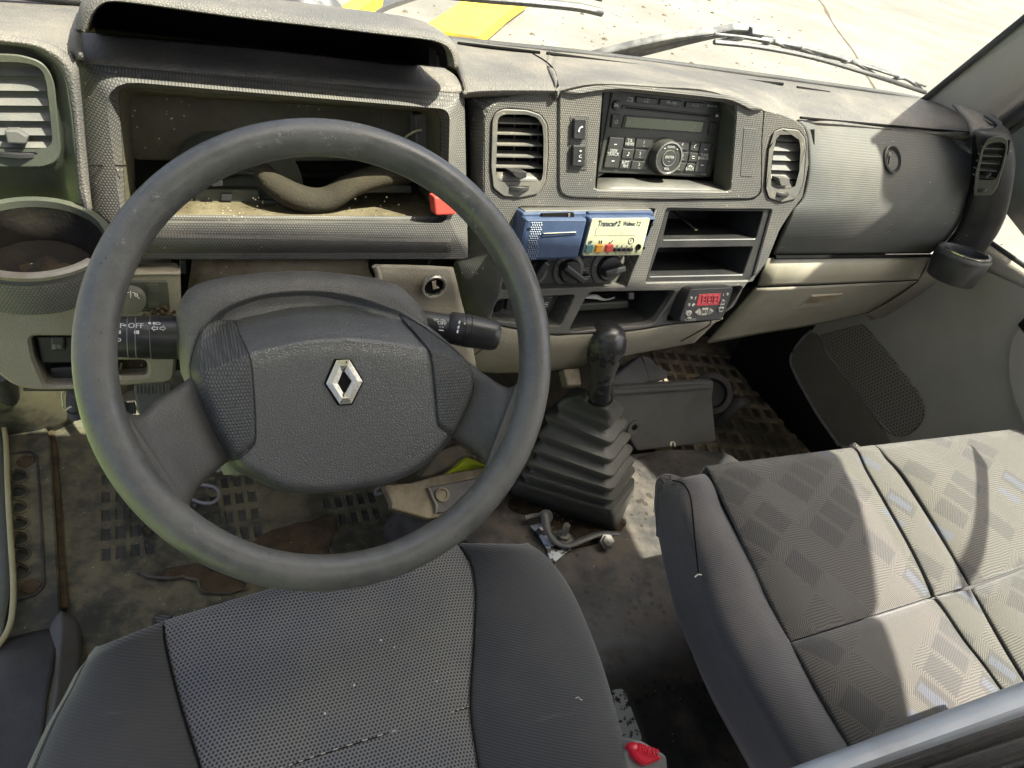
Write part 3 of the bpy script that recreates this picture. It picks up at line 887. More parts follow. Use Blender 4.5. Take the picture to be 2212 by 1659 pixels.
FB = FL.off(-.122)
prism('cavity_back', FB, [(270, 195), (905, 235), (905, 345), (500, 352), (284, 345)], M['cavity_olive'], D, -.01, 0, .008, .002)
prism('side_panel', FB.off(.04), z2(1385, 985, 1590, 970, 1600, 1400, 1395, 1260), M['frame_grey'], D, -.02, 0, .004, .002)
quad('cavity_dark', [FL.hit(p, -.15) for p in [(230, 150), (960, 180), (960, 500), (230, 500)]], M['void'], D)
patch('cavity_floor', [[FL.hit(p, -.025) for p in [(285, 470), (450, 470), (620, 470), (800, 472), (945, 474)]], [FL.hit(p, -.07) for p in [(290, 440), (450, 432), (620, 440), (800, 445), (930, 440)]], [FL.hit(p, -.13) for p in [(300, 404), (450, 406), (620, 412), (800, 410), (900, 405)]]], M['cavity_floor'], D, 4, 4, .004)
for a, b, c, d in ((420, 408, 560, 440), (520, 432, 640, 444)):
    prism('cavity_rib', FB.off(.055), [(a, b), (c, b + 2), (c, d), (a, d)], M['olive'], D, -.02, 0, .003, .0015)
prism('cavity_rib', FB.off(.05), z2(920, 1580, 1355, 1595, 1360, 1659, 850, 1659), M['olive'], D, -.02, 0, .003, .0015)
prism('cavity_clip', FB.off(.06), L1(1505, 112, 1580, 112, 1580, 158, 1505, 158), M['black'], D, -.01, 0, .001, .0006)
# coil of dark corrugated hose visible low in the opening
lathe('speaker_ring', FB.hit((520, 400), .03), FL.n + V((0, 0, .9)), [(.062, 0), (.070, .002), (.070, .006), (.062, .008)], M['olive'], D, 36)
# shelf lip under the opening
xs = [250, 330, 450, 600, 750, 860, 930, 975]
def lipy(x, a, b): return a + (b - a) * (x - 330) / 540
sl_rows = [[FL.hit((x, lipy(x, 466, 468)), -.024) for x in xs], [FL.hit((x, lipy(x, 482, 502)), -.024) for x in xs], [FL.hit((x, lipy(x, 486, 506)), -.020) for x in xs], [FL.hit((x, lipy(x, 508, 518)), .010) for x in xs], [FL.hit((x, lipy(x, 516, 525)), .014) for x in xs], [FL.hit((x, lipy(x, 538, 538)), .010) for x in xs], [FL.hit((x, lipy(x, 554, 552)), -.006) for x in xs], [FL.hit((x, lipy(x, 556, 554)), -.03) for x in xs]]
patch('fascia_lip', sl_rows, M['dash_dots'], D, 4, 4, .003)
tube('fascia_seam', [FL.hit((192, 357), .0022), FL.hit((274, 358), .0022)], .0008, M['void'], D, 5, n=1)
tube('fascia_seam', [FL.hit((203, 457), .0022), FL.hit((262, 458), .0022)], .0008, M['void'], D, 5, n=1)
# hazard switch, red, at the right end
prism('hazard_switch', FL, [(937, 425), (985, 428), (986, 464), (941, 466)], M['red'], D, -.01, .008, .003, .002, label='red hazard switch beside the instrument opening')

# foam strip lying in the opening: a thing of its own
f = tube('foam_strip', [FL.hit(p, h) for p, h in (((563, 362), -.06), ((590, 395), -.05), ((640, 425), -.045), ((700, 432), -.05), ((760, 400), -.055), ((830, 378), -.06), ((880, 375), -.07))], [.010, .016, .018, .017, .016, .016, .014], M['foam'], None, 12, n=6, flat=.8)
tag(f, 'dirty black foam strip sagging inside the empty instrument opening', 'foam strip')

for pq, hs_, r_, mm, lab in ((z2(1285, 1195, 1330, 1160, 1395, 1125, 1440, 1118), (-.09, -.08, -.07, -.06), .0014, 'cream', 'thin pale wire at the right of the empty instrument opening'),
                            ([(440, 395), (470, 380), (520, 372), (566, 378)], (-.07, -.08, -.085, -.08), .0030, 'rubber', 'black cable crossing the empty instrument opening, left of the foam strip'),
                            ([(610, 372), (680, 380), (760, 372), (840, 352)], (-.10, -.10, -.10, -.11), .0022, 'void', 'thin black cable behind the foam strip')):
    tag(tube('cable', [FL.hit(p, h) for p, h in zip(pq, hs_)], r_, M[mm], None, 6), lab, 'cable')
prism('loose_connector', FB.off(.07), [(455, 386), (480, 384), (482, 402), (457, 404)], M['black'], D, -.012, 0, .002, .001)
bm = bmesh.new()
for k in range(55):
    q = FL.hit((random.uniform(330, 900), random.uniform(432, 470)), -.045); q.z += .004
    bmesh.ops.create_icosphere(bm, subdivisions=1, radius=random.uniform(.0005, .0012), matrix=Matrix.Translation(q))
me = bpy.data.meshes.new('cavity_crumbs'); bm.to_mesh(me); bm.free(); me.materials.append(M['stone'])
o = link(bpy.data.objects.new('cavity_crumbs', me)); o['kind'] = 'stuff'; o['label'] = 'crumbs and dirt on the floor of the instrument opening'

# --- left vent pod
FV = recl(.765, .80, 14)
pod_in = z1(250, 410, 400, 480, 500, 560, 570, 700, 600, 850, 625, 1000, 650, 1300, 680, 1659) + [(181, 447), (186, 490), (186, 545)]
pod_out = z1(280, 330, 480, 390, 600, 480, 670, 560, 690, 700, 705, 850, 720, 1000, 745, 1300, 780, 1659) + [(203, 480), (204, 520), (204, 565)]
patch('pod_rim', [[FV.hit((-60, 66), -.004)] + [FV.hit(p, -.004) for p in pod_out], [FV.hit((-60, 78), .006)] + [FV.hit(((p[0] + q[0]) / 2, (p[1] + q[1]) / 2), .006) for p, q in zip(pod_out, pod_in)], [FV.hit((-60, 90), .004)] + [FV.hit(p, .004) for p in pod_in]], M['dash_grain'], D, 4, 4, .003)
right_ = [(-10, 95), (63, 103), (100, 121), (126, 141), (143, 176), (150, 214), (157, 260), (164, 327), (170, 380), (176, 417), (181, 447)]
left_ = [(-120, 95), (-120, 110), (-120, 130), (-120, 150), (-120, 180), (-120, 214), (-120, 260), (-120, 327), (-120, 372), (-120, 405), (-120, 432)]
dp = [0, -.006, -.009, -.010, -.010, -.010, -.010, -.010, -.018, -.040, -.085]
rows = []
for a, b, h in zip(right_, left_, dp):
    rows.append([FV.hit(a, .004)] + [FV.hit((a[0] + (b[0] - a[0]) * t, a[1] + (b[1] - a[1]) * t), .004 + (h - .004) * k) for t, k in ((.06, .55), (.15, 1), (.5, 1), (1, 1))])
patch('vent_pod', rows, M['olive'], D, 4, 4, .003)
vo = [(-70, 113), (40, 117), (85, 130), (106, 150), (118, 180), (132, 327), (124, 350), (95, 362), (-70, 362)]
vi = [(-70, 133), (40, 134), (76, 140), (94, 155), (101, 182), (114, 303), (106, 318), (85, 321), (-70, 321)]
def bezel(name, F, o, i, m, parent, h0, h1, ro=.006, ri=.005, inner=.02, label=None):
    lo = [ringloop(F, o, h0 - .012, ro), ringloop(F, o, h1 - .001, ro), [F.at(a.x, a.y, h1) for a in inset(rnd(uvpoly(F, o, h1), ro, 5), .0012)], ringloop(F, i, h1 - .0006, ri), ringloop(F, i, h1 - inner, ri)]
    return loft(name, lo, m, parent, False, False, True, label, 30)
v1 = bezel('air_vent', FV, vo, vi, M['olive'], D, -.006, .003)
v1['label'] = 'left air vent with closed louvres, cut by the picture edge'
quad('vent_back', [FV.hit(p, -.016) for p in [(-90, 120), (125, 140), (125, 330), (-90, 330)]], M['void'], v1)
def slat(F, pts, h, m, parent, tilt=.004, name='slat'):
    """one louvre: four picture corners TL, TR, BR, BL; the lower edge leans out"""
    a, b, c, d = pts
    return loft(name, [[F.hit(a, h), F.hit(b, h), F.hit(c, h + tilt), F.hit(d, h + tilt)], [F.hit(a, h) - F.n * .0025, F.hit(b, h) - F.n * .0025, F.hit(c, h + tilt) - F.n * .0025, F.hit(d, h + tilt) - F.n * .0025]], m, parent, True, True, False)
ys = [136, 164.5, 197, 229, 262, 293, 320]
for i in range(6):
    xr = 93 + i * 4
    slat(FV, [(-70, ys[i]), (xr - (8 if i == 0 else 0), ys[i] + (4 if i == 0 else 1.2)), (xr + 4, ys[i + 1] - .5), (-70, ys[i + 1] - 2)], -.012, M['frame_grey'], v1, .007)
prism('vent_tab', FV, z1(35, 1120, 150, 1120, 240, 1175, 225, 1240, 65, 1235), M['frame_grey'], v1, -.012, .008, .002, .0015)
def thumbwheel(F, pts, parent, ax=None, m='black'):
    hole = prism('wheel_slot', F, pts, M['void'], parent, -.004, .0006, .003, .0004)
    (x0, y0), (x1, y1) = (min(p[0] for p in pts), min(p[1] for p in pts)), (max(p[0] for p in pts), max(p[1] for p in pts))
    a = F.hit((x0, (y0 + y1) / 2)); b = F.hit((x1, (y0 + y1) / 2)); hgt = (F.hit((x0, y0)) - F.hit((x0, y1))).length * .38
    r = (b - a).length * .62
    ctr = (a + b) / 2 - F.n * r * .72
    return lathe('thumbwheel', ctr - F.v * hgt, F.v, [(r * .96, 0), (r, hgt * .3), (r, hgt * 1.7), (r * .96, hgt * 2)], M[m], parent, 18, wob=lambda t: 1 + .03 * (1 if int(t * 18 / 6.283) % 2 else -1))
thumbwheel(FV.off(.002), [(-20, 327), (82, 328), (85, 342), (-18, 342)], v1)

# --- left cup holder: an open drum with a broken front rim
ch = V(P((72, 519), y=.690)); cax = V((0, -.10, 1)).normalized()
cupm = lathe('cup_holder', ch, cax, [(.060, -.036), (.066, -.030), (.0665, .0), (.0635, .004), (.0575, .0035), (.0564, -.003)], M['olive'], D, 48, cap=False)
lathe('cup_well', ch, cax, [(.0562, -.0035), (.0540, -.018), (.049, -.026), (.0465, -.034), (.030, -.0355), (0, -.0358)], M['cup_shade'], cupm, 40, cap=False)
cupm['label'] = 'left cup holder drum with a broken front rim'
lathe('cup_rim', ch + V((0, .0003, .0048)), cax, [(.058, 0), (.0655, 0), (.0662, .004), (.0635, .0058), (.059, .005), (.058, 0)], M['cup_rim'], cupm, 40, a0=205, a1=318, cap=False, up=V((0, 1, 0)))
lathe('cup_band', ch, cax, [(.0672, -.030), (.0678, -.004), (.0665, .002)], M['dash_dots'], cupm, 48, cap=False)
prism('rim_hook', Face(ch + V((-.030, -.060, .010)), (1, 0, 0), cax), [(-.004, -.018), (.004, -.018), (.004, .008), (-.004, .008)], M['frame_grey'], cupm, -.004, .004, .001, .001, px=False)
lathe('cup_debris', ch + V((.005, .004, -.0350)), cax, [(.020, 0), (.014, .002), (.006, .0015), (0, .003)], M['rust_and_shade'], cupm, 20, wob=lambda t: 1 + .2 * math.sin(5 * t))

# --- lower left knee panel
FK = recl(.70, .56, 12)
kp = [(-60, 668), (95, 674), (165, 652), (205, 596), (390, 588), (392, 680), (376, 826), (254, 836), (159, 843), (70, 845), (28, 834), (0, 812), (-60, 770)]
kh = [[(65, 727), (170, 727), (170, 834), (98, 834), (72, 770)], [(246, 780), (318, 779), (320, 813), (250, 816)]]
plate('knee_panel', FK, kp, kh, M['beige'], D, 0, .03, [.01, .01, .01, .01, .008, .004, .01, .01, .01, .03, .03, .02, .01], .006, .003, hdepth=[.035, .02], rim=.03)
patch('knee_panel_top', [[FK.hit(p, -.03) for p in [(-60, 640), (95, 650), (165, 630), (205, 570), (390, 575)]], [FK.hit(p, 0.0005) for p in [(-60, 669), (95, 675), (165, 653), (205, 597), (390, 589)]]], M['beige'], D, 3, 3, .003)
quad('switch_bay', [FK.hit(p, -.03) for p in [(50, 715), (185, 715), (185, 845), (50, 845)]], M['black'], D)
quad('opening_back', [FK.hit(p, -.022) for p in [(235, 770), (335, 770), (335, 825), (235, 825)]], M['rust'], D)
FKs = FK.off(-.012)
sb = prism('switch_block', FKs, L1(248, 1085, 520, 1085, 520, 1260, 280, 1265), M['black'], D, -.03, 0, .003, .002)
prism('switch_block', FKs, L1(335, 1295, 520, 1285, 520, 1400, 420, 1400, 345, 1360), M['black'], D, -.03, -.006, .003, .002)
s1 = prism('rocker_switch', FKs, L1(340, 1085, 440, 1085, 445, 1180, 345, 1182), M['stalk'], D, -.01, .006, .002, .002)
for k in range(3): tube('symbol_stroke', [FKs.hit(p, .0066) for p in L1(362 + 6 * k, 1134 + (0), 362 + 6 * k, 1166)], .0003, M['dim_print'], s1, 4, n=1)
for dy in (0, 14): tube('symbol_stroke', [FKs.hit(p, .0066) for p in L1(384, 1142 + dy, 394, 1136 + dy, 402, 1146 + dy, 414, 1140 + dy)], .0003, M['dim_print'], s1, 4, n=3)
# mirror adjuster panel
mp = prism('mirror_panel', FK, L1(700, 705, 1140, 703, 1158, 905, 690, 930), M['olive'], D, -.01, .002, .003, .0015)
kc = FK.hit(L1(892, 820)[0], .002)
mk_ = lathe('mirror_knob', kc, FK.n, [(.0142, 0), (.0142, .008), (.0128, .0108), (0, .0118)], M['frame_grey'], mp, 32)
FKn = FK.off(.0125)
text('letter', 'L', FKn, L1(848, 806)[0], .009, M['white'], mk_, .0004)
text('letter', 'R', FKn, L1(930, 806)[0], .009, M['white'], mk_, .0004)
tube('knob_mark', [FKn.hit(p, .0005) for p in L1(888, 770, 889, 818)], .0006, M['white'], mk_, 4, n=1)
for sx in (-1, 1):
    tube('knob_arrow', [FKn.hit(p, .0005) for p in L1(888 + sx * 12, 780, 888 + sx * 28, 784, 888 + sx * 38, 795)], .0005, M['white'], mk_, 4, n=3)
bl_ = prism('blank_cover', FK, L1(992, 728, 1080, 726, 1100, 890, 1000, 897), M['olive'], mp, .0, .0032, .003, .001)
for i in range(5):
    for (ox, oy) in ((1020, 745), (1024, 850)):
        for j in range(3):
            prism('nub', FK, L1(ox + i * 12, oy + j * 12, ox + i * 12 + 5, oy + j * 12, ox + i * 12 + 5, oy + j * 12 + 5, ox + i * 12, oy + j * 12 + 5), M['frame_grey'], bl_, .003, .0038, .0002, .0002, seg=1)
# wasps' nest like crumb stuck under the mirror panel
ne = FK.hit(L1(1090, 932)[0], .006)
nest = []
bm = bmesh.new()
for k in range(46):
    a = V((random.gauss(0, .006), random.gauss(0, .003), random.gauss(0, .0045)))
    mt = Matrix.Translation(ne + a) @ Matrix.Scale(random.uniform(.7, 1.5), 4)
    bmesh.ops.create_icosphere(bm, subdivisions=1, radius=.0022, matrix=mt)
me = bpy.data.meshes.new('crumb_cluster'); bm.to_mesh(me); bm.free(); me.materials.append(M['rust'])
tag(link(bpy.data.objects.new('crumb_cluster', me)), 'small brown dried clump stuck below the mirror knob', 'debris')
# bracket and black gap behind the steering column
quad('column_gap', [P(p, y=.80) for p in [(370, 545), (1000, 545), (1000, 800), (370, 800)]], M['void'], D)
patch('cross_bracket', [[P(p, y=.775) for p in [(415, 556), (550, 552), (700, 552), (795, 556)]], [P(p, y=.76) for p in [(412, 585), (550, 580), (700, 580), (800, 590)]], [P(p, y=.75) for p in [(405, 640), (550, 640), (700, 640), (840, 640)]]], M['beige_metal'], D, 4, 3, .004)
prism('bracket_clip', recl(.735, .57), [(389, 563), (402, 563), (402, 592), (389, 592)], M['black'], D, -.01, 0, .001, .001)
# lower right panel with the lighter socket
rp = [(812, 572), (978, 576), (1009, 690), (1020, 790), (860, 790), (812, 650)]
spn = patch('socket_panel', [[FK.hit(p, -.006) for p in [(815, 572), (870, 573), (930, 575), (979, 578)]], [FK.hit(p, -.004) for p in [(812, 600), (872, 605), (935, 608), (988, 612)]], [FK.hit(p, -.012) for p in [(812, 650), (880, 655), (940, 655), (998, 655)]], [FK.hit(p, -.012) for p in [(812, 720), (890, 720), (950, 720), (1016, 720)]], [FK.hit(p, -.02) for p in [(812, 800), (890, 800), (950, 800), (1030, 800)]]], M['beige'], D, 4, 4, .005)
tube('panel_edge', [FK.hit(p, -.004) for p in [(810, 574), (818, 600), (812, 650)]], .004, M['beige'], D, 8)
FSo = tanface(spn, (936, 615), .0004)
sc_ = FSo.o
so_ = lathe('lighter_socket', sc_, FSo.n, [(.0160, 0), (.0160, .004), (.0150, .0062), (.0128, .0060), (.0120, .004), (.0118, .0006)], M['chrome'], D, 36, cap=False)
lathe('socket_well', sc_, FSo.n, [(.0126, .0004), (.0118, .0012), (0, .0010)], M['void'], so_, 28)
prism('socket_contact', FSo, L2(1658, 178, 1690, 172, 1686, 205, 1712, 222, 1668, 236), M['chrome'], so_, .0, .0024, .0008, .0004)
# ------------------------------------------------------------------ centre console
cv_o = z3(300, 600, 330, 530, 400, 500, 600, 510, 720, 550, 775, 640, 780, 900, 760, 1130, 700, 1230, 550, 1262, 400, 1255, 310, 1180, 290, 1000)
radio_hole = [(1303, 194), (1590, 224), (1590, 252), (1577, 414), (1286, 410)]
rv_o = z4(640, 1140, 660, 900, 690, 800, 740, 780, 840, 790, 880, 840, 885, 900, 870, 1100, 830, 1210, 740, 1232, 660, 1205)
hvac_hole = [(1120, 447), (1416, 452), (1379, 555), (1351, 619), (1083, 627)]
pk_hole = [(1440, 451), (1668, 453), (1626, 606), (1395, 611)]
sw_hole = [(1073, 648), (1243, 637), (1212, 705), (1060, 692)]
tray_hole = z5(950, 732, 1580, 722, 1422, 962, 800, 1022)
ctl_hole = z5(1600, 722, 2058, 690, 1990, 830, 1850, 925, 1505, 942)
con = [(1052, 245), (1070, 222), (1108, 209), (1203, 194), (1207, 193), (1289, 181), (1426, 187), (1540, 198), (1588, 208), (1640, 231), (1653, 237), (1690, 246), (1718, 258), (1738, 275), (1746, 300), (1748, 355), (1735, 426), (1710, 458), (1685, 497), (1657, 568), (1617, 609), (1575, 666), (1536, 692), (1455, 700), (1362, 715), (1242, 722), (1185, 723), (1062, 700), (1052, 690), (1075, 640), (1085, 560), (1060, 470), (1045, 424), (1045, 260)]
plate('console_panel', FC, con, [cv_o, radio_hole, rv_o, hvac_hole, pk_hole, sw_hole, tray_hole, ctl_hole], M['dash_dots'], D, 0, .02, .004, [.006, .006, .006, .004, .003, .006, .010, .006], .0016,
      hdepth=[.006, .035, .006, .022, .012, .03, .03, .03], rim=.03)
# side facet of the console facing the driver
fa = [(1008, 199), (1011, 300), (1011, 417), (988, 545), (979, 582), (994, 640), (1010, 692), (1062, 702)]
fb = [(1052, 244), (1045, 300), (1046, 424), (1084, 555), (1084, 582), (1076, 640), (1052, 690), (1064, 701)]
patch('console_flank', [[FC.hit(p, -.035) for p in fa], [FC.hit(((p[0] + q[0]) / 2, (p[1] + q[1]) / 2), -.016) for p, q in zip(fa, fb)], [FC.hit(p, -.0005) for p in fb]], M['dash_dots_dark'], D, 4, 3, .004)
patch('console_flank', [[FC.hit(p, -.03) for p in [(1008, 199), (1050, 193), (1108, 192), (1203, 191)]], [FC.hit(p, -.0005) for p in [(1052, 244), (1071, 221), (1108, 208), (1203, 193)]]], M['dash_dots'], D, 4, 3, .003)
tube('panel_seam', [FC.hit(p, -.033) for p in [(1006, 196), (1009, 300), (1010, 417), (986, 545)]], .0016, M['void'], D, 5)
prism('stub_switch', FC.off(-.015), [(1072, 655), (1086, 652), (1082, 672), (1068, 676)], M['void'], D, -.004, .001, .001, .0006)
# radio surround, a plate of its own with a groove round it
sur = [(1208, 197), (1289, 183), (1340, 181), (1426, 188), (1540, 199), (1586, 209), (1640, 232), (1651, 243), (1646, 300), (1645, 415), (1628, 430), (1426, 432), (1232, 427), (1214, 420), (1207, 405)]
plate('groove_plate', FC, [(p[0] + (p[0] - 1430) * .006, p[1] + (p[1] - 310) * .012) for p in sur], [radio_hole], M['void'], D, .0006, .002, [.004] * 15, .006, .0003)
plate('radio_surround', FC, sur, [radio_hole], M['dash_dots'], D, .0032, .035, [.004, .01, .01, .01, .01, .01, .01, .004, .01, .012, .012, .01, .012, .012, .01], .006, .0018, rim=.003)
tray_ = patch('radio_tray', [[FC.hit(p, .0) for p in [(1287, 410), (1380, 411), (1480, 413), (1577, 414)]], [FC.hit(p, -.036) for p in [(1291, 383), (1380, 384), (1480, 388), (1545, 392)]]], M['frame_grey'], D, 2, 2, .002)
patch('radio_hood', [[FC.hit(p, .006) for p in [(1209, 199), (1289, 181), (1340, 178), (1426, 185), (1540, 196), (1588, 206), (1649, 236)]], [FC.hit(p, .005) for p in [(1260, 204), (1300, 199), (1345, 196), (1426, 203), (1540, 215), (1580, 221), (1620, 240)]], [FC.hit(p, -.03) for p in [(1300, 205), (1318, 200), (1345, 198), (1426, 205), (1540, 216), (1572, 222), (1585, 232)]]], M['dash_dots'], D, 4, 3, .003)
prism('blank_cover', FC.off(.0032), z4(510, 776, 592, 782, 566, 1076, 488, 1072), M['dash_dots'], D, -.002, .0006, .002, .0005)

for sx_, q in ((1, [(1590, 226), (1590, 252), (1577, 412)]), (-1, [(1303, 196), (1296, 300), (1287, 408)])):
    patch('recess_cheek', [[FC.hit(p, .0015) - V((.0015 * sx_, 0, 0)) for p in q], [FC.hit(p, -.034) - V((.0015 * sx_ + FC.hit(p, -.034).x - FC.hit(p, .0015).x, 0, 0)) for p in q]], M['olive'], D, 3, 2, 0)
# air vents beside the radio
def air_vent(outer, inner, ysl, xl, xr, finx, label, closed, tabp, wheel, m='frame_grey'):
    v = bezel('air_vent', FC, outer, inner, M[m], D, -.004, .003, .004, .004, .03)
    v['label'] = label
    (x0, y0), (x1, y1) = (min(p[0] for p in inner), min(p[1] for p in inner)), (max(p[0] for p in inner), max(p[1] for p in inner))
    quad('vent_back', [FC.hit(p, -.03) for p in [(x0 - 25, y0 - 10), (x1 + 30, y0 - 10), (x1 + 30, y1 + 25), (x0 - 25, y1 + 25)]], M['void'], v)
    for x, xb in finx:
        a, b = FC.hit((x, y0 - 4), -.022), FC.hit((xb, ysl[-1] + 6), -.022)
        tube('vane', [a, b], .0011, M['black'], v, 5, n=1)
    n = len(ysl)
    for i, y in enumerate(ysl):
        t = (y - y0) / (y1 - y0)
        a = (xl[0] + (xl[1] - xl[0]) * t, y - .6); b = (xr[0] + (xr[1] - xr[0]) * t, y + 1.6)
        if closed:
            yb = ysl[i + 1] if i + 1 < n else None
            if yb is None: break
            t2 = (yb - y0) / (y1 - y0)
            slat(FC, [a, b, (xr[0] + (xr[1] - xr[0]) * t2, yb - .5), (xl[0] + (xl[1] - xl[0]) * t2, yb - 2.5)], -.012, M[m], v, .007)
        else:
            A, B = FC.hit(a, -.006), FC.hit(b, -.006)
            back = V((0, .016, .0))
            loft('slat', [[A, B, B + back, A + back], [q - FC.v * .0017 for q in (A, B, B + back, A + back)]], M[m], v, True, True, False)
    if tabp: prism('vent_tab', FC, tabp, M['black' if not closed else m], v, -.012, .006, .001, .001)
    thumbwheel(FC.off(.002), wheel, v)
    return v
cv_i = z3(350, 590, 372, 560, 420, 545, 600, 548, 690, 575, 735, 640, 745, 760, 740, 1050, 725, 1120, 640, 1125, 360, 1125, 332, 1085, 335, 1000)
air_vent(cv_o, cv_i, [264.5, 288, 312, 337, 360], (1074, 1070), (1172, 1172), ((1112, 1110), (1147, 1146), (1163, 1162)), 'centre air vent with open louvres, left of the radio', False, None, z3(425, 1158, 640, 1160, 638, 1205, 418, 1203))
cvp = patch('vent_flap', [[FC.hit(p, -.010) for p in z3(338, 1035, 470, 1038, 600, 1042, 735, 1050)], [FC.hit(p, .0) for p in z3(338, 1118, 470, 1118, 600, 1120, 725, 1122)]], M['frame_grey'], D, 2, 2, .002)
prism('vent_tab', FC, z3(465, 1035, 600, 1040, 600, 1090, 545, 1110, 500, 1085), M['black'], cvp, -.012, .010, .001, .001)
rv_i = z4(702, 826, 720, 815, 820, 820, 852, 840, 855, 900, 846, 1040, 832, 1140, 800, 1148, 690, 1145, 665, 1130, 676, 1000, 690, 850)
air_vent(rv_o, rv_i, [293, 307.5, 328, 348.5, 369.5, 388], (1676, 1662), (1730, 1722), (), 'right air vent with closed louvres, between radio and glovebox', True, z4(718, 1080, 785, 1082, 792, 1130, 735, 1132), z4(692, 1165, 790, 1168, 785, 1200, 690, 1198))
patch('vent_flap', [[FC.hit(p, -.006) for p in z4(668, 1095, 740, 1098, 838, 1102)], [FC.hit(p, .0) for p in z4(665, 1142, 740, 1145, 832, 1146)]], M['frame_grey'], D, 2, 2, .002)

# hands-free keys left of the radio
hk = prism('key_bezel', FC.off(.0032), z3(975, 552, 1135, 553, 1118, 1030, 960, 1022), M['dash_dots_dark'], D, -.002, .0008, .003, .0006)
k1 = prism('phone_key', FC.off(.0032), z3(1010, 583, 1110, 585, 1105, 765, 1003, 760), M['stalk'], hk, -.004, .006, .0015, .0012)
FQ = FC.off(.0092)
tube('phone_symbol', [FQ.hit(p, .0003) for p in z3(1045, 697, 1050, 675, 1062, 660, 1078, 655)], [.0013, .0008, .0008, .0013], M['white'], k1, 6)
k2 = prism('volume_key', FC.off(.0032), z3(1000, 812, 1108, 816, 1102, 998, 992, 992), M['stalk'], hk, -.004, .006, .0015, .0012)
for q in (z3(1052, 862, 1072, 862), z3(1062, 853, 1062, 871), z3(1042, 948, 1064, 948)): tube('key_symbol', [FQ.hit(p, .0003) for p in q], .0004, M['white'], k2, 4, n=1)
tube('key_symbol', [FQ.hit(p, .0003) for p in z3(1050, 905, 1068, 890, 1068, 922, 1050, 912, 1050, 905)], .0004, M['white'], k2, 4, n=1)

# heater control panel, deep set behind the printer
FHV = FC.off(-.020)
hv = prism('heater_panel', FHV, [(1100, 470), (1400, 470), (1380, 555), (1348, 617), (1080, 623)], M['dash_dots_dark'], D, -.01, 0, .004, .001)
def dial(c, r, rk, label, ang, ring=True):
    p = FHV.hit(c)
    d = lathe('heater_dial', p, FHV.n, [(r, 0), (r, .002), (r * .93, .003), (r * .74, .0035), (r * .70, .002)], M['frame_grey'], hv, 32, label=label)
    lathe('dial_core', p, FHV.n, [(r * .70, .0), (r * .70, .006), (r * .62, .009), (0, .0095)], M['stalk'], d, 28)
    a = rad(ang); ux = FHV.u * math.cos(a) + FHV.v * math.sin(a)
    F2 = Face(p + FHV.n * .009, ux, FHV.n.cross(ux))
    prism('dial_grip', F2, [(-rk * .9, -.0055), (rk, -.0055), (rk, .0055), (-rk * .9, .0055)], M['stalk'], d, -.004, .012, .003, .003, px=False)
    return d
dial(z5(548, 575)[0], .021, .020, 'heater dial with a red arc, half hidden by the printer', 60)
tube('red_arc', [FHV.hit(p, .004) for p in z5(605, 515, 605, 555, 590, 590, 555, 620)], .0011, M['red_print'], hv, 6)
dial(z5(800, 572)[0], .024, .022, 'middle heater dial turned down to the right', -32)
dial(z5(1085, 552)[0], .0275, .018, 'right heater dial with its grip level', 14)
for q in ((650, 490, 712, 490, 705, 525, 645, 525), (908, 480, 970, 480, 962, 515, 902, 515), (905, 555, 950, 555, 945, 588, 900, 588)):
    prism('heater_key', FHV, z5(*q), M['stalk'], hv, -.002, .003, .0008, .001)
prism('heater_slider', FHV, z5(890, 620, 965, 612, 968, 650, 885, 660), M['stalk'], hv, -.002, .010, .002, .002)
tube('slider_mark', [FHV.hit(p, .0105) for p in z5(915, 640, 945, 637)], .0007, M['dim_print'], hv, 4, n=1)
text('letter', 'A/C', FHV, z5(926, 572)[0], .006, M['dim_print'], hv, .0032)
for (cx_, cy_) in ((735, 520), (715, 565), (995, 535), (1000, 600), (1165, 520)):
    a = cx_, cy_
    tube('dial_symbol', [FHV.hit(p, .0042) for p in z5(a[0] - 7, a[1] + 7, a[0], a[1] - 7, a[0] + 8, a[1] + 3)], .0004, M['dim_print'], hv, 4, n=2)
# panel column right of the heater recess
patch('recess_cheek', [[FC.hit(p, .0) for p in [(1416, 453), (1379, 555), (1351, 619)]], [FC.hit(p, -.02) for p in [(1400, 455), (1365, 555), (1336, 617)]]], M['dash_dots_dark'], D, 2, 2, .002)

# two stacked cubby holes
FP = FC.off(-.004)
up = z5(1530, 145, 2205, 152, 2150, 348, 1480, 356); lw = z5(1450, 415, 2128, 405, 2058, 606, 1382, 620)
plate('cubby_frame', FP, [(1438, 450), (1670, 452), (1628, 607), (1393, 612)], [up, lw], M['black'], D, .0, .1, .003, .003, .0012, hdepth=[.11, .11])
for q in (up, lw):
    lo = [[FP.at(a.x, a.y, -.06) for a in rnd(uvpoly(FP, q), .003)], [FP.at(a.x * 1.0, a.y, -.115) for a in rnd(uvpoly(FP, q), .003)]]
    loft('cubby_box', lo, M['black'], D, False, True, False)
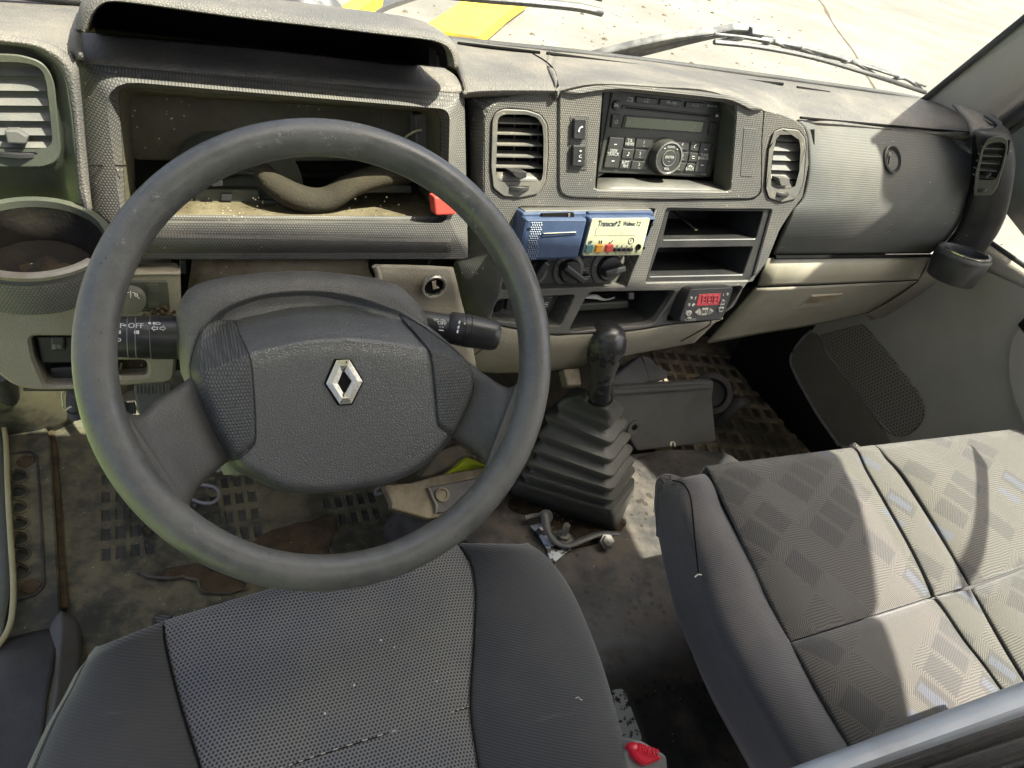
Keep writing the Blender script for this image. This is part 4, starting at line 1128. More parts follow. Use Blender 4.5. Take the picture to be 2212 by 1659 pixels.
# switch bay, tray
def tub(name, hole, depth, m, k=.86, dx=0, dv=0):
    q = rnd(uvpoly(FC, hole), .008); c = sum(q, V((0, 0))) / len(q)
    lo = [[FC.at(a.x, a.y, -.012) for a in q], [FC.at(c.x + (a.x - c.x) * k + dx, c.y + (a.y - c.y) * k + dv, -depth) for a in q]]
    return loft(name, lo, m, D, False, True, True)
tub('switch_bay', sw_hole, .03, M['dash_dots_dark'], .9)
FS = FC.off(-.026)
w1 = prism('rocker_switch', FS, z5(618, 765, 695, 765, 672, 850, 605, 852), M['stalk'], D, -.01, .008, .0015, .0012)
FS2 = FS.off(.0083)
tube('door_symbol', [FS2.hit(p) for p in z5(628, 836, 650, 836, 655, 806, 640, 806, 628, 822, 628, 836)], .0005, M['white'], w1, 4, n=1)
tube('door_symbol', [FS2.hit(p) for p in z5(630, 822, 652, 821)], .0005, M['white'], w1, 4, n=1)
prism('blank_switch', FS, z5(365, 770, 600, 766, 590, 860, 350, 866), M['black'], D, -.01, .003, .002, .001)
tub('console_tray', tray_hole, .075, M['black'], .88, 0, .004)
prism('tray_back', FC.off(-.060), z5(905, 745, 1270, 735, 1240, 800, 860, 812), M['void'], D, -.006, .0, .003, .001)
prism('tray_ledge', FC.off(-.050), z5(880, 815, 1240, 795, 1235, 850, 860, 875), M['olive'], D, -.02, .0, .004, .003)
cl = prism('tray_clip', FC.off(-.045), z5(1238, 738, 1278, 737, 1276, 785, 1236, 788), M['steel'], D, -.006, .0, .001, .001)
cr = patch('paper_slip', [[FC.hit(p, -.048) for p in z5(925, 752, 1000, 748, 1060, 775, 1135, 763)], [FC.hit(p, -.044) for p in z5(920, 775, 1000, 782, 1060, 790, 1135, 772)]], M['paper'], None, 4, 2, .001)
tag(cr, 'crumpled pale paper scrap at the back of the console tray', 'paper scrap')
stk = tube('thin_strip', [FC.hit(p, h) for p, h in zip(z5(1560, 150, 1640, 220, 1722, 285), (-.09, -.05, -.02))], .0028, M['olive'], None, 8, n=4, flat=.4)
tag(stk, 'thin dark plastic strip lying in the upper cubby hole', 'strip')
bm = bmesh.new()
for k in range(70):
    p = FC.hit(z5(random.uniform(860, 1300), random.uniform(880, 990))[0], -.066)
    bmesh.ops.create_icosphere(bm, subdivisions=1, radius=random.uniform(.0006, .0015), matrix=Matrix.Translation(p))
me = bpy.data.meshes.new('tray_crumbs'); bm.to_mesh(me); bm.free(); me.materials.append(M['stone'])
o = link(bpy.data.objects.new('tray_crumbs', me)); o['kind'] = 'stuff'; o['label'] = 'crumbs and grit in the console tray'

quad('light_stop_sheet', [(.30, .90, .42), (1.32, .90, .50), (1.32, .90, .81), (.30, .90, .81)], M['void'], D)  # black sheet added behind the console to stop see-through gaps and light leaks
# ------------------------------------------------------------------ radio
FR = FC.off(-.03)
RD = thing('car_radio', 'black car radio with round knob and green display in the centre of the dashboard', 'radio', FR.hit((1430, 290)))
prism('faceplate', FR, z3(1262, 332, 1335, 338, 2240, 433, 2330, 445, 2330, 520, 2180, 1085, 2110, 1090, 1280, 1050, 1195, 1098, 1200, 1050), M['black'], RD, -.05, -.002, .002, .001)
fp = prism('faceplate', FR, z3(1332, 335, 2300, 432, 2172, 1085, 1207, 1050), M['radio'], RD, -.05, 0, .003, .002)
def key(q, h=.0025, m='radio_key', r=.001, name='key', par=None, ch=.0008): return prism(name, FR, z3(*q), M[m], par or RD, -.002, h, r, ch)
FT_ = FR.off(.0027)
def lbl(s, x, y, sz, par, m='dim_print', F=FT_, rot=0): return text('lettering', s, F, z3(x, y)[0], sz, M[m], par, .0002, rot=rot, bold=.0001)
k = key((1543, 393, 1722, 412, 1715, 465, 1537, 447)); lbl('CD', 1630, 429, .0066, k)
k = key((1748, 413, 1938, 432, 1930, 484, 1740, 466)); lbl('FM AM', 1840, 448, .0062, k)
k = key((1970, 437, 2128, 450, 2120, 498, 1962, 488)); lbl('AUX', 2045, 466, .0055, k)
disc = prism('disc_logo', FR, z3(1470, 398, 1514, 402, 1512, 440, 1458, 434), M['dim_print'], RD, -.001, .0004, .0008, .0002)
text('lettering', 'disc', FR, z3(1488, 418)[0], .0042, M['radio_key'], disc, .0008)
lbl('Bluetooth', 2195, 474, .0040, RD, F=FR)
tube('bluetooth_logo', [FR.hit(p, .0004) for p in z3(2148, 466, 2160, 480, 2154, 488, 2154, 458, 2160, 466, 2148, 481)], .0003, M['dim_print'], RD, 4, n=1)
def rkey(x, y, r, sym):
    d = lathe('round_key', FR.hit(z3(x, y)[0]), FR.n, [(r, 0), (r, .002), (r * .85, .003), (0, .0032)], M['radio_key'], RD, 24)
    return d
d = rkey(1368, 468, .0062, 'x')
for a, b in (((1352, 452), (1384, 484)), ((1384, 452), (1352, 484)), ((1350, 470), (1388, 466))): tube('key_symbol', [FR.hit(p, .0034) for p in z3(*a, *b)], .0004, M['white'], d, 4, n=1)
d = rkey(2236, 555, .0062, 'e')
prism('key_symbol', FR, z3(2222, 566, 2236, 545, 2250, 568), M['white'], d, .003, .0036, .0003, .0001)
sl_ = key((1425, 465, 2200, 548, 2195, 582, 1412, 498), .0012, 'black', .002, 'disc_slot')
key((1450, 482, 2175, 558, 2172, 568, 1448, 492), .0016, 'void', .0005, 'slot_mouth', sl_, .0003)
k = key((1338, 545, 1414, 553, 1400, 668, 1324, 662)); 
pc = FR.hit(z3(1370, 610)[0], .0028)
tube('key_symbol', [pc + (FR.u * math.cos(a) + FR.v * math.sin(a)) * .0023 for a in [rad(125 + 290 * i / 8) for i in range(9)]], .0003, M['white'], k, 4, n=2)
tube('key_symbol', [pc + FR.v * .0006, pc + FR.v * .0032], .0003, M['white'], k, 4, n=1)
dw = key((1440, 552, 2140, 605, 2118, 712, 1412, 668), .0012, 'black', .002, 'display_frame')
key((1460, 566, 2120, 615, 2100, 702, 1440, 655), .0018, 'lcd', .001, 'display', dw, .0004)
key((2182, 612, 2245, 618, 2225, 725, 2160, 720))
key((1310, 735, 1700, 745, 1700, 790, 1640, 1030, 1255, 1012), .0008, 'black', .003, 'key_field')
key((1865, 765, 2195, 790, 2160, 1045, 1800, 1030), .0008, 'black', .003, 'key_field')
k = key((1316, 742, 1440, 750, 1415, 850, 1388, 1010, 1262, 1003), .003, r=.002)
FT2 = FR.off(.0032)
for s, x, y, sz in (('SEEK', 1347, 862, .0058), ('TRACK', 1341, 890, .0058)): lbl(s, x, y, sz, k, F=FT2)
def arrows(x, y, dr, par, F=FT2):
    for i in (0, 1): prism('key_symbol', F, z3(x + i * 12 - 12, y - 6, x + i * 12, y, x + i * 12 - 12, y + 6) if dr > 0 else z3(x + i * 12, y - 6, x + i * 12 - 12, y, x + i * 12, y + 6), M['white'], par, -.0002, .0003, .0001, .0001, seg=1)
arrows(1365, 805, 1, k); arrows(1340, 948, -1, k)
for q, s1, s2 in (((1450, 748, 1532, 752, 1520, 830, 1436, 826), 'TA', 'NEWS'), ((1428, 842, 1526, 848, 1508, 930, 1414, 925), '', ''), ((1412, 938, 1500, 944, 1482, 1020, 1393, 1014), 'RPT', 'MIX')):
    k = key(q); cx_ = sum(q[::2]) / 4; cy_ = sum(q[1::2]) / 4
    if s1: lbl(s1, cx_, cy_ - 14, .0068, k); lbl(s2, cx_, cy_ + 14, .005, k)
    else: tube('key_symbol', [FT_.hit(p, .0002) for p in z3(1460, 900, 1472, 898, 1474, 872, 1482, 884)], [.0009, .0004, .0003, .0003], M['white'], k, 5, n=2)
for q, s in (((1545, 752, 1690, 762, 1660, 840, 1532, 832), '1'), ((1536, 848, 1625, 855, 1615, 935, 1518, 930), '2'), ((1508, 946, 1618, 952, 1640, 1026, 1490, 1020), '3'), ((1870, 772, 2000, 780, 1985, 858, 1890, 852), '4'), ((1905, 868, 1990, 874, 1975, 952, 1885, 946), '5'), ((1880, 958, 1970, 965, 1945, 1038, 1830, 1030), '6')):
    k = key(q); cx_ = sum(q[::2]) / 4; cy_ = sum(q[1::2]) / 4
    lbl(s, cx_, cy_ - 8, .0058, k); lbl('...', cx_, cy_ + 14, .005, k)
k = key((2015, 782, 2092, 788, 2078, 864, 2002, 858)); tube('key_symbol', [FT_.hit(p, .0002) for p in z3(2038, 835, 2042, 818, 2056, 805)], [.0008, .0004, .0008], M['white'], k, 5)
k = key((2004, 876, 2075, 880, 2060, 956, 1988, 952)); tube('key_symbol', [FT_.hit(p, .0002) for p in z3(2020, 925, 2022, 905, 2032, 908, 2044, 906, 2042, 928, 2030, 926, 2020, 925)], .0003, M['white'], k, 4, n=1)
k = key((1982, 968, 2056, 972, 2030, 1042, 1958, 1038)); lbl('BACK', 2000, 1017, .0055, k)
tube('key_symbol', [FT_.hit(p, .0002) for p in z3(1992, 998, 2006, 988, 2020, 998)], [.0007, .0004, .0007], M['white'], k, 5)
k = key((2100, 790, 2192, 798, 2135, 1045, 2040, 1040), .003, r=.002)
lbl('TUNE', 2124, 898, .0054, k, F=FT2); lbl('SEARCH', 2117, 926, .0050, k, F=FT2); arrows(2140, 848, 1, k); arrows(2106, 984, -1, k)
key((2200, 800, 2215, 802, 2168, 1046, 2145, 1045), .002)
kc = FR.hit(z3(1775, 905)[0], .004)
kb = lathe('volume_knob', FR.hit(z3(1770, 905)[0]), FR.n, [(.0245, 0), (.0245, .003), (.0225, .006), (.0222, .014), (.0212, .0155), (.0198, .015), (.019, .0138), (0, .0138)], M['radio_key'], RD, 44)
FKB = Face(FR.hit(z3(1770, 905)[0]) + FR.n * .0142, FR.u, FR.v)
o_ = FKB.o
lathe('knob_ring', o_ - FR.n * .0007, FR.n, [(.0196, 0), (.0215, .0004), (.0217, .0016), (.0200, .0020), (.0194, .0008)], M['chrome'], kb, 44, cap=False)
lathe('enter_ring', o_, FR.n, [(.0098, .0), (.0099, .0009), (.0106, .0010), (.0107, 0)], M['chrome'], kb, 36, cap=False)
lathe('enter_key', o_, FR.n, [(.0094, .0), (.0092, .0012), (0, .0013)], M['radio_key'], kb, 32)
FE = Face(o_ + FR.n * .0015, FR.u, FR.v)
def tF(s, F, u, v, sz, par, m='dim_print'):
    # lettering placed by plane coordinates
    pt = F.at(u, v); c = pt - CAM; cc = V((AX.x * c.x + AY.x * c.y + AZ.x * c.z, AX.y * c.x + AY.y * c.y + AZ.y * c.z, AX.z * c.x + AY.z * c.y + AZ.z * c.z))
    return text('lettering', s, F, (1106 + 1609 * cc.x / -cc.z, 829.5 - 1609 * cc.y / -cc.z), sz, M[m], par, .0002, bold=.0001)
tF('ENTER', FE, 0, .0012, .0050, kb); tF('...', FE, 0, -.003, .005, kb)
tF('VOL', FKB, 0, -.0145, .0046, kb); tF('AUDIO', FKB, 0, .0145, .0040, kb)
for s in (-1, 1): tube('knob_mark', [FKB.at(s * .009, .0125, .0003), FKB.at(s * .0115, .0118, .0003)], .0006, M['dim_print'], kb, 4, n=1)
text('lettering', 'CY13B', FR, z3(2118, 1064)[0], .0035, M['dim_print'], RD, .0002)

# ------------------------------------------------------------------ blue temperature recorder
FX = FC.off(.030)
TR = thing('temperature_recorder', 'blue printer and cream keypad temperature recorder set below the radio', 'recorder', FX.hit((1265, 505)))
lm = z5(495, 203, 942, 205, 872, 496, 432, 512)
b1 = prism('printer_body', FX, lm, M['blue'], TR, -.045, 0, .003, .004)
prism('body_back', FX.off(-.012), z5(470, 158, 940, 150, 900, 480, 430, 500), M['blue'], TR, -.03, 0, .003, .004)
prism('paper_bay', FX, z5(612, 168, 842, 160, 845, 197, 608, 200), M['void'], b1, -.012, -.0085, .001, .0005)
prism('roller_tab', FX, z5(800, 166, 815, 166, 812, 190, 798, 190), M['chrome'], b1, -.01, -.007, .0005, .0003)
sl0 = prism('paper_slot', FX, z5(618, 305, 862, 296, 862, 318, 606, 338), M['blue'], b1, -.001, .0015, .001, .0008)
prism('slot_mouth', FX, z5(622, 308, 855, 299, 850, 306, 620, 317), M['void'], sl0, -.001, .0019, .0004, .0002)
tube('tear_edge', [FX.hit(p, .0022) for p in z5(622, 310, 740, 305, 855, 300)], .0005, M['cream'], sl0, 4, n=1)
lathe('screw_hole', FX.hit(z5(513, 278)[0]), FX.n, [(.0022, .0003), (0, .0004)], M['void'], b1, 14)
lathe('screw_hole', FX.hit(z5(478, 462)[0]), FX.n, [(.0022, .0003), (0, .0004)], M['void'], b1, 14)
vs = []; fs = []
for i in range(17):
    for j in range(5):
        if j == 4 and 6 <= i <= 9: continue
        p = FX.hit(z5(540 + j * 16 + (6 if i % 2 else 0) - i * 2.6, 237 + i * 16)[0])
        bb = len(vs)
        for dx, dy in ((-1, -1), (1, -1), (1, 1), (-1, 1)): vs.append(p + (FX.u * dx + FX.v * dy) * .0014)
        vs.append(p + FX.n * .0012)
        for q in range(4): fs.append((bb + q, bb + (q + 1) % 4, bb + 4))
nub = meshobj('grip_nubs', vs, fs, M['blue'], b1, False)
rm = z5(958, 196, 1395, 192, 1437, 195, 1330, 466, 893, 484)
b2 = prism('keypad_body', FX, rm, M['blue'], TR, -.04, -.001, .003, .003)
prism('body_back', FX.off(-.014), z5(940, 145, 1398, 138, 1425, 160, 1340, 450, 900, 470), M['blue'], TR, -.028, 0, .003, .004)
prism('top_bar', FX.off(-.016), z5(490, 146, 1395, 136, 1398, 150, 488, 158), M['steel'], TR, -.02, .001, .0005, .0005)
for q in z5(1405, 248, 1348, 417): lathe('screw_hole', FX.hit(q), FX.n, [(.0021, -.0008), (0, -.0006)], M['void'], b2, 14)
lab = prism('keypad_label', FX, z5(975, 204, 1391, 200, 1325, 466, 903, 470), M['cream'], b2, -.002, .0008, .003, .0004)
FXl = FX.off(.0009)
text('lettering', 'Transcan', FXl, z5(1078, 240)[0], .0105, M['dark_print'], lab, .0002, shear=.2, bold=.00015, fit=(z5(1014, 240)[0], z5(1140, 239)[0]))
text('lettering', '\u00ae', FXl, z5(1148, 232)[0], .0042, M['dark_print'], lab, .0002, bold=.0001)
text('lettering', '2', FXl, z5(1165, 239)[0], .0105, M['dark_print'], lab, .0002, shear=.2, bold=.0002, sx=.8)
text('lettering', 'Welmec 7.2', FXl, z5(1258, 240)[0], .0080, M['dark_print'], lab, .0002, shear=.2, bold=.0001, fit=(z5(1198, 240)[0], z5(1320, 239)[0]))
df = prism('display_window', FX, z5(1004, 263, 1300, 262, 1284, 326, 990, 328), M['lcd_pale'], lab, -.001, .0013, .0006, .0004)
for nm, q, m in (('green_key', (935, 395, 986, 393, 975, 448, 922, 450), 'teal'), ('yellow_key', (1008, 394, 1058, 392, 1047, 446, 996, 448), 'orange'), ('red_key', (1080, 392, 1130, 390, 1120, 443, 1070, 446), 'red')):
    prism(nm, FX, z5(*q), M[m], lab, -.001, .0042, .001, .001)
for x in (1150, 1185, 1220, 1254): prism('small_key', FX, z5(x - 14, 416, x + 16, 414, x + 10, 440, x - 20, 442), M['stalk'], lab, -.001, .0042, .0008, .0008)
lathe('jack_socket', FX.hit(z5(1301, 405)[0]), FX.n, [(.0042, .0008), (.004, .0022), (.0025, .0022), (.0022, .0012), (0, .0012)], M['void'], lab, 20)
S = lambda pts, r=.0005: tube('symbol', [FXl.hit(p, .0003) for p in pts], r, M['dark_print'], lab, 4, n=1)
S(z5(1026, 360, 1022, 386), .0009); S(z5(1042, 360, 1038, 386), .0009); S(z5(1096, 372, 1102, 382, 1122, 358), .0008)
S(z5(950, 366, 974, 360, 970, 378, 946, 384, 950, 366)); S(z5(962, 364, 958, 382)); S(z5(948, 374, 972, 369))
cc_ = FXl.hit(z5(1254, 362)[0], .0003)
tube('symbol', [cc_ + (FX.u * math.cos(a) + FX.v * math.sin(a)) * .0042 for a in [i * .5236 for i in range(12)]], .0005, M['dark_print'], lab, 4, closed=True, n=1)
S(z5(1254, 352, 1254, 363, 1246, 364), .0005)
for x, y in ((938, 457), (1012, 455), (1083, 452)): S(z5(x - 8, y, x + 8, y - 1), .0006)
for i, x in enumerate((1153, 1188, 1224, 1259)): S(z5(x - 5, 400, x, 395, x + 5, 400, x, 404, x - 5, 400), .0003); S(z5(x - 14, 450, x - 8, 446, x - 8, 453, x - 14, 450), .0003)
S(z5(1284, 440, 1290, 428, 1296, 440, 1290, 448, 1284, 440), .0004)

# ------------------------------------------------------------------ fridge controller
FZ0 = FC.off(.022)
c0 = FZ0.hit(z5(1780, 830)[0])
FZ = Face(c0, (1, 0, 0), (0, math.sin(rad(20)), math.cos(rad(20))))
ZC = thing('fridge_controller', 'black fridge control box with red display and cream keys at the console bottom right', 'controller', c0)
front_ = z5(1672, 722, 1700, 706, 1985, 694, 1990, 712, 1925, 900, 1900, 935, 1612, 952, 1600, 930)
zb = prism('housing', FZ, front_, M['black'], ZC, -.05, 0, .003, .002)
prism('housing_side', FZ.off(-.014), z5(1655, 720, 1960, 700, 1900, 910, 1575, 940), M['black'], ZC, -.04, 0, .004, .003)
dsp = prism('display', FZ, z5(1742, 748, 1900, 740, 1885, 825, 1722, 832), M['red_lens'], zb, -.001, .0008, .0015, .0005)
FZd = FZ.off(.001)
def seven(x, y, w_, h_, seg):
    pts = {'a': (x, y, x + w_, y - 1), 'b': (x + w_, y, x + w_ - 3, y + h_), 'c': (x + w_ - 3, y + h_, x + w_ - 6, y + 2 * h_), 'd': (x - 6, y + 2 * h_ + 1, x + w_ - 6, y + 2 * h_), 'e': (x - 3, y + h_, x - 6, y + 2 * h_), 'f': (x, y, x - 3, y + h_), 'g': (x - 3, y + h_ + 1, x + w_ - 3, y + h_)}
    for s in seg: tube('segment', [FZd.hit(p) for p in z5(*pts[s])], .0009, M['red_dark'], dsp, 4, n=1)
for x in (1765, 1808, 1850): seven(x, 760, 26, 24, 'abcdefg')
for q, s in (((1650, 870, 1690, 866, 1692, 885, 1672, 908, 1650, 900), 's'), ((1712, 880, 1752, 850, 1758, 895, 1745, 902), '-'), ((1768, 848, 1812, 845, 1800, 898, 1756, 902), 'SET'), ((1822, 846, 1852, 868, 1815, 895, 1808, 893), '+'), ((1905, 800, 1915, 785, 1932, 790, 1928, 825, 1890, 830), 'ON'), ((1888, 842, 1924, 838, 1918, 870, 1895, 880, 1878, 870), 'OFF'), ((1658, 914, 1690, 912, 1690, 924, 1656, 926), '')):
    k = prism('key', FZ, z5(*q), M['key_pale'], zb, -.001, .0022, .002, .0007)
    if s: text('lettering', s, FZ.off(.0023), z5(sum(q[::2]) / (len(q) / 2), sum(q[1::2]) / (len(q) / 2))[0], .0066 if len(s) < 3 else .0058, M['dark_print'], k, .0002, bold=.0001)
for q in ((1686, 774), (1670, 823), (1946, 747)): lathe('lamp', FZ.hit(z5(*q)[0]), FZ.n, [(.0024, 0), (.0018, .0008), (0, .001)], M['key_pale'], zb, 14)
for q in ((1712, 785, 1718, 774, 1714, 774, 1722, 764), (1700, 835, 1700, 812), (1690, 824, 1712, 822), (1692, 833, 1708, 813), (1918, 743, 1916, 758)): tube('symbol', [FZ.hit(p, .0005) for p in z5(*q)], .0006, M['white'], zb, 4, n=1)
text('lettering', 'HUBBARD', FZ, z5(1680, 932)[0], .0046, M['dim_print'], zb, .0003)

# ------------------------------------------------------------------ glovebox side
gl_l = [(1724, 258), (1744, 284), (1748, 355), (1737, 426), (1711, 462), (1690, 508), (1671, 551)]
gl_r = [(2099, 291), (2102, 318), (2103, 355), (2094, 412), (2072, 479), (2043, 522), (2009, 548)]
gy = [.858, .838, .806, .786, .779, .786, .800]
rows = []
for a, b, yv in zip(gl_l, gl_r, gy):
    rows.append([P((a[0] + (b[0] - a[0]) * t, a[1] + (b[1] - a[1]) * t), y=min(yv, lim)) for t, lim in ((0, .812), (.05, .84), (.2, 9), (.5, 9), (.8, 9), (.96, .85), (1, .83))])
gl_o = patch('glovebox_lid', rows, M['glove'], D, 3, 5, .006)
tube('lid_seam', [q + V((0, -.003, .004)) for q in rows[0]], .0020, M['void'], D, 5)
tube('lid_seam', [q + V((0, -.005, -.001)) for q in rows[-1]], .0034, M['void'], D, 5)
FLk = tanface(gl_o, (1926, 345), .0005)
lk = lathe('lid_lock', FLk.o, FLk.n, [(.0180, -.002), (.0185, .0025), (.0165, .0035), (.0155, .002), (.013, -.006), (0, -.007)], M['black'], D, 32, sy=1.25)
prism('key_slot', FLk, z4(1392, 930, 1402, 922, 1410, 930, 1395, 1010, 1383, 1020, 1376, 1010), M['frame_grey'], lk, -.006, .002, .002, .0008)
prism('slot_mouth', FLk, z4(1392, 948, 1400, 948, 1392, 1000, 1384, 1000), M['void'], lk, -.002, .0026, .0005, .0002)
# beige lower dash
def band(name, top, bot, ytop, ybot, m, bulge=0, nmid=2, label=None):
    rows = []
    for k in range(nmid + 2):
        t = k / (nmid + 1)
        yv = ytop + (ybot - ytop) * t - bulge * math.sin(math.pi * t)
        rows.append([P((a[0] + (b[0] - a[0]) * t, a[1] + (b[1] - a[1]) * t), y=yv) for a, b in zip(top, bot)])
    return patch(name, rows, m, D, 4, 4, .005, label)
band('trim_bar', [(1660, 557), (1780, 555), (1900, 552), (2009, 550)], [(1639, 618), (1760, 614), (1880, 609), (1983, 604)], .800, .792, M['beige_smooth'], .006)
ld = band('compartment_lid', [(1636, 623), (1760, 618), (1880, 612), (1982, 607)], [(1530, 742), (1640, 722), (1760, 702), (1870, 677)], .793, .845, M['beige_smooth'], .004, 3)
tube('lid_seam', [P(p, y=.7945) for p in [(1637, 620), (1760, 616), (1880, 610.5), (1983, 605.5)]], .0014, M['void'], D, 5)
tube('lid_seam', [P(p, y=v) for p, v in zip([(1984, 606), (1950, 632), (1910, 657), (1872, 677)], (.793, .81, .828, .843))], .0010, M['rust'], D, 5)
hp = z5  # handle recess in the lid
FHd = tanface(ld, (1768, 652), .0005)
hd = prism('lid_handle', FHd, L5(548, 488, 782, 474, 745, 515, 640, 570, 405, 592, 470, 555), M['beige_smooth'], D, -.02, .0015, .004, .003)
prism('handle_well', FHd, L5(552, 494, 772, 480, 700, 532, 492, 548), M['beige_metal'], hd, -.01, .0022, .004, .0015)
outer_t = [(2010, 552), (2004, 578), (1984, 606), (1950, 634), (1910, 660), (1870, 680)]
outer_b = [(2110, 588), (2088, 604), (2052, 630), (2000, 655), (1945, 676), (1880, 692)]
rows = []
for k in range(4):
    t = k / 3
    rows.append([P((a[0] + (b[0] - a[0]) * t, a[1] + (b[1] - a[1]) * t), y=yy + .012 * t) for a, b, yy in zip(outer_t, outer_b, (.799, .796, .795, .812, .830, .846))])
patch('trim_corner', rows, M['beige_smooth'], D, 4, 4, .005)
# beige valance below the centre console
vt = [(1010, 692), (1062, 701), (1185, 723), (1242, 722), (1362, 715), (1455, 700), (1530, 693), (1560, 682)]
vb = [(1000, 785), (1046, 804), (1120, 806), (1186, 802), (1268, 789), (1351, 769), (1452, 750), (1500, 741), (1532, 728)]
rows = []
for k, (t, hh) in enumerate(((0, -.004), (.06, .0), (.4, -.004), (.8, -.022), (1, -.045))):
    rows.append([FC.hit((a[0] + (b[0] - a[0]) * t, a[1] + (b[1] - a[1]) * t), hh - .0 * t) for a, b in zip(vt, vb)])
patch('console_valance', rows, M['beige'], D, 4, 4, .005)
tube('valance_seam', [FC.hit(p, h) for p, h in (((1536, 693), .001), ((1533, 702), .0), ((1510, 716), -.004), ((1470, 738), -.016))], .0009, M['rust'], D, 5)
tube('valance_seam', [FC.hit(p, h) for p, h in (((1045, 752), -.0), ((1020, 770), -.004))], .0010, M['rust'], D, 5, n=1)

# ------------------------------------------------------------------ right end pod with vent and cup holder
pl_ = [(2119, 277), (2101, 291), (2104, 355), (2094, 426), (2072, 486), (2044, 525), (2022, 546)]
pr_ = [(2154, 263), (2183, 288), (2195, 350), (2180, 444), (2160, 497), (2138, 530), (2110, 575)]
py_l = [.80, .795, .785, .778, .776, .78, .785]; py_r = [.80, .775, .755, .735, .735, .735, .74]
rows = []
for a, b, ya, yb in zip(pl_, pr_, py_l, py_r):
    qa, qb = P(a, y=ya), P(b, y=yb)
    rows.append([qa + (qa - CAM).normalized() * .06, qa, qa * .66 + qb * .34 + V((0, -.010, 0)), qa * .33 + qb * .67 + V((0, -.010, 0)), qb, qb + V((.006, .03, 0))])
ep_o = patch('end_pod', rows, M['black'], D, 4, 5, .004)
patch('pod_cap', [[P(p, y=.86) for p in [(2060, 224), (2110, 238), (2150, 250)]], [P(p, y=.82) for p in [(2092, 262), (2130, 262), (2166, 266)]], [P(p, y=.798) for p in [(2100, 294), (2122, 282), (2158, 270)]]], M['dash_grain'], D, 3, 3, .004)
tube('pod_seam', [P(p, y=v) + V((-.002, -.004, 0)) for p, v in zip(pl_[1:], py_l[1:])], .0036, M['void'], D, 5)
A_, B_ = P((2120, 400), y=.772), P((2168, 310), y=.757)
uu = (P((2172, 350), y=.756) - P((2120, 350), y=.776)).normalized()
FE_ = tanface(ep_o, (2138, 352), .013, uu)
ev = bezel('air_vent', FE_, z4(1990, 845, 2030, 828, 2085, 830, 2112, 845, 2115, 900, 2085, 1030, 2050, 1140, 2010, 1190, 1905, 1192, 1915, 1060, 1955, 900), z4(1990, 880, 2030, 865, 2080, 866, 2100, 878, 2098, 920, 2070, 1030, 2040, 1092, 2000, 1096, 1935, 1092, 1945, 1020, 1965, 920), M['olive'], D, -.004, .004, .004, .004, .02)
ev['label'] = 'small air vent with open louvres at the far right end of the dashboard'
quad('vent_back', [FE_.hit(p, -.016) for p in z4(1900, 850, 2130, 850, 2090, 1110, 1890, 1110)], M['void'], ev)
for (xa, ya, xb, yb) in ((1978, 900, 2090, 905), (1962, 945, 2080, 950), (1950, 988, 2066, 995), (1940, 1032, 2052, 1040), (1935, 1075, 2038, 1085)):
    A, B = FE_.hit(z4(xa, ya)[0], -.004), FE_.hit(z4(xb, yb)[0], -.004); bk = V((0, .012, 0))
    loft('slat', [[A, B, B + bk, A + bk], [q - V((0, 0, .0016)) for q in (A, B, B + bk, A + bk)]], M['frame_grey'], ev, True, True, False)
prism('vent_tab', FE_, z4(1975, 1075, 2010, 1055, 2018, 1062, 1985, 1090), M['black'], ev, -.01, .006, .001, .001)
thumbwheel(FE_.off(.003), z4(1928, 1142, 1996, 1146, 1988, 1168, 1922, 1165), ev)
ec = P((2084, 545), y=.728)
pc = lathe('cup_holder', ec, (0, .10, 1), [(.040, -.050), (.0445, -.024), (.0445, -.004), (.043, .0), (.039, .0), (.037, -.004), (.036, -.04), (0, -.042)], M['black'], D, 44)
pc['label'] = 'round cup holder under the right end vent'
lathe('cup_rim', ec + V((0, 0, -.001)), (0, .10, 1), [(.0455, -.006), (.0462, -.002), (.0445, .0015), (.0400, .0018)], M['dash_dots_dark'], pc, 40, cap=False, a0=150, a1=400, up=V((0, 1, 0)))
lathe('cup_spacer', ec + V((0, 0, .0022)), (0, .10, 1), [(.037, .0), (.0415, .0), (.0415, .0022), (.037, .0022), (.037, 0)], M['chrome'], pc, 36, cap=False, a0=160, a1=330, up=V((0, 1, 0)))
# ------------------------------------------------------------------ steering wheel
WC = V((.1386, .5077, .6858)); WT = rad(50.36)
FW = Face(WC, (1, 0, 0), (0, math.cos(WT), math.sin(WT)))
SW = thing('steering_wheel', 'worn grey two spoke steering wheel with a diamond badge in front of the driver seat', 'steering wheel', WC)
RR, RT = .1893, .0157
vs = []; fs = []; n1, n2 = 120, 20
for i in range(n1):
    a = 2 * math.pi * i / n1
    # slight finger swell near the spokes
    for j in range(n2):
        b = 2 * math.pi * j / n2
        rt = RT * (1 + .03 * math.sin(9 * a + 1) * 0)
        r = RR + rt * math.cos(b)
        vs.append(FW.at(r * math.cos(a), r * math.sin(a), rt * 1.05 * math.sin(b)))
for i in range(n1):
    for j in range(n2): fs.append((i * n2 + j, i * n2 + (j + 1) % n2, (i + 1) % n1 * n2 + (j + 1) % n2, (i + 1) % n1 * n2 + j))
meshobj('rim', vs, fs, M['rim'], SW)
HS = -.045      # pad plane below the rim plane
FH = FW.off(HS)
def web(name, up_, lo_, hs, m):
    rows = []
    for t in (0, .0, .12, .35, .65, .88, 1, 1):
        rows.append(None)
    ts = (0, .05, .2, .5, .8, .95, 1); hb = (-.012, -.004, .0, .002, .0, -.004, -.012)
    rows = []
    for t, b in zip(ts, hb):
        rows.append([FW.hit((a[0] + (c[0] - a[0]) * t, a[1] + (c[1] - a[1]) * t), h + b) for a, c, h in zip(up_, lo_, hs)])
    return patch(name, rows, m, SW, 4, 3, .012)
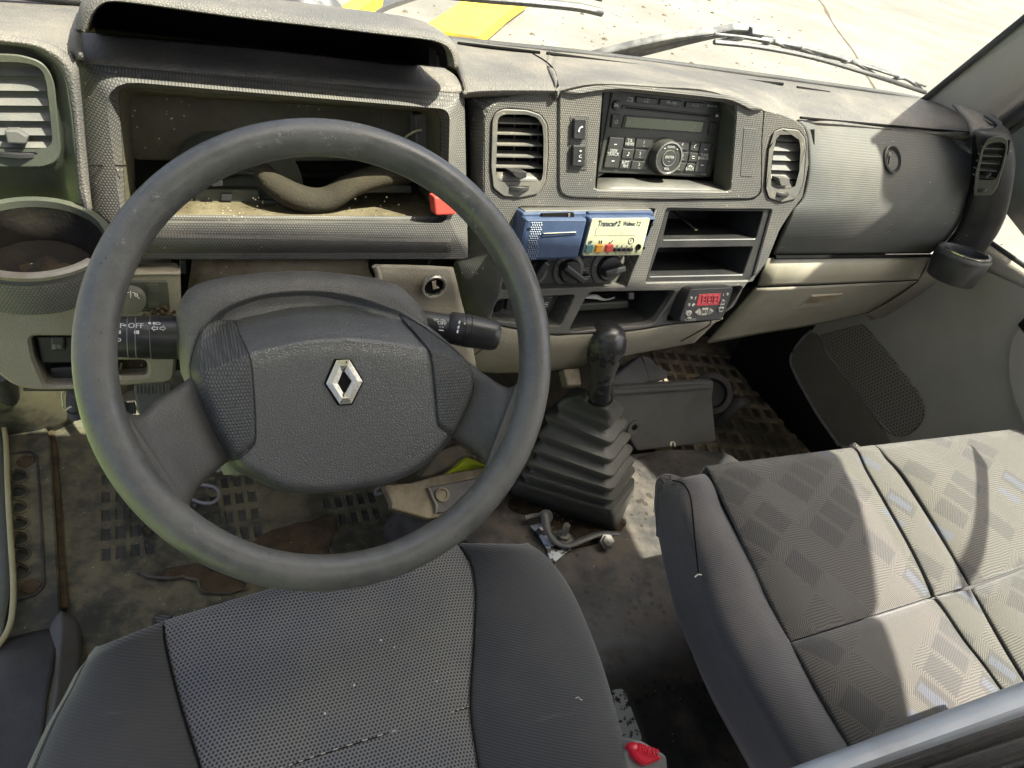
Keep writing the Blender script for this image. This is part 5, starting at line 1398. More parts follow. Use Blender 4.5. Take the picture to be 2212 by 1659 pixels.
# columns run from inside the pad to inside the rim
web('spoke', [(440, 790), (407, 818), (370, 843), (338, 862), (318, 882), (300, 896), (275, 890), (254, 866), (215, 840)],
    [(530, 985), (496, 996), (470, 1014), (446, 1037), (430, 1052), (420, 1068), (411, 1092), (408, 1110), (395, 1130)],
    [-.050, -.044, -.036, -.026, -.018, -.011, -.005, -.002, .0], M['spoke'])
web('spoke', [(985, 760), (1014, 783), (1037, 801), (1058, 816), (1074, 827), (1098, 837), (1116, 829), (1124, 808), (1160, 770)],
    [(930, 930), (972, 946), (1005, 964), (1030, 980), (1046, 1000), (1048, 1016), (1040, 1036), (1034, 1056), (1050, 1090)],
    [-.050, -.044, -.036, -.026, -.018, -.011, -.005, -.002, .0], M['spoke'])
# airbag pad
pad_px = L2(330, 1360, 385, 1420, 500, 1480, 590, 1525, 700, 1560, 800, 1570, 900, 1570, 1050, 1560, 1200, 1535, 1330, 1515, 1450, 1475, 1560, 1420, 1650, 1350, 1720, 1280, 1780, 1200, 1840, 1090, 1890, 985, 1915, 900, 1922, 840, 1908, 745, 1870, 670, 1780, 580, 1650, 470, 1540, 405, 1470, 370, 1300, 310, 1200, 280, 1100, 257, 980, 240, 850, 234, 720, 240, 600, 252, 490, 275, 380, 312, 290, 355, 200, 425, 140, 500, 100, 600, 72, 720, 72, 780, 100, 900, 145, 1020, 200, 1150, 265, 1260)
crease_px = L2(60, 800, 250, 745, 470, 655, 800, 578, 1080, 558, 1400, 590, 1610, 632, 1800, 700, 1960, 760)
PAD = [V(FH.uv(p, -.012)) for p in pad_px]
CR = [V(FH.uv(p)) for p in crease_px]
def crease(u):
    for a, b in zip(CR[:-1], CR[1:]):
        if a.x <= u <= b.x: return a.y + (b.y - a.y) * (u - a.x) / (b.x - a.x)
    return CR[0].y if u < CR[0].x else CR[-1].y
def padh(u, v, s):
    d = v - crease(u)
    h = .016
    if d > 0: h -= d * 1.25
    k = .006
    h -= k * math.exp(-(d / .010) ** 2) * .5 * (1 if d > -.02 else 1)
    if d < 0: h -= .035 * (d / .12) ** 2 * .18
    e = max(0, (s - .86) / .14)
    return h * (1 - e ** 2.6) - .016 * e ** 5
def dome(name, F, outline, cen, hf, m, parent, rings=(0, .18, .36, .52, .66, .78, .86, .91, .95, .98, 1.0)):
    n = len(outline); vs = [F.at(cen.x, cen.y, hf(cen.x, cen.y, 0))]; fs = []
    for s in rings[1:]:
        for q in outline:
            p = cen + (q - cen) * s; vs.append(F.at(p.x, p.y, hf(p.x, p.y, s)))
    for j in range(n): fs.append((0, 1 + (j + 1) % n, 1 + j))
    for i in range(len(rings) - 2):
        for j in range(n): fs.append((1 + i * n + j, 1 + i * n + (j + 1) % n, 1 + (i + 1) * n + (j + 1) % n, 1 + (i + 1) * n + j))
    b = len(vs)
    for q in outline:
        p = cen + (q - cen) * .97; vs.append(F.at(p.x, p.y, hf(q.x, q.y, 1) - .03))
    o0 = 1 + (len(rings) - 2) * n
    for j in range(n): fs.append((o0 + j, o0 + (j + 1) % n, b + (j + 1) % n, b + j))
    return meshobj(name, vs, fs, m, parent, True, True)
def dens(pts, k):
    r = []
    for i in range(len(pts)):
        for j in range(k): r.append(pts[i] + (pts[(i + 1) % len(pts)] - pts[i]) * j / k)
    return r
cen = V(FH.uv(L2(1050, 900)[0]))
padsm = [V((q.x, q.y)) for q in crom([V((p.x, p.y, 0)) for p in PAD], 3, True)]
pad = dome('airbag_pad', FH, padsm, cen, padh, M['pad'], SW, [i / 44 for i in range(39)] + [.88, .90, .92, .94, .955, .97, .985, 1.0])
# the two dotted wings, set into the pad
PA = sorted((math.atan2((q - cen).y, (q - cen).x), (q - cen).length) for q in padsm)
def sval(p):
    """how far out (0 centre, 1 edge) a point of the pad lies"""
    d = p - cen; an = math.atan2(d.y, d.x); L = PA
    for (a0, r0), (a1, r1) in zip(L, L[1:] + [(L[0][0] + 2 * math.pi, L[0][1])]):
        if a0 <= an <= a1 or a0 <= an + 2 * math.pi <= a1:
            x = an if a0 <= an <= a1 else an + 2 * math.pi
            k = (x - a0) / (a1 - a0 + 1e-12)
            return min(1, d.length / (r0 * (1 - k) + r1 * k))
    return min(1, d.length / L[0][1])
def wing(px, m, over=.0036):
    out = dens([V(FH.uv(p)) for p in px], 4); c = sum(out, V((0, 0))) / len(out)
    def hf(u, v, s):
        e = max(0, (s - .85) / .15)
        return padh(u, v, min(.99, sval(V((u, v))))) + over * (1 - e ** 3) - .002 * e ** 3
    g_ = [FH.at(q.x, q.y, padh(q.x, q.y, min(.99, sval(q))) + .0004) for q in out]
    tube('wing_seam', g_, .0006, M['rubber'], pad, 6, closed=True, n=1)
    return dome('pad_wing', FH, out, c, hf, m, pad, [i / 24 for i in range(20)] + [.82, .85, .88, .91, .94, .97, 1.0])
wing(L2(150, 492, 200, 440, 290, 400, 378, 392, 395, 440, 412, 520, 440, 600, 468, 690, 480, 800, 490, 950, 498, 1080, 500, 1200, 492, 1235, 450, 1280, 400, 1325, 345, 1345, 270, 1250, 205, 1140, 150, 1010, 108, 895, 84, 780, 84, 720, 105, 610), M['pad_dots'])
wing(L2(1475, 378, 1545, 412, 1645, 478, 1770, 585, 1858, 672, 1896, 750, 1908, 840, 1900, 900, 1876, 985, 1830, 1085, 1790, 1165, 1772, 1190, 1730, 1165, 1670, 1118, 1658, 1060, 1645, 920, 1628, 760, 1614, 640, 1580, 560, 1530, 460), M['pad_dots'])
# diamond badge: dark bed, bevelled bright frame in four faces
FB_ = FH.off(padh(V(FH.uv(L2(1085, 835)[0])).x, V(FH.uv(L2(1085, 835)[0])).y, 0) + .0004)
bd = prism('badge', FB_, L2(1022, 684, 1128, 684, 1218, 832, 1140, 988, 1048, 992, 955, 846), M['void'], pad, -.004, .0006, .0015, .0004)
bo = [V(FB_.uv(p)) for p in L2(1034, 694, 1116, 690, 1203, 832, 1130, 976, 1056, 982, 966, 846)]
bi = [V(FB_.uv(p)) for p in L2(1070, 772, 1088, 770, 1134, 832, 1094, 905, 1078, 908, 1042, 846)]
rdg = [a * .5 + b * .5 for a, b in zip(bo, bi)]
cut = [V(FB_.uv(p)) for p in L2(1050, 732, 1106, 700, 1168, 832, 1110, 940, 1062, 975, 1004, 846)]
def facet(i, j):
    q = []
    for (a, b, c) in ((bo[i], rdg[i], bi[i]), (bo[j], rdg[j], bi[j])):
        q.append([FB_.at(a.x, a.y, .001), FB_.at(a.x, a.y, .0026), FB_.at(b.x, b.y, .0042), FB_.at(c.x, c.y, .0022), FB_.at(c.x, c.y, .0005)])
    vs = q[0] + q[1]; k = len(q[0])
    return meshobj('badge_bar', vs, [(t, t + 1, k + t + 1, k + t) for t in range(k - 1)], M['chrome'], bd, False, True)
for i in range(6): facet(i, (i + 1) % 6)
prism('badge_seam', FB_, L2(1100, 700, 1106, 700, 1087, 768, 1082, 768), M['void'], bd, .001, .0036, .0002, .0001, seg=1)
prism('badge_seam', FB_, L2(1086, 908, 1092, 906, 1068, 978, 1062, 978), M['void'], bd, .001, .0036, .0002, .0001, seg=1)

# ------------------------------------------------------------------ steering column
SCo = thing('steering_column', 'grained grey column shroud with two black stalks behind the steering wheel', 'steering column', FW.at(0, 0, -.15))
top_px = L2(-10, 420, 5, 340, 20, 300, 60, 240, 120, 202, 200, 175, 320, 152, 450, 135, 600, 121, 750, 114, 900, 116, 1050, 130, 1180, 146, 1300, 165, 1420, 200, 1470, 240, 1520, 290, 1565, 345, 1600, 395)
sh0 = []
def uvat(F, px, h): return V(F.uv(px, h))
B = [uvat(FW, p, -.105) for p in top_px]
lowside = [B[-1] + V((.006, -.05)), B[-1] + V((-.03, -.16)), V((0, -.115)), B[0] + V((.03, -.15)), B[0] + V((.0, -.05))]
ring_ = B + lowside
cB = sum(ring_, V((0, 0))) / len(ring_)
def rl(s, h, dv=0): return [FW.at(cB.x + (q.x - cB.x) * s, cB.y + (q.y - cB.y) * s + dv, h) for q in ring_]
loft('shroud', [rl(.86, -.072, -.012), rl(.93, -.076, -.008), rl(.975, -.085, -.002), rl(1, -.100), rl(1, -.112), rl(.97, -.16), rl(.9, -.23)], M['shroud'], SCo, True, True, True, None, 50)
# left stalk
a = FW.hit(L1(1330, 1088)[0], -.115); b = FW.hit(L1(560, 1080)[0], -.118)
ax = (b - a).normalized(); ln = (b - a).length
lathe('stalk_gaiter', FW.hit(L1(1300, 1088)[0], -.115), ax, [(.0205, -.004), (.0225, .0), (.0225, .006), (.021, .009), (.0205, .012)], M['rubber'], SCo, 28)
ls = lathe('light_stalk', a, ax, [(.016, 0), (.0195, ln * .08), (.0205, ln * .14), (.0206, ln * .40), (.0198, ln * .405), (.0198, ln * .408), (.0200, ln * .412), (.0196, ln * .53), (.0190, ln * .535), (.0194, ln * .54), (.0192, ln * .60), (.0186, ln * .605), (.0190, ln * .61), (.0188, ln * .9), (.017, ln * .97), (.012, ln), (0, ln)], M['stalk'], SCo, 40)
ls['label'] = 'thick black light stalk with white symbols, left of the column'
for t in (.405, .533, .603): lathe('stalk_line', a + ax * ln * t, ax, [(.0203 - t * .0012, -.0004), (.0206 - t * .0012, 0), (.0203 - t * .0012, .0004)], M['grey_plastic'], ls, 36, cap=False)
nv = (CAM - (a + b) / 2); nv = (nv - ax * nv.dot(ax)).normalized()
def stalkface(r): return Face((a + b) / 2 + nv * r, -ax, nv.cross(-ax))
SF = stalkface(.0207)
def onstalk(o):
    """wrap flat print round the stalk"""
    for v in o.data.vertices:
        d = v.co - a; t = d.dot(ax); foot = a + ax * t; r = v.co - foot
        lim = .0209 if t < ln * .41 else (.0204 if t < ln * .535 else .0199)
        u_ = r.dot(nv); w_ = nv.cross(ax); s = r.dot(w_); th = s / lim
        v.co = foot + (nv * math.cos(th) + w_ * math.sin(th)) * lim
    return o
for s, x, y, sz in (('OFF', 922, 1003, .0075), ('OFF', 785, 1003, .007), ('\u2022', 846, 1002, .009)): onstalk(text('lettering', s, SF, L1(x, y)[0], sz, M['white'], ls, 0, bold=.0001))
def sym(pts, r=.0005, closed=False): onstalk(tube('symbol', [SF.hit(p) for p in pts], r, M['white'], ls, 4, closed=closed, n=1))
sym(L1(1032, 1022, 1050, 1004, 1050, 1014, 1072, 1014, 1072, 1030, 1050, 1030, 1050, 1040), closed=True)
sym(L1(1126, 1022, 1108, 1004, 1108, 1014, 1088, 1014, 1088, 1030, 1108, 1030, 1108, 1040), closed=True)
sym(L1(1062, 974, 1082, 976, 1090, 984, 1082, 992, 1060, 990), closed=True)
for k in range(3): sym(L1(1038, 974 + 7 * k, 1056, 976 + 7 * k))
sym(L1(1008, 972, 1014, 990)); sym(L1(1018, 972, 1024, 990))
sym(L1(930, 1040, 918, 1042, 914, 1051, 918, 1060, 930, 1060), closed=True)
for k in range(3): sym(L1(934, 1043 + 7 * k, 946, 1042 + 7 * k))
sym(L1(940, 1038, 942, 1064))
sym(L1(802, 1092, 816, 1094, 821, 1103, 815, 1112, 802, 1112), closed=True)
for k in range(3): sym(L1(782, 1094 + 8 * k, 798, 1094 + 8 * k))
sym(L1(808, 1042, 800, 1048, 808, 1058)); sym(L1(810, 1044, 820, 1040)); sym(L1(812, 1050, 822, 1050)); sym(L1(810, 1056, 820, 1060))
# right stalk
a2 = FW.hit(L2(1560, 440)[0], -.118); b2 = FW.hit(L2(2098, 540)[0], -.10)
ax2 = (b2 - a2).normalized(); l2 = (b2 - a2).length
rs = lathe('wiper_stalk', a2, ax2, [(.0125, 0), (.0132, l2 * .12), (.0142, l2 * .35), (.0142, l2 * .36), (.0175, l2 * .40), (.0182, l2 * .545), (.0177, l2 * .55), (.0177, l2 * .555), (.0182, l2 * .56), (.0183, l2 * .62), (.0178, l2 * .625), (.0182, l2 * .63), (.0172, l2 * .90), (.0160, l2 * .96), (.0135, l2 * .99), (0, l2)], M['stalk'], SCo, 40)
rs['label'] = 'black wiper stalk with a ribbed end, right of the column'
nv2 = (CAM - (a2 + b2) / 2); nv2 = (nv2 - ax2 * nv2.dot(ax2)).normalized()
SF2 = Face((a2 + b2) / 2 + nv2 * .0180, ax2, nv2.cross(ax2))
SF3 = Face((a2 + b2) / 2 + nv2 * .0148, ax2, nv2.cross(ax2))
text('lettering', 'OFF', SF3, L2(1726, 454)[0], .0056, M['white'], rs, .0003, bold=.0001)
def sy2(F, *pts, r=.0004, closed=False): tube('symbol', [F.hit(p, .0003) for p in L2(*pts)], r, M['white'], rs, 4, closed=closed, n=1)
sy2(SF3, 1668, 425, 1705, 430, 1698, 440, 1676, 437, closed=True); sy2(SF3, 1680, 438, 1694, 424); sy2(SF3, 1718, 430, 1748, 434, 1742, 442, 1724, 440, closed=True)
sy2(SF3, 1708, 476, 1718, 477); sy2(SF3, 1724, 478, 1736, 479); sy2(SF3, 1706, 497, 1736, 501, r=.0006)
for k, (y, w_) in enumerate(((436, 14), (468, 18), (496, 22))): sy2(SF2, 1842 - k * 6, y, 1836 - k * 6, y + 20, r=.0011)
lathe('print_dot', SF2.hit(L2(1876, 455)[0], .0004), nv2, [(.0011, -.001), (.0010, .0003), (0, .0003)], M['white'], rs, 12)
# ------------------------------------------------------------------ floor coverings
z9 = mk(822.8, 960, 6.721)
def pit_mat(name, x0, nx, px_, cw, y0, ny, py_, ch, z, ext, m, mp, rot=0, piv=(0, 0), skip=(), dep=.004, label=None, fun=None):
    """rubber mat with rows of square pits"""
    xs = [ext[0]]; hx = []
    for i in range(nx): hx.append(len(xs)); xs += [x0 + i * px_, x0 + i * px_ + cw]
    xs.append(ext[1]); ys = [ext[2]]; hy = []
    for j in range(ny): hy.append(len(ys)); ys += [y0 + j * py_, y0 + j * py_ + ch]
    ys.append(ext[3])
    c, s = math.cos(rot), math.sin(rot)
    def T(x, y, zz):
        X_, Y_ = x - piv[0], y - piv[1]
        q = V((piv[0] + X_ * c - Y_ * s, piv[1] + X_ * s + Y_ * c, zz))
        if fun: q.z += fun(q.x, q.y)
        return q
    vs = []; fs = []; pv = []; pf = []
    holes = set()
    for a in range(nx):
        for b in range(ny):
            if (a, b) not in skip: holes.add((hx[a], hy[b]))
    for i in range(len(xs) - 1):
        for j in range(len(ys) - 1):
            x, X_, y, Y_ = xs[i], xs[i + 1], ys[j], ys[j + 1]
            k = len(vs)
            if (i, j) not in holes:
                n = max(1, int((Y_ - y) / .08)) if fun else 1
                nx_ = max(1, int((X_ - x) / .08)) if fun else 1
                for q in range(n):
                    for r in range(nx_):
                        k = len(vs); ya, yb = y + (Y_ - y) * q / n, y + (Y_ - y) * (q + 1) / n; xa, xb = x + (X_ - x) * r / nx_, x + (X_ - x) * (r + 1) / nx_
                        vs += [T(xa, ya, z), T(xb, ya, z), T(xb, yb, z), T(xa, yb, z)]; fs.append((k, k + 1, k + 2, k + 3))
            else:
                e = .0022
                o = [(x - 0, y), (X_, y), (X_, Y_), (x, Y_)]; inn_ = [(x + e, y + e), (X_ - e, y + e), (X_ - e, Y_ - e), (x + e, Y_ - e)]
                vs += [T(*p, z) for p in o] + [T(*p, z - dep) for p in inn_]
                for q in range(4): fs.append((k + q, k + (q + 1) % 4, k + 4 + (q + 1) % 4, k + 4 + q))
                kk = len(pv); pv += [T(*p, z - dep) for p in inn_]; pf.append((kk, kk + 1, kk + 2, kk + 3))
    o = struct(meshobj(name, vs, fs, M[m], None, False, True))
    if label: o['label'] = label
    p = meshobj('mat_pits', pv, pf, M[mp], o, False, True)
    p['kind'] = 'stuff'
    return o
skip = {(i, j) for i in range(24) for j in range(8) if (j == 0 and 3 < i < 9) or (j == 1 and i in (4, 5)) or (j in (0, 1, 2) and 11 < i < 17) or (j > 5 and i < 3)}
toe = lambda x, y: (max(0, y - 1.14) ** 2) * 3.2
dm = pit_mat('driver_floor_mat', -.1215, 22, .0215, .0150, .862, 6, .0415, .030, .0, (-.212, .395, .25, 1.34), 'mat', 'mat_pit', skip=skip, label='worn black rubber mat with square pits under the steering wheel', fun=toe)
# torn places in the mat showing brown felt and rust beneath
def tear(px, z, m, label):
    q = [P(p, z=z) for p in px]; q = crom(q, 3, True)
    q = [p + V((random.uniform(-.003, .003), random.uniform(-.003, .003), 0)) for p in q]
    t3 = tessellate_polygon([[V((p.x, p.y, 0)) for p in q]])
    o = meshobj('mat_tear', q, t3, M[m], dm, False, True, label)
    tube('torn_edge', [p + V((0, 0, .0005 + random.uniform(0, .002))) for p in q], [.0006, .0011, .0008, .0012, .0005], M['mat_dark'], o, 6, closed=True, n=1)
    return o
tear(L3(1000, 1395, 1130, 1425, 1230, 1360, 1430, 1330, 1640, 1400, 1800, 1480, 1740, 1530, 1560, 1535, 1470, 1530, 1440, 1450, 1330, 1430, 1150, 1440), .004, 'rust', 'long tear in the mat showing brown felt')
tear(L8(1160, 50, 1210, 10, 1330, -40, 1420, -60, 1530, -80, 1540, -10, 1510, 60, 1500, 110, 1400, 112, 1300, 100, 1200, 80), .004, 'rust', 'rusty hole worn through the mat')
tear(L3(1050, 1060, 1085, 1075, 1095, 1110, 1075, 1130, 1055, 1110), .004, 'rust', 'small hole worn through the mat')
# mat rising against the seat base
patch('seat_riser', [[V((-.20, .40, .0)), V((0, .44, -.0)), V((.20, .50, -.0)), V((.40, .56, .0))], [V((-.20, .34, .03)), V((0, .37, .03)), V((.20, .42, .03)), V((.40, .47, .03))], [V((-.20, .24, .16)), V((0, .27, .16)), V((.20, .30, .16)), V((.40, .33, .16))], [V((-.20, .18, .28)), V((0, .18, .28)), V((.20, .2, .28)), V((.40, .2, .28))]], M['mat_dark'], None, 4, 4, .006)
struct(bpy.data.objects['seat_riser'])

# left door sill with its moulded step plate
sp_ = thing('sill_plate', 'dusty black step plate with seven oval slots along the left door sill', 'sill plate', (-.22, .85, 0))
FSl = Face((0, 0, .022), (1, 0, 0), (0, 1, 0))
slots = []
for i, y in enumerate((690, 800, 915, 1030, 1145, 1260, 1375)):
    x0 = 84 + i * 5; x1 = 190 + i * 2
    slots.append(L3(x0, y - 42, x1 - 40, y - 40, x1, y - 14, x1, y + 14, x1 - 40, y + 40, x0, y + 38))
plate('plate', FSl, [(-30, 905), (96, 912), (108, 945), (113, 1030), (119, 1130), (125, 1230), (131, 1320), (128, 1390), (110, 1520), (80, 1700), (-60, 1700), (-60, 1400), (-20, 1250), (-30, 1050)], slots, M['mat'], sp_, 0, .010, .012, .010, .003, rim=.025)
quad('slot_bottoms', [FSl.hit(p, -.009) for p in [(0, 980), (110, 1000), (125, 1300), (0, 1300)]], M['mat_pit'], sp_)
for sl_q in slots:
    q = rnd(uvpoly(FSl, sl_q, 0), .010, 3)
    tube('slot_lip', [FSl.at(p.x, p.y, .0006) for p in inset(q, -.003)], .0022, M['mat'], sp_, 6, closed=True, n=1)
for q in L3(185, 582, 225, 1492): lathe('screw_hole', P(q, z=.0245), (0, 0, 1), [(.0135, 0), (.0125, .0015), (.010, .0005), (0, .002)], M['rust'], sp_, 20)
tube('plate_bead', [P(p, z=.0245) for p in L3(80, 525, 200, 508, 250, 525, 270, 590, 290, 850, 305, 1150, 318, 1430, 305, 1500, 240, 1555, 120, 1585)], .0018, M['rubber'], sp_, 6, n=3)
tube('rusty_gap', [P(p, z=.006) for p in L3(345, 300, 375, 440, 390, 640, 405, 900, 425, 1200, 435, 1450, 450, 1659)], [.006, .008, .007, .008, .007, .009, .008], M['rust'], sp_, 8, n=3, flat=.6)
prism('paper_scrap', Face(P(L3(190, 290)[0], z=.03), (1, 0, .1), (0, 1, .2)), [(-.02, -.008), (.016, -.010), (.012, .012), (-.01, .004)], M['paper'], sp_, -.0005, .0005, .001, .0002, px=False)
# pale weather strip of the open door frame at the far left
ds = thing('door_frame_strip', 'pale yellowed weather strip along the open left door frame, at the picture edge', 'weather strip', (-.27, .8, .03))
tube('strip', [P(p, z=zz) for p, zz in zip([(-6, 860), (0, 884), (8, 920), (13, 960), (17, 1060), (22, 1150), (28, 1235), (29, 1290), (24, 1340), (10, 1375), (-8, 1400)], (.05, .05, .048, .046, .045, .045, .045, .045, .045, .045, .045))], .0042, M['strip_pale'], ds, 8, n=4)
patch('strip_web', [[P(p, z=.03) for p in [(-40, 900), (-40, 1060), (-40, 1240), (-40, 1400)]], [P(p, z=.04) for p in [(4, 900), (14, 1060), (24, 1240), (0, 1390)]]], M['olive'], ds, 3, 3, .004)
# dark pillar seal hanging at the top left of the sill
sl2 = tube('door_seal', [P(p, z=zz) for p, zz in zip(L3(-10, -60, 40, 30, 80, 160, 95, 330), (.25, .18, .10, .03))], [.018, .017, .016, .014], M['rubber'], None, 12, n=4, flat=.8)
tag(sl2, 'thick black door seal hanging at the top end of the left sill', 'door seal')
# kick panel bulge, left of the pedals
struct(patch('kick_panel', [[V((-.36, 1.10, .34)), V((-.26, 1.12, .34)), V((-.14, 1.19, .34)), V((.02, 1.28, .34))], [V((-.36, 1.12, .14)), V((-.24, 1.13, .14)), V((-.13, 1.19, .15)), V((.02, 1.27, .16))], [V((-.36, 1.16, -.01)), V((-.22, 1.17, -.01)), V((-.12, 1.22, -.01)), V((.02, 1.29, .0))]], M['mat'], None, 4, 4, .006))
# seat base edge / belt trim at the lower left
rows = []
for a, z_ in zip(L8(275, 355, 278, 470, 262, 600, 245, 760, 215, 940, 170, 1150), (.02, .05, .07, .08, .09, .10)):
    q = P(a, z=z_)
    rows.append([q + V((-.03, .0, -.03)), q + V((-.012, 0, -.008)), q, q + V((.006, -.002, -.004)), q + V((.022, 0, -.03))])
tr = patch('seat_base_trim', rows, M['dark_grey'], None, 3, 4, .003)
tag(tr, 'narrow upright trim strip between the left sill and the driver seat', 'trim strip')

stm = patch('sill_end_trim', [[P(p, z=.02) for p in [(-60, 1400), (20, 1375), (80, 1360), (126, 1352)]], [P(p, z=.07) for p in [(-60, 1470), (10, 1440), (70, 1430), (118, 1425)]], [P(p, z=.085) for p in [(-80, 1560), (0, 1545), (60, 1530), (100, 1520)]], [P(p, z=.09) for p in [(-120, 1720), (-20, 1715), (40, 1710), (84, 1700)]]], M['rubber'], None, 4, 4, .006)
tag(stm, 'dark scuffed vinyl corner trim at the rear end of the left sill', 'trim')
# pedals and cables behind the wheel
pd = thing('clutch_pedal', 'ribbed grey green pedal pad seen through the left spoke gap', 'pedal', P((325, 865), y=.98))
FPd = Face(P((330, 862), y=.95), (1, 0, 0), (0, .6, .8))
pb = prism('pedal_pad', FPd, L3(965, 20, 1240, 5, 1240, 130, 1130, 250, 1000, 250), M['olive'], pd, -.012, 0, .008, .004)
for i in range(9): prism('pad_rib', FPd, L3(985 + i * 27, 22, 996 + i * 27, 22, 998 + i * 27, 92, 987 + i * 27, 94), M['olive'], pb, -.002, .0025, .001, .001)
tube('pedal_arm', [FPd.at(0, .0, -.01), FPd.at(.0, .06, -.06), FPd.at(.0, .2, -.05)], .008, M['dark_steel'], pd, 8)
for nm, px, r, m, lab, cat in (('corrugated_tube', L3(548, 80, 542, 140, 545, 200, 560, 252), .011, 'rubber', 'ribbed black cable sleeve beside the kick panel, left of the wheel rim', 'cable sleeve'),
                               ('corrugated_tube', L3(880, 190, 920, 200, 985, 195), .010, 'rubber', 'ribbed black cable sleeve behind the left spoke of the wheel', 'cable sleeve')):
    pts = crom([P(p, y=1.0) for p in px], 7)
    rr = [r * (1.12 if i % 2 else .9) for i in range(len(pts))]
    tag(tube(nm, pts, rr, M[m], None, 10, n=1), lab, cat, 'ribbed cable sleeves')
for px, r, lab in ((L3(470, 66, 450, 90, 455, 150, 468, 212, 500, 195, 520, 186), .0012, 'thin yellow wire dangling below the left knee panel'), (L1(825, 1262, 818, 1300, 805, 1340), .0012, 'yellow wire end inside the small opening of the knee panel')):
    tag(tube('wire', [P(p, y=.92 if px[0][1] > 830 else .71) for p in px], r, M['cream'], None, 6), lab, 'wire')
for px, lab in ((L3(1400, 860, 1470, 885, 1540, 885, 1590, 840, 1580, 790, 1530, 762, 1460, 752), 'looped grey cable lying on the mat under the left spoke'), (L2(250, 1420, 300, 1405, 340, 1415, 378, 1440), 'short grey cable end on the mat below the pad edge'), (L2(1370, 1530, 1330, 1520, 1295, 1545, 1295, 1570, 1340, 1560), 'small bent grey wire beside the rusty bracket')):
    tag(tube('cable', [P(p, z=.03) for p in px], .0032, M['grey_plastic'], None, 8), lab, 'cable', 'loose cables on the floor')

# rusty bracket, yellow cloth and pale box seen under the right spoke
bk = thing('steel_bracket', 'dirty brown steel bracket with a big nut under the right spoke of the wheel', 'bracket', P((940, 1070), z=.14))
FBk = Face(P((930, 1070), z=.15), (1, .1, .0), (-.1, .82, .55))
prism('bracket_plate', FBk, z9(40, 590, 420, 560, 870, 440, 1500, 330, 1700, 300, 1600, 700, 1100, 1000, 700, 1085, 150, 935, 160, 850), M['beige_metal'], bk, -.02, 0, .004, .003)
b3 = prism('bracket_tab', FBk, z9(690, 620, 1420, 480, 1500, 600, 1000, 980, 815, 1000, 800, 880), M['dark_steel'], bk, -.004, .006, .003, .002)
lathe('nut', FBk.hit(z9(885, 730)[0], .006), FBk.n, [(.0125, 0), (.0125, .004), (.0085, .0045), (.008, .002), (0, .001)], M['beige_metal'], b3, 24)
prism('bracket_edge', FBk, z9(688, 620, 705, 615, 835, 890, 815, 1000, 800, 1000, 800, 890), M['beige'], b3, .004, .009, .001, .001)
yc = patch('yellow_cloth', [[P(p, z=.14) for p in z9(860, 470, 1050, 330, 1180, 215, 1262, 185, 1500, 280)], [P(p, z=.15) for p in z9(880, 480, 1080, 370, 1230, 250, 1330, 260, 1520, 320)], [P(p, z=.12) for p in z9(900, 520, 1100, 470, 1300, 430, 1440, 420, 1560, 400)]], M['yellow_cloth'], None, 4, 4, .003)
tag(yc, 'crumpled bright yellow cloth behind the rusty bracket', 'cloth')
wb = prism('pale_box', Face(P(z9(730, 350)[0], z=.2), (1, 0, 0), (0, .6, .8)), z9(640, 320, 760, 225, 830, 330, 820, 370, 645, 455), M['paper'], None, -.02, 0, .003, .002)
tag(wb, 'small pale box corner beside the yellow cloth', 'box')
dk = prism('dark_bar', Face(P(z9(900, 250)[0], z=.22), (1, 0, 0), (0, .6, .8)), z9(560, 480, 780, 200, 870, 90, 1130, 0, 1420, 190, 1200, 190, 900, 390, 720, 470), M['mat_dark'], None, -.02, 0, .006, .004)
tag(dk, 'dark steel bar passing behind the airbag pad at lower right', 'bar')

# ------------------------------------------------------------------ engine cover between the seats
rows = []
ZT = .12
prof = [(-.30, 0), (.0, 0), (.30, 0), (.55, 0), (.74, 0), (.815, -.004), (.85, -.022), (.868, -.06), (.875, -.13)]
xs_ = [(.335, -.125), (.345, -.06), (.365, -.018), (.40, -.002), (.55, .0), (.75, .0), (.95, .0), (1.06, -.003), (1.10, -.02), (1.125, -.06), (1.135, -.13)]
for y, dz in prof:
    sh_ = max(0, .55 - y) * .04
    rows.append([V((x - (.0 if x > .5 else sh_), y - (0 if abs(x - .74) < .3 else .02 * (y > .8)), max(-.02, ZT + dz + ez))) for x, ez in xs_])
ecv = patch('engine_cover', rows, M['cover'], None, 4, 4, .01)
ecv['kind'] = 'structure'; ecv['label'] = 'stained dark vinyl engine cover between the two seats'
# cut-out with chipped white metal
pq = L7(1118, 1172, 1150, 1120, 1235, 1112, 1262, 1165, 1400, 1560, 1330, 1640, 1240, 1600, 1180, 1420)
Fc = Face((0, 0, ZT + .003), (1, 0, 0), (0, 1, 0))
prism('cutout_edge', Fc, pq, M['rubber'], ecv, -.004, .0005, .012, .001)
prism('cutout_metal', Fc, L7(1125, 1180, 1185, 1150, 1228, 1158, 1252, 1220, 1345, 1470, 1330, 1500, 1250, 1550, 1215, 1500, 1160, 1330), M['chipped'], ecv, -.004, .0012, .008, .0005)

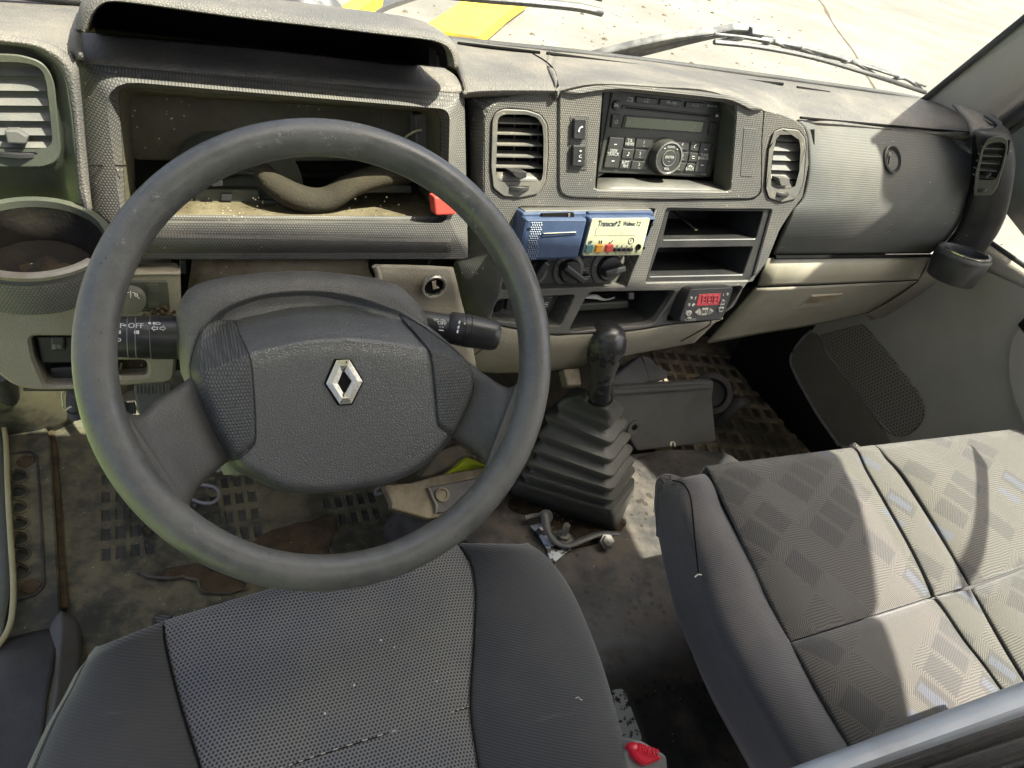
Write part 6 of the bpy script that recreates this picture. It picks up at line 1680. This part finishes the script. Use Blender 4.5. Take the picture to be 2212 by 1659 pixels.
# ------------------------------------------------------------------ gear lever
GLb = P(L4(760, 1250)[0], z=.125)
GL = thing('gear_lever', 'gear lever with worn black knob and pleated rubber boot on the engine cover', 'gear lever', GLb)
def bl_(Lp, Np, Rp, z, s=1, r=.014):
    A, B_, C_ = [P(L4(*p)[0], z=z) for p in (Lp, Np, Rp)]
    Dp = A + C_ - B_
    q = rnd([V((p.x, p.y)) for p in (A, B_, C_, Dp)], [r, r * .8, r, r], 5)
    c = sum(q, V((0, 0))) / len(q)
    return [V((c.x + (p.x - c.x) * s, c.y + (p.y - c.y) * s, z)) for p in q]
K = [((640, 574), (1005, 718), (1100, 600), .338), ((560, 652), (1010, 835), (1126, 682), .310), ((515, 770), (1012, 950), (1147, 772), .282), ((480, 868), (1013, 1055), (1161, 852), .256), ((440, 960), (1015, 1140), (1172, 925), .232), ((405, 1030), (1016, 1213), (1176, 988), .210), ((375, 1082), (1016, 1276), (1174, 1062), .190)]
neck = P(L4(932, 512)[0], z=.405)
loops = []
nq = 24
ang0 = K[0]
l0 = bl_(*K[0]); c0_ = sum(l0, V((0, 0, 0))) / nq
loops.append([neck + (p - c0_).normalized() * .0195 for p in l0])
loops.append([neck + V((0, 0, -.010)) + (p - c0_).normalized() * .024 for p in l0])
loops.append([neck * .62 + c0_ * .38 + (p - c0_) * .47 + V((0, 0, .006)) for p in l0])
loops.append([c0_ + (p - c0_) * .88 + V((0, 0, .012)) for p in l0])
for i, k in enumerate(K):
    a_ = bl_(*k)
    loops += [[p + V((0, 0, .004)) for p in bl_(*k, s=.985)], a_, [p - V((0, 0, .005)) for p in bl_(*k, s=.985)]]
    if i < len(K) - 1:
        n_ = bl_(*K[i + 1]); c_ = sum(a_, V((0, 0, 0))) / nq
        gz = k[3] * .55 + K[i + 1][3] * .45
        loops.append([V((c_.x + (p.x - c_.x) * .88, c_.y + (p.y - c_.y) * .88, gz - .003)) for p in a_])
        loops.append([V((c_.x + (p.x - c_.x) * .90 + (q.x - p.x) * .3, c_.y + (p.y - c_.y) * .90 + (q.y - p.y) * .3, gz - .009)) for p, q in zip(a_, n_)])
bs = ((330, 1150), (1040, 1398), (1168, 1110))
loops += [bl_((362, 1098), (1020, 1292), (1172, 1075), .180, .985), bl_((355, 1108), (1026, 1310), (1172, 1085), .172), bl_(*bs, .125), bl_(*bs, .119, .97)]
loft('boot', loops, M['boot'], GL, False, True, True, None, 60)
tp = P(L4(985, 62)[0], z=.532)
kax = (tp - neck).normalized(); kl = (tp - neck).length
lathe('knob', neck - kax * .004, kax, [(.0185, 0), (.0195, .004), (.0190, kl * .20), (.0200, kl * .36), (.0235, kl * .52), (.0280, kl * .66), (.0305, kl * .77), (.0300, kl * .87), (.0255, kl * .97), (.016, kl * 1.04), (0, kl * 1.065)], M['knob'], GL, 40)
lathe('neck_ring', neck - kax * .006, kax, [(.0205, 0), (.0215, .002), (.0205, .0045)], M['void'], GL, 28)
# opening in front of the boot with its brackets and bolts
FG = Face((0, 0, ZT + .003), (1, 0, 0), (0, 1, 0))
op = prism('floor_opening', FG, L4(480, 1150, 330, 1190, 345, 1250, 420, 1280, 560, 1290, 640, 1440, 720, 1510, 900, 1480, 1060, 1410, 1120, 1330, 800, 1200), M['rust_and_shade'], ecv, -.003, .0004, .012, .0004)  # flat patch whose dark colour imitates a shaded hole
fl = patch('pale_flange', [[P(p, z=zz) for p, zz in zip(L4(480, 1360, 545, 1440, 590, 1530, 625, 1612), (.13, .128, .126, .126))], [P(p, z=zz) for p, zz in zip(L4(555, 1345, 620, 1430, 660, 1530, 650, 1585), (.135, .132, .13, .126))]], M['beige_metal'], GL, 3, 2, .003)
fl.data.materials[0] = M['chipped']
prism('pale_flange', FG, L4(585, 1500, 640, 1480, 755, 1510, 700, 1545, 640, 1600, 612, 1600), M['chipped'], GL, .0, .006, .006, .001)
tube('black_strap', [P(p, z=zz) for p, zz in zip(L4(575, 1280, 590, 1380, 640, 1460, 720, 1490, 820, 1455, 930, 1415, 1060, 1412), (.16, .15, .14, .138, .138, .14, .14))], [.008, .008, .007, .006, .006, .006, .005], M['dark_steel'], GL, 8, n=4, flat=.5)
lathe('strap_clip', P(L4(580, 1300)[0], z=.15), (-.3, -.6, .7), [(.012, 0), (.012, .003), (.006, .0035), (0, .003)], M['dark_steel'], GL, 18)
prism('flat_bar', Face(P(L4(490, 1300)[0], z=.14), (1, .1, 0), (0, 1, .3)), L4(440, 1290, 560, 1268, 565, 1292, 448, 1322), M['dark_steel'], GL, -.003, 0, .001, .001)
bt = P(L4(690, 1440)[0], z=.138)
bax = V((.05, .12, 1)).normalized()
bo_ = lathe('bolt', bt, bax, [(.017, -.004), (.017, .0), (.012, .001), (.012, .008), (.0062, .0085), (.0062, .030), (.0045, .032), (0, .032)], M['steel'], GL, 6)
lathe('bolt_washer', bt - bax * .004, bax, [(.021, 0), (.021, .002), (.012, .0022)], M['dark_steel'], bo_, 24)
bt2 = P(L4(975, 1465)[0], z=.135)
b2_ = lathe('bolt', bt2, (-.1, -.5, .8), [(.0135, .0), (.0135, .004), (.0105, .005), (.0105, .012), (.007, .013), (0, .013)], M['steel'], GL, 6)

# ------------------------------------------------------------------ front passenger footwell
FLp = Face((.95, .895, .13), (1, 0, 0), (0, .30, .95))
lp = prism('loose_panel', FLp, L4(1000, 470, 1680, 426, 1668, 530, 1695, 812, 1180, 876, 1060, 700), M['dark_grey'], None, -.02, 0, .006, .004)
tag(lp, 'loose flat grey plastic panel standing in front of the engine cover', 'plastic panel')
prism('panel_lip', FLp, L4(1000, 462, 1682, 420, 1660, 470, 1020, 512), M['dark_grey'], lp, -.005, .012, .004, .005)
lathe('panel_hole', FLp.hit(L4(1160, 720)[0], .0005), FLp.n, [(.018, 0), (.018, .003), (.012, .0035), (.006, .0005), (0, .0)], M['dark_grey'], lp, 24)
lathe('hole_dark', FLp.hit(L4(1160, 718)[0], .0024), FLp.n, [(.0068, 0), (.0066, .0008), (0, .0008)], M['void'], lp, 16)
hk_ = tube('wire_hook', [P(p, z=.135) for p in L4(1398, 840, 1395, 825, 1405, 815, 1418, 820, 1424, 842)], .0022, M['key_pale'], None, 6)
tag(hk_, 'small pale wire hook at the top edge of the engine cover', 'hook')
gr_ = lathe('grommet', P(L4(1660, 500)[0], y=1.0), V((-.5, -.5, .6)), [(.03, -.02), (.048, -.01), (.052, 0), (.048, .012), (.036, .014), (.030, .004), (0, .0)], M['rubber'], None, 28)
tag(gr_, 'black rubber grommet beside the loose grey panel', 'grommet')
lv = tube('lever', [P(p, y=.96) for p in L4(1700, 690, 1760, 620, 1830, 560, 1895, 545)], [.014, .017, .018, .014], M['rubber'], None, 10, flat=.6)
tag(lv, 'short black lever on the passenger floor mat', 'lever')
FBx = Face((.9, 1.02, .25), (1, .1, 0), (-.1, .8, .6))
bxx = prism('grey_cover', FBx, L4(1000, 400, 1180, 260, 1200, 245, 1250, 345, 1270, 420, 1000, 500), M['dark_grey'], None, -.03, 0, .006, .005)
tag(bxx, 'grey moulded cover lying behind the gear knob', 'cover')
bx2 = prism('folded_plate', FBx.off(-.01), L4(1205, 250, 1250, 255, 1330, 330, 1375, 345, 1375, 395, 1290, 420, 1262, 420), M['dark_grey'], None, -.02, 0, .003, .002)
tag(bx2, 'folded grey plate beyond the grey cover in the footwell', 'plate')
bx3 = prism('rusty_strut', FBx.off(.02), L4(695, 335, 800, 330, 815, 440, 720, 445), M['beige_metal'], None, -.02, 0, .004, .003)
tag(bx3, 'rusty upright strut left of the gear knob', 'strut')
pit_mat('passenger_floor_mat', 1.045, 14, .034, .024, .70, 11, .052, .040, .025, (1.0, 1.60, .55, 1.35), 'mat_pass', 'mat_dark', rot=rad(-14), piv=(1.2, .95), dep=.005, label='dark dusty rubber mat with square pits on the passenger floor')

# ------------------------------------------------------------------ passenger door
PD = thing('passenger_door', 'greige right door with dark lower pocket, speaker grille and beige top ledge', 'door', (RX, .75, .3))
FD = Face((RX, .75, .3), (0, -1, 0), (0, 0, 1))
plate('door_panel', FD, [(1751, 715), (1716, 757), (1708, 780), (1719, 809), (1740, 851), (1769, 901), (1811, 961), (1900, 1090), (2400, 1500), (2400, 702), (2212, 619), (2122, 580), (2085, 560), (1960, 560), (1800, 640)], [], M['trim_grey'], PD, 0, .01, .01, .004, .004, rim=.02)
prism('door_pocket', FD, L5(538, 752, 470, 815, 402, 915, 398, 970, 440, 1085, 500, 1200, 600, 1370, 740, 1570, 1180, 1640, 1080, 1490, 1000, 1375, 645, 905, 590, 770), M['dark_door'], PD, -.004, .003, .012, .003)
gs = L5(592, 772, 760, 730, 915, 690, 960, 745, 1110, 920, 1250, 1100, 1335, 1215, 1362, 1330, 1330, 1420, 1270, 1480, 1190, 1512, 1100, 1485, 1000, 1365, 820, 1125, 650, 885)
sg = prism('speaker_grille', FD, gs, M['grille'], PD, -.004, .004, .01, .002)
ctr = FD.hit(L5(1185, 1310)[0], .0042)
cq = [V(FD.uv(p, .0042)) for p in L5(1190, 1118, 1290, 1160, 1345, 1240, 1362, 1330, 1335, 1415, 1270, 1480, 1190, 1510, 1100, 1480, 1030, 1400, 1005, 1310, 1040, 1210, 1110, 1140)]
cr_ = [V((p.x, p.y)) for p in crom([V((p.x, p.y, 0)) for p in cq], 4, True)]
loft('speaker_ring', [[FD.at(p.x, p.y, .003) for p in cr_], [FD.at(p.x, p.y, .0062) for p in cr_], [FD.at(p.x, p.y, .0062) for p in inset(cr_, .004)], [FD.at(p.x, p.y, .0045) for p in inset(cr_, .006)]], M['grille'], sg, False, True)
tube('edge_strip', [FD.hit(p, .004) for p in L5(545, 742, 490, 790, 420, 880, 394, 960, 430, 1060, 500, 1195, 600, 1365, 745, 1575)], .0036, M['grey_plastic'], PD, 8, n=4)
prism('arm_panel', FD, L5(2085, 640, 2030, 700, 1975, 790, 1950, 880, 1945, 1000, 1962, 1150, 2005, 1290, 2065, 1450, 2250, 1700, 2700, 1500, 2700, 700), M['trim_grey'], PD, -.004, .016, .03, .008)
prism('arm_notch', FD, L5(2036, 698, 2100, 635, 2200, 700, 2200, 860, 2090, 760), M['void'], PD, .0, .018, .004, .001)
qi = [FD.hit(p, 0) for p in [(2070, 572), (2122, 580), (2165, 598), (2212, 620), (2300, 662), (2420, 716)]]
qo = [P(p, x=RX + .022) for p in [(2100, 500), (2136, 527), (2172, 552), (2212, 580), (2300, 640), (2420, 722)]]
qm = [a * .5 + b * .5 + V((-.004, 0, .008)) for a, b in zip(qi, qo)]
patch('door_top', [qi, qm, qo], M['door_top'], PD, 4, 4, .005)
tube('window_seal', [q + V((.004, 0, .002)) for q in qo], .005, M['rubber'], PD, 8)
wz = qo[2].z - .004
xx = RX + .034
quad('window_pane', [(xx, .98, wz), (xx, -.3, wz - .02), (xx - .05, -.3, 1.59), (xx - .04, .46, 1.59)], M['glass'], PD)
FRq = [B0 - dA * .10, B0 + dA * .05, B0 + dA * .3, B0 + dA * .62, B0 + dA * .98]
patch('window_frame', [[q + V((.006, .010, 0)) for q in FRq], [q + V((.036, -.045, -.01)) for q in FRq], [q + V((.045, -.20, -.06)) for q in FRq]], M['grey_plastic'], PD, 3, 3, .02)  # bar widened rearwards to block sun from glovebox and footwell
patch('frame_seal', [[q + V((.020, -.010, 0)) for q in FRq], [q + V((.026, -.028, -.006)) for q in FRq]], M['rubber'], PD, 3, 2, .008)
quad('sun_block_plate', [(xx, .99, .63), (xx, .835, .63), (xx, .835, .735), (xx, .905, .80)], M['dark_steel'], PD)  # hidden plate added to keep sun off the passenger mat
tube('roof_rail', [(xx - .04, .46, 1.552), (1.328, .20, 1.548), (1.165, -.15, 1.548), (1.02, -.49, 1.548)], .014, M['dark_steel'], PD, 8, n=1)
# near-black sheet standing in for the dark gap under the door
struct(quad('dark_door_gap', [(1.40, .45, .02), (1.40, 1.2, .02), (1.40, 1.2, .34), (1.40, .45, .12)], M['void']))

# ------------------------------------------------------------------ driver seat
a7 = rad(7)
FS_ = Face((.14, .30, .425), (1, 0, 0), (0, math.cos(a7), math.sin(a7)))
DS = thing('driver_seat', 'grey driver seat cushion with mesh centre panel and plain side bolsters', 'seat', (.14, .2, .15))
SL = [(353, 1352), (357, 1390), (371, 1452), (395, 1540), (433, 1659), (470, 1780), (505, 1900)]
SR = [(994, 1181), (1017, 1218), (1027, 1280), (1023, 1400), (1016, 1529), (1034, 1659), (1052, 1800)]
OL = [(200, 1412), (176, 1440), (150, 1490), (110, 1562), (66, 1659), (20, 1780), (-20, 1900)]
OR = [(1152, 1182), (1188, 1209), (1230, 1268), (1272, 1362), (1309, 1470), (1345, 1605), (1380, 1740)]
dip = -.006
def seatrow(a, b, ts, hs, F):
    return [F.hit((a[0] + (b[0] - a[0]) * t, a[1] + (b[1] - a[1]) * t), h) for t, h in zip(ts, hs)]
def front_drop(r, dy=.012, dz=(.018, .10)):
    return [[q + V((0, dy * .2, -dz[1])) for q in r], [q + V((0, dy, -dz[0])) for q in r]]
ts = (0, .02, .12, .35, .65, .88, .98, 1)
hs = (dip - .004, dip, .0, -.003, -.003, .0, dip, dip - .004)
mid = [seatrow(a, b, ts, hs, FS_) for a, b in zip(SL, SR)]
# the front edge bows: pull the middle of the first row to the outline seen in the picture
ff = [(353, 1352), (366, 1347), (440, 1325), (580, 1283), (760, 1232), (910, 1195), (980, 1182), (994, 1181)]
mid[0] = [FS_.hit(p, h) for p, h in zip(ff, hs)]
patch('centre_panel', front_drop(mid[0]) + [mid[0]] + mid[1:], M['mesh'], DS, 4, 4, .01)
tsb = (0, .03, .3, .65, .9, 1)
hl = (dip - .004, dip, .008, .014, .006, -.012)
def bolster(inner, outer, side, name='bolster'):
    rows = []
    for a, b in zip(inner, outer):
        r = seatrow(a, b, tsb, hl, FS_)
        r += [r[-1] + V((side * .010, 0, -.03)), r[-1] + V((side * .012, 0, -.13))]
        rows.append(r)
    return patch(name, front_drop(rows[0]) + rows, M['bolster'], DS, 4, 4, .01)
bolster(SL, OL, -1); bolster(SR, OR, 1)
for sm_ in (SL, SR): tube('seam', [FS_.hit(p, dip - .0002) for p in sm_], .0009, M['void'], DS, 6)
tube('seam_piping', [FS_.hit(p, h) for p, h in zip([(204, 1415), (180, 1443), (156, 1492), (117, 1562), (74, 1659), (30, 1780)], (-.006, -.004, -.004, -.004, -.004, -.004))], .0020, M['bolster'], DS, 6)
cs = [(520, 1690), (613, 1659), (720, 1622), (860, 1578), (960, 1545), (1015, 1527)]
tube('cross_seam', [FS_.hit(p, -.0030) for p in cs], .0006, M['void'], DS, 6)
pts = crom([FS_.hit((p[0], p[1] - 2), -.0022) for p in cs], 9)
for i in range(0, len(pts) - 1, 2): tube('stitch', [pts[i], pts[i] * .3 + pts[i + 1] * .7], .0006, M['key_pale'], DS, 4, n=1)
# seat base below
loft('seat_base', [[V((-.10, .40, .14)), V((.38, .48, .14)), V((.38, -.2, .14)), V((-.10, -.2, .14))], [V((-.09, .44, .33)), V((.37, .52, .33)), V((.37, -.2, .33)), V((-.09, -.2, .33))]], M['mat_dark'], DS, True, True, False)
# crumbs on the cushion
bm = bmesh.new()
for p in ((823, 1383), (852, 1398), (765, 1480), (702, 1541), (943, 1472)):
    q = FS_.hit(p, .0); bmesh.ops.create_icosphere(bm, subdivisions=1, radius=random.uniform(.0006, .0012), matrix=Matrix.Translation(q))
me = bpy.data.meshes.new('seat_crumbs'); bm.to_mesh(me); bm.free(); me.materials.append(M['paper'])
o = link(bpy.data.objects.new('seat_crumbs', me)); o['kind'] = 'stuff'; o['label'] = 'white crumbs on the driver seat'
for px, lab in ((L7(918, 1215, 935, 1208, 950, 1225, 962, 1222), 'pale fluff on the right bolster of the driver seat'),):
    tag(tube('lint', [FS_.hit(p, .013) for p in px], .0005, M['key_pale'], None, 5), lab, 'lint')

# ------------------------------------------------------------------ passenger bench
FB2 = Face((.9, .30, .44), (1, 0, 0), (0, math.cos(a7), math.sin(a7)))
PB = thing('passenger_bench', 'double passenger bench cushion in grey patterned cloth with a plain dark bolster', 'seat', (.95, .2, .2))
BL = [(1440, 1042), (1417, 1066), (1413, 1092), (1420, 1145), (1437, 1228), (1464, 1330), (1511, 1443), (1577, 1564), (1645, 1685), (1715, 1800)]
BR = [(1525, 1026), (1546, 1056), (1557, 1090), (1586, 1144), (1636, 1234), (1656, 1288), (1691, 1357), (1732, 1435), (1788, 1535), (1860, 1650)]
rows = []
for i, (a, b) in enumerate(zip(BL, BR)):
    h0 = -.012; sd = (.2, .45, .7, .88, .97, 1, 1, 1, 1, 1)[i]
    r = [FB2.hit((a[0] + (b[0] - a[0]) * t, a[1] + (b[1] - a[1]) * t), h) for t, h in zip((0, .10, .30, .46, .75, .95, 1), (-.115 * sd, -.075 * sd, -.022 * sd, .006, .012 - (.006 if i == 0 else 0), -.002, -.012))]
    r = [r[0] + V((.05, -.01, -.08 * sd)), r[0] + V((.014, 0, -.02 * sd))] + r
    rows.append(r)
kk = (0, 0, 0, 0, .25, .6, 1, 1)
fd = [[q + V((.02, -.02, -.09)) for q in rows[0]], [q + V((.004, .006, -.018)) for q in rows[0]]]
bo2 = patch('bolster', fd + rows, M['bench_bolster'], PB, 4, 4, .01)
sp2 = crom([V((*p, 0)) for p in L6(180, 292, 225, 305, 258, 350, 272, 420, 285, 560, 300, 700, 306, 745)], 4)
sq = []
for p in sp2:
    l, n = on(bo2, (p.x, p.y)); sq.append(l + n * .0003)
tube('bolster_seam', sq, .0009, M['void'], PB, 6, n=1)
tube('loose_thread', [FB2.hit(p, .014) for p in L6(285, 752, 300, 740, 318, 742)], .0008, M['key_pale'], PB, 5)
def cushion(Lb, Rb, hs_, name, drop=False, ends=(1, 1), nt=(0, .04, .2, .5, .8, .96, 1), bul=.011, m='bench'):
    rows = []
    n = len(Lb)
    for i, (a, b) in enumerate(zip(Lb, Rb)):
        r = []
        for t in nt:
            e = min(t, 1 - t); hh = hs_[i] + bul * min(1, e / .16) ** .6 * (1 if 0 < i < n - 1 else .6) - .006
            r.append(FB2.hit((a[0] + (b[0] - a[0]) * t, a[1] + (b[1] - a[1]) * t), hh))
        rows.append(r)
    if drop: rows = [[q + V((0, -.01, -.18)) for q in rows[0]], [q + V((0, .006, -.022)) for q in rows[0]]] + rows
    return patch(name, rows, M[m], PB, 5, 4, .008)
patch('cushion_base', [[FB2.hit(p, -.017) for p in ((1530, 1030), (1800, 985), (2060, 955), (2330, 930))], [FB2.hit(p, -.017) for p in ((1640, 1250), (1950, 1180), (2200, 1120), (2420, 1080))], [FB2.hit(p, -.017) for p in ((1860, 1660), (2150, 1560), (2400, 1480), (2660, 1400))]], M['bench_bolster'], PB, 3, 3, .004)
LA = [(1528, 1012), (1545, 1050), (1600, 1168), (1648, 1272), (1690, 1358), (1704, 1386)]
V1 = [(1848, 972), (1868, 1015), (1905, 1080), (1960, 1178), (2002, 1262), (2014, 1288)]
cushion(LA, V1, (-.006, .0, .004, .002, -.003, -.007), 'seat_cushion', True)
LA2 = [(1705, 1389), (1722, 1415), (1760, 1485), (1800, 1555), (1870, 1670)]
V1b = [(2016, 1291), (2032, 1312), (2080, 1384), (2128, 1445), (2230, 1590)]
cushion(LA2, V1b, (-.007, -.002, .002, .002, .0), 'seat_cushion')
V2 = [(1893, 966), (1912, 990), (1948, 1028), (2012, 1128), (2068, 1225), (2092, 1265)]
cushion([(p[0] + 2, p[1]) for p in V1], V2, (-.004, -.002, -.002, -.002, -.002, -.003), 'welt', True, nt=(0, .1, .35, .65, .9, 1), bul=.007)
V2b = [(2096, 1272), (2112, 1302), (2160, 1385), (2215, 1475), (2310, 1610)]
cushion([(p[0] + 2, p[1]) for p in V1b], V2b, (-.003, -.002, -.002, -.002, -.002), 'welt', False, nt=(0, .1, .35, .65, .9, 1), bul=.007)
Rr = [(2200, 931), (2250, 960), (2300, 1020), (2350, 1095), (2370, 1150), (2375, 1165)]
cushion([(p[0] + 2, p[1]) for p in V2], Rr, (-.006, .0, .004, .002, -.003, -.007), 'seat_cushion', True)
cushion([(p[0] + 2, p[1]) for p in V2b], [(2380, 1168), (2420, 1200), (2480, 1270), (2540, 1340), (2640, 1460)], (-.007, -.002, .002, .002, .0), 'seat_cushion')
loft('bench_base', [[V((.74, .44, .10)), V((1.34, .44, .10)), V((1.34, -.2, .10)), V((.74, -.2, .10))], [V((.74, .44, .32)), V((1.34, .44, .32)), V((1.34, -.2, .32)), V((.74, -.2, .32))]], M['mat_dark'], PB, True, True, False)

# ------------------------------------------------------------------ buckle and ledge
bc = P((1398, 1632), z=.40)
vd = (CAM - bc).normalized()
FBu = Face(bc, (.93, .30, .0), (-.2, .75, .6))
BU = thing('seat_belt_buckle', 'grey seat belt buckle with a red PRESS button beside the driver seat', 'buckle', bc - V((0, 0, .1)))
hs_ = L7(1235, 1570, 1290, 1490, 1345, 1486, 1502, 1580, 1512, 1680, 1440, 1760, 1240, 1720)
prism('housing', FBu, hs_, M['grey_plastic'], BU, -.05, 0, .004, .003)
rb = prism('press_button', FBu, L7(1275, 1530, 1300, 1502, 1338, 1500, 1476, 1588, 1472, 1612, 1385, 1652, 1345, 1650, 1285, 1590), M['buckle_red'], BU, -.004, .006, .004, .004)
text('lettering', 'PRESS', FBu.off(.006), L7(1382, 1552)[0], .011, M['buckle_red'], rb, .0002, rot=rad(-44), depth=.0006, bold=.0004)
tube('belt_stalk', [bc - V((0, 0, .04)), bc + V((.0, -.03, -.14)), bc + V((0, -.05, -.28))], .012, M['rubber'], BU, 8, flat=.5)

LE = thing('folded_seat_ledge', 'pale grey plastic ledge with dark ribbed rubber, nearest the viewer at bottom right', 'ledge', P((2000, 1600), z=.6))
def lrow(p, q, z, ex=.25):
    A, B = P(p, z=z), P(q, z=z); d = (B - A)
    return [A - d * ex, A, A + d * .33, A + d * .66, B, B + d * .6]
r0 = lrow((1744, 1659), (2212, 1482), .590); r1 = lrow((1752, 1659), (2212, 1486), .600); r2 = lrow((1770, 1659), (2212, 1497), .603)
r3 = lrow((1812, 1659), (2212, 1520), .603); r4 = lrow((1826, 1659), (2212, 1528), .599)
patch('ledge', [[q - V((0, .03, .15)) for q in r0], [q - V((0, .012, .02)) for q in r0], r0, r0, r1, r1, r2, r3, r3, r4, [q - V((0, .004, .02)) for q in r4]], M['ledge_pale'], LE, 3, 3, .004)
rr_ = []
for k, (a, b) in enumerate((((1828, 1659), (2212, 1530)), ((1880, 1659), (2212, 1548)), ((1950, 1659), (2212, 1572)), ((2010, 1659), (2212, 1592)), ((2080, 1659), (2212, 1617)), ((2160, 1659), (2212, 1643)))):
    z0 = .592 + (.004 if k % 2 else 0)
    rr_ += [lrow(a, b, z0, .4)]
    rr_ += [[q + V((0, -.004, -.006)) for q in lrow(a, b, z0, .4)]]
rr_ += [lrow((2240, 1659), (2300, 1641), .59, 2), [q - V((0, -.01, .14)) for q in lrow((2240, 1659), (2300, 1641), .59, 2)]]
patch('ribbed_rubber', rr_, M['rubber'], LE, 2, 3, .004)
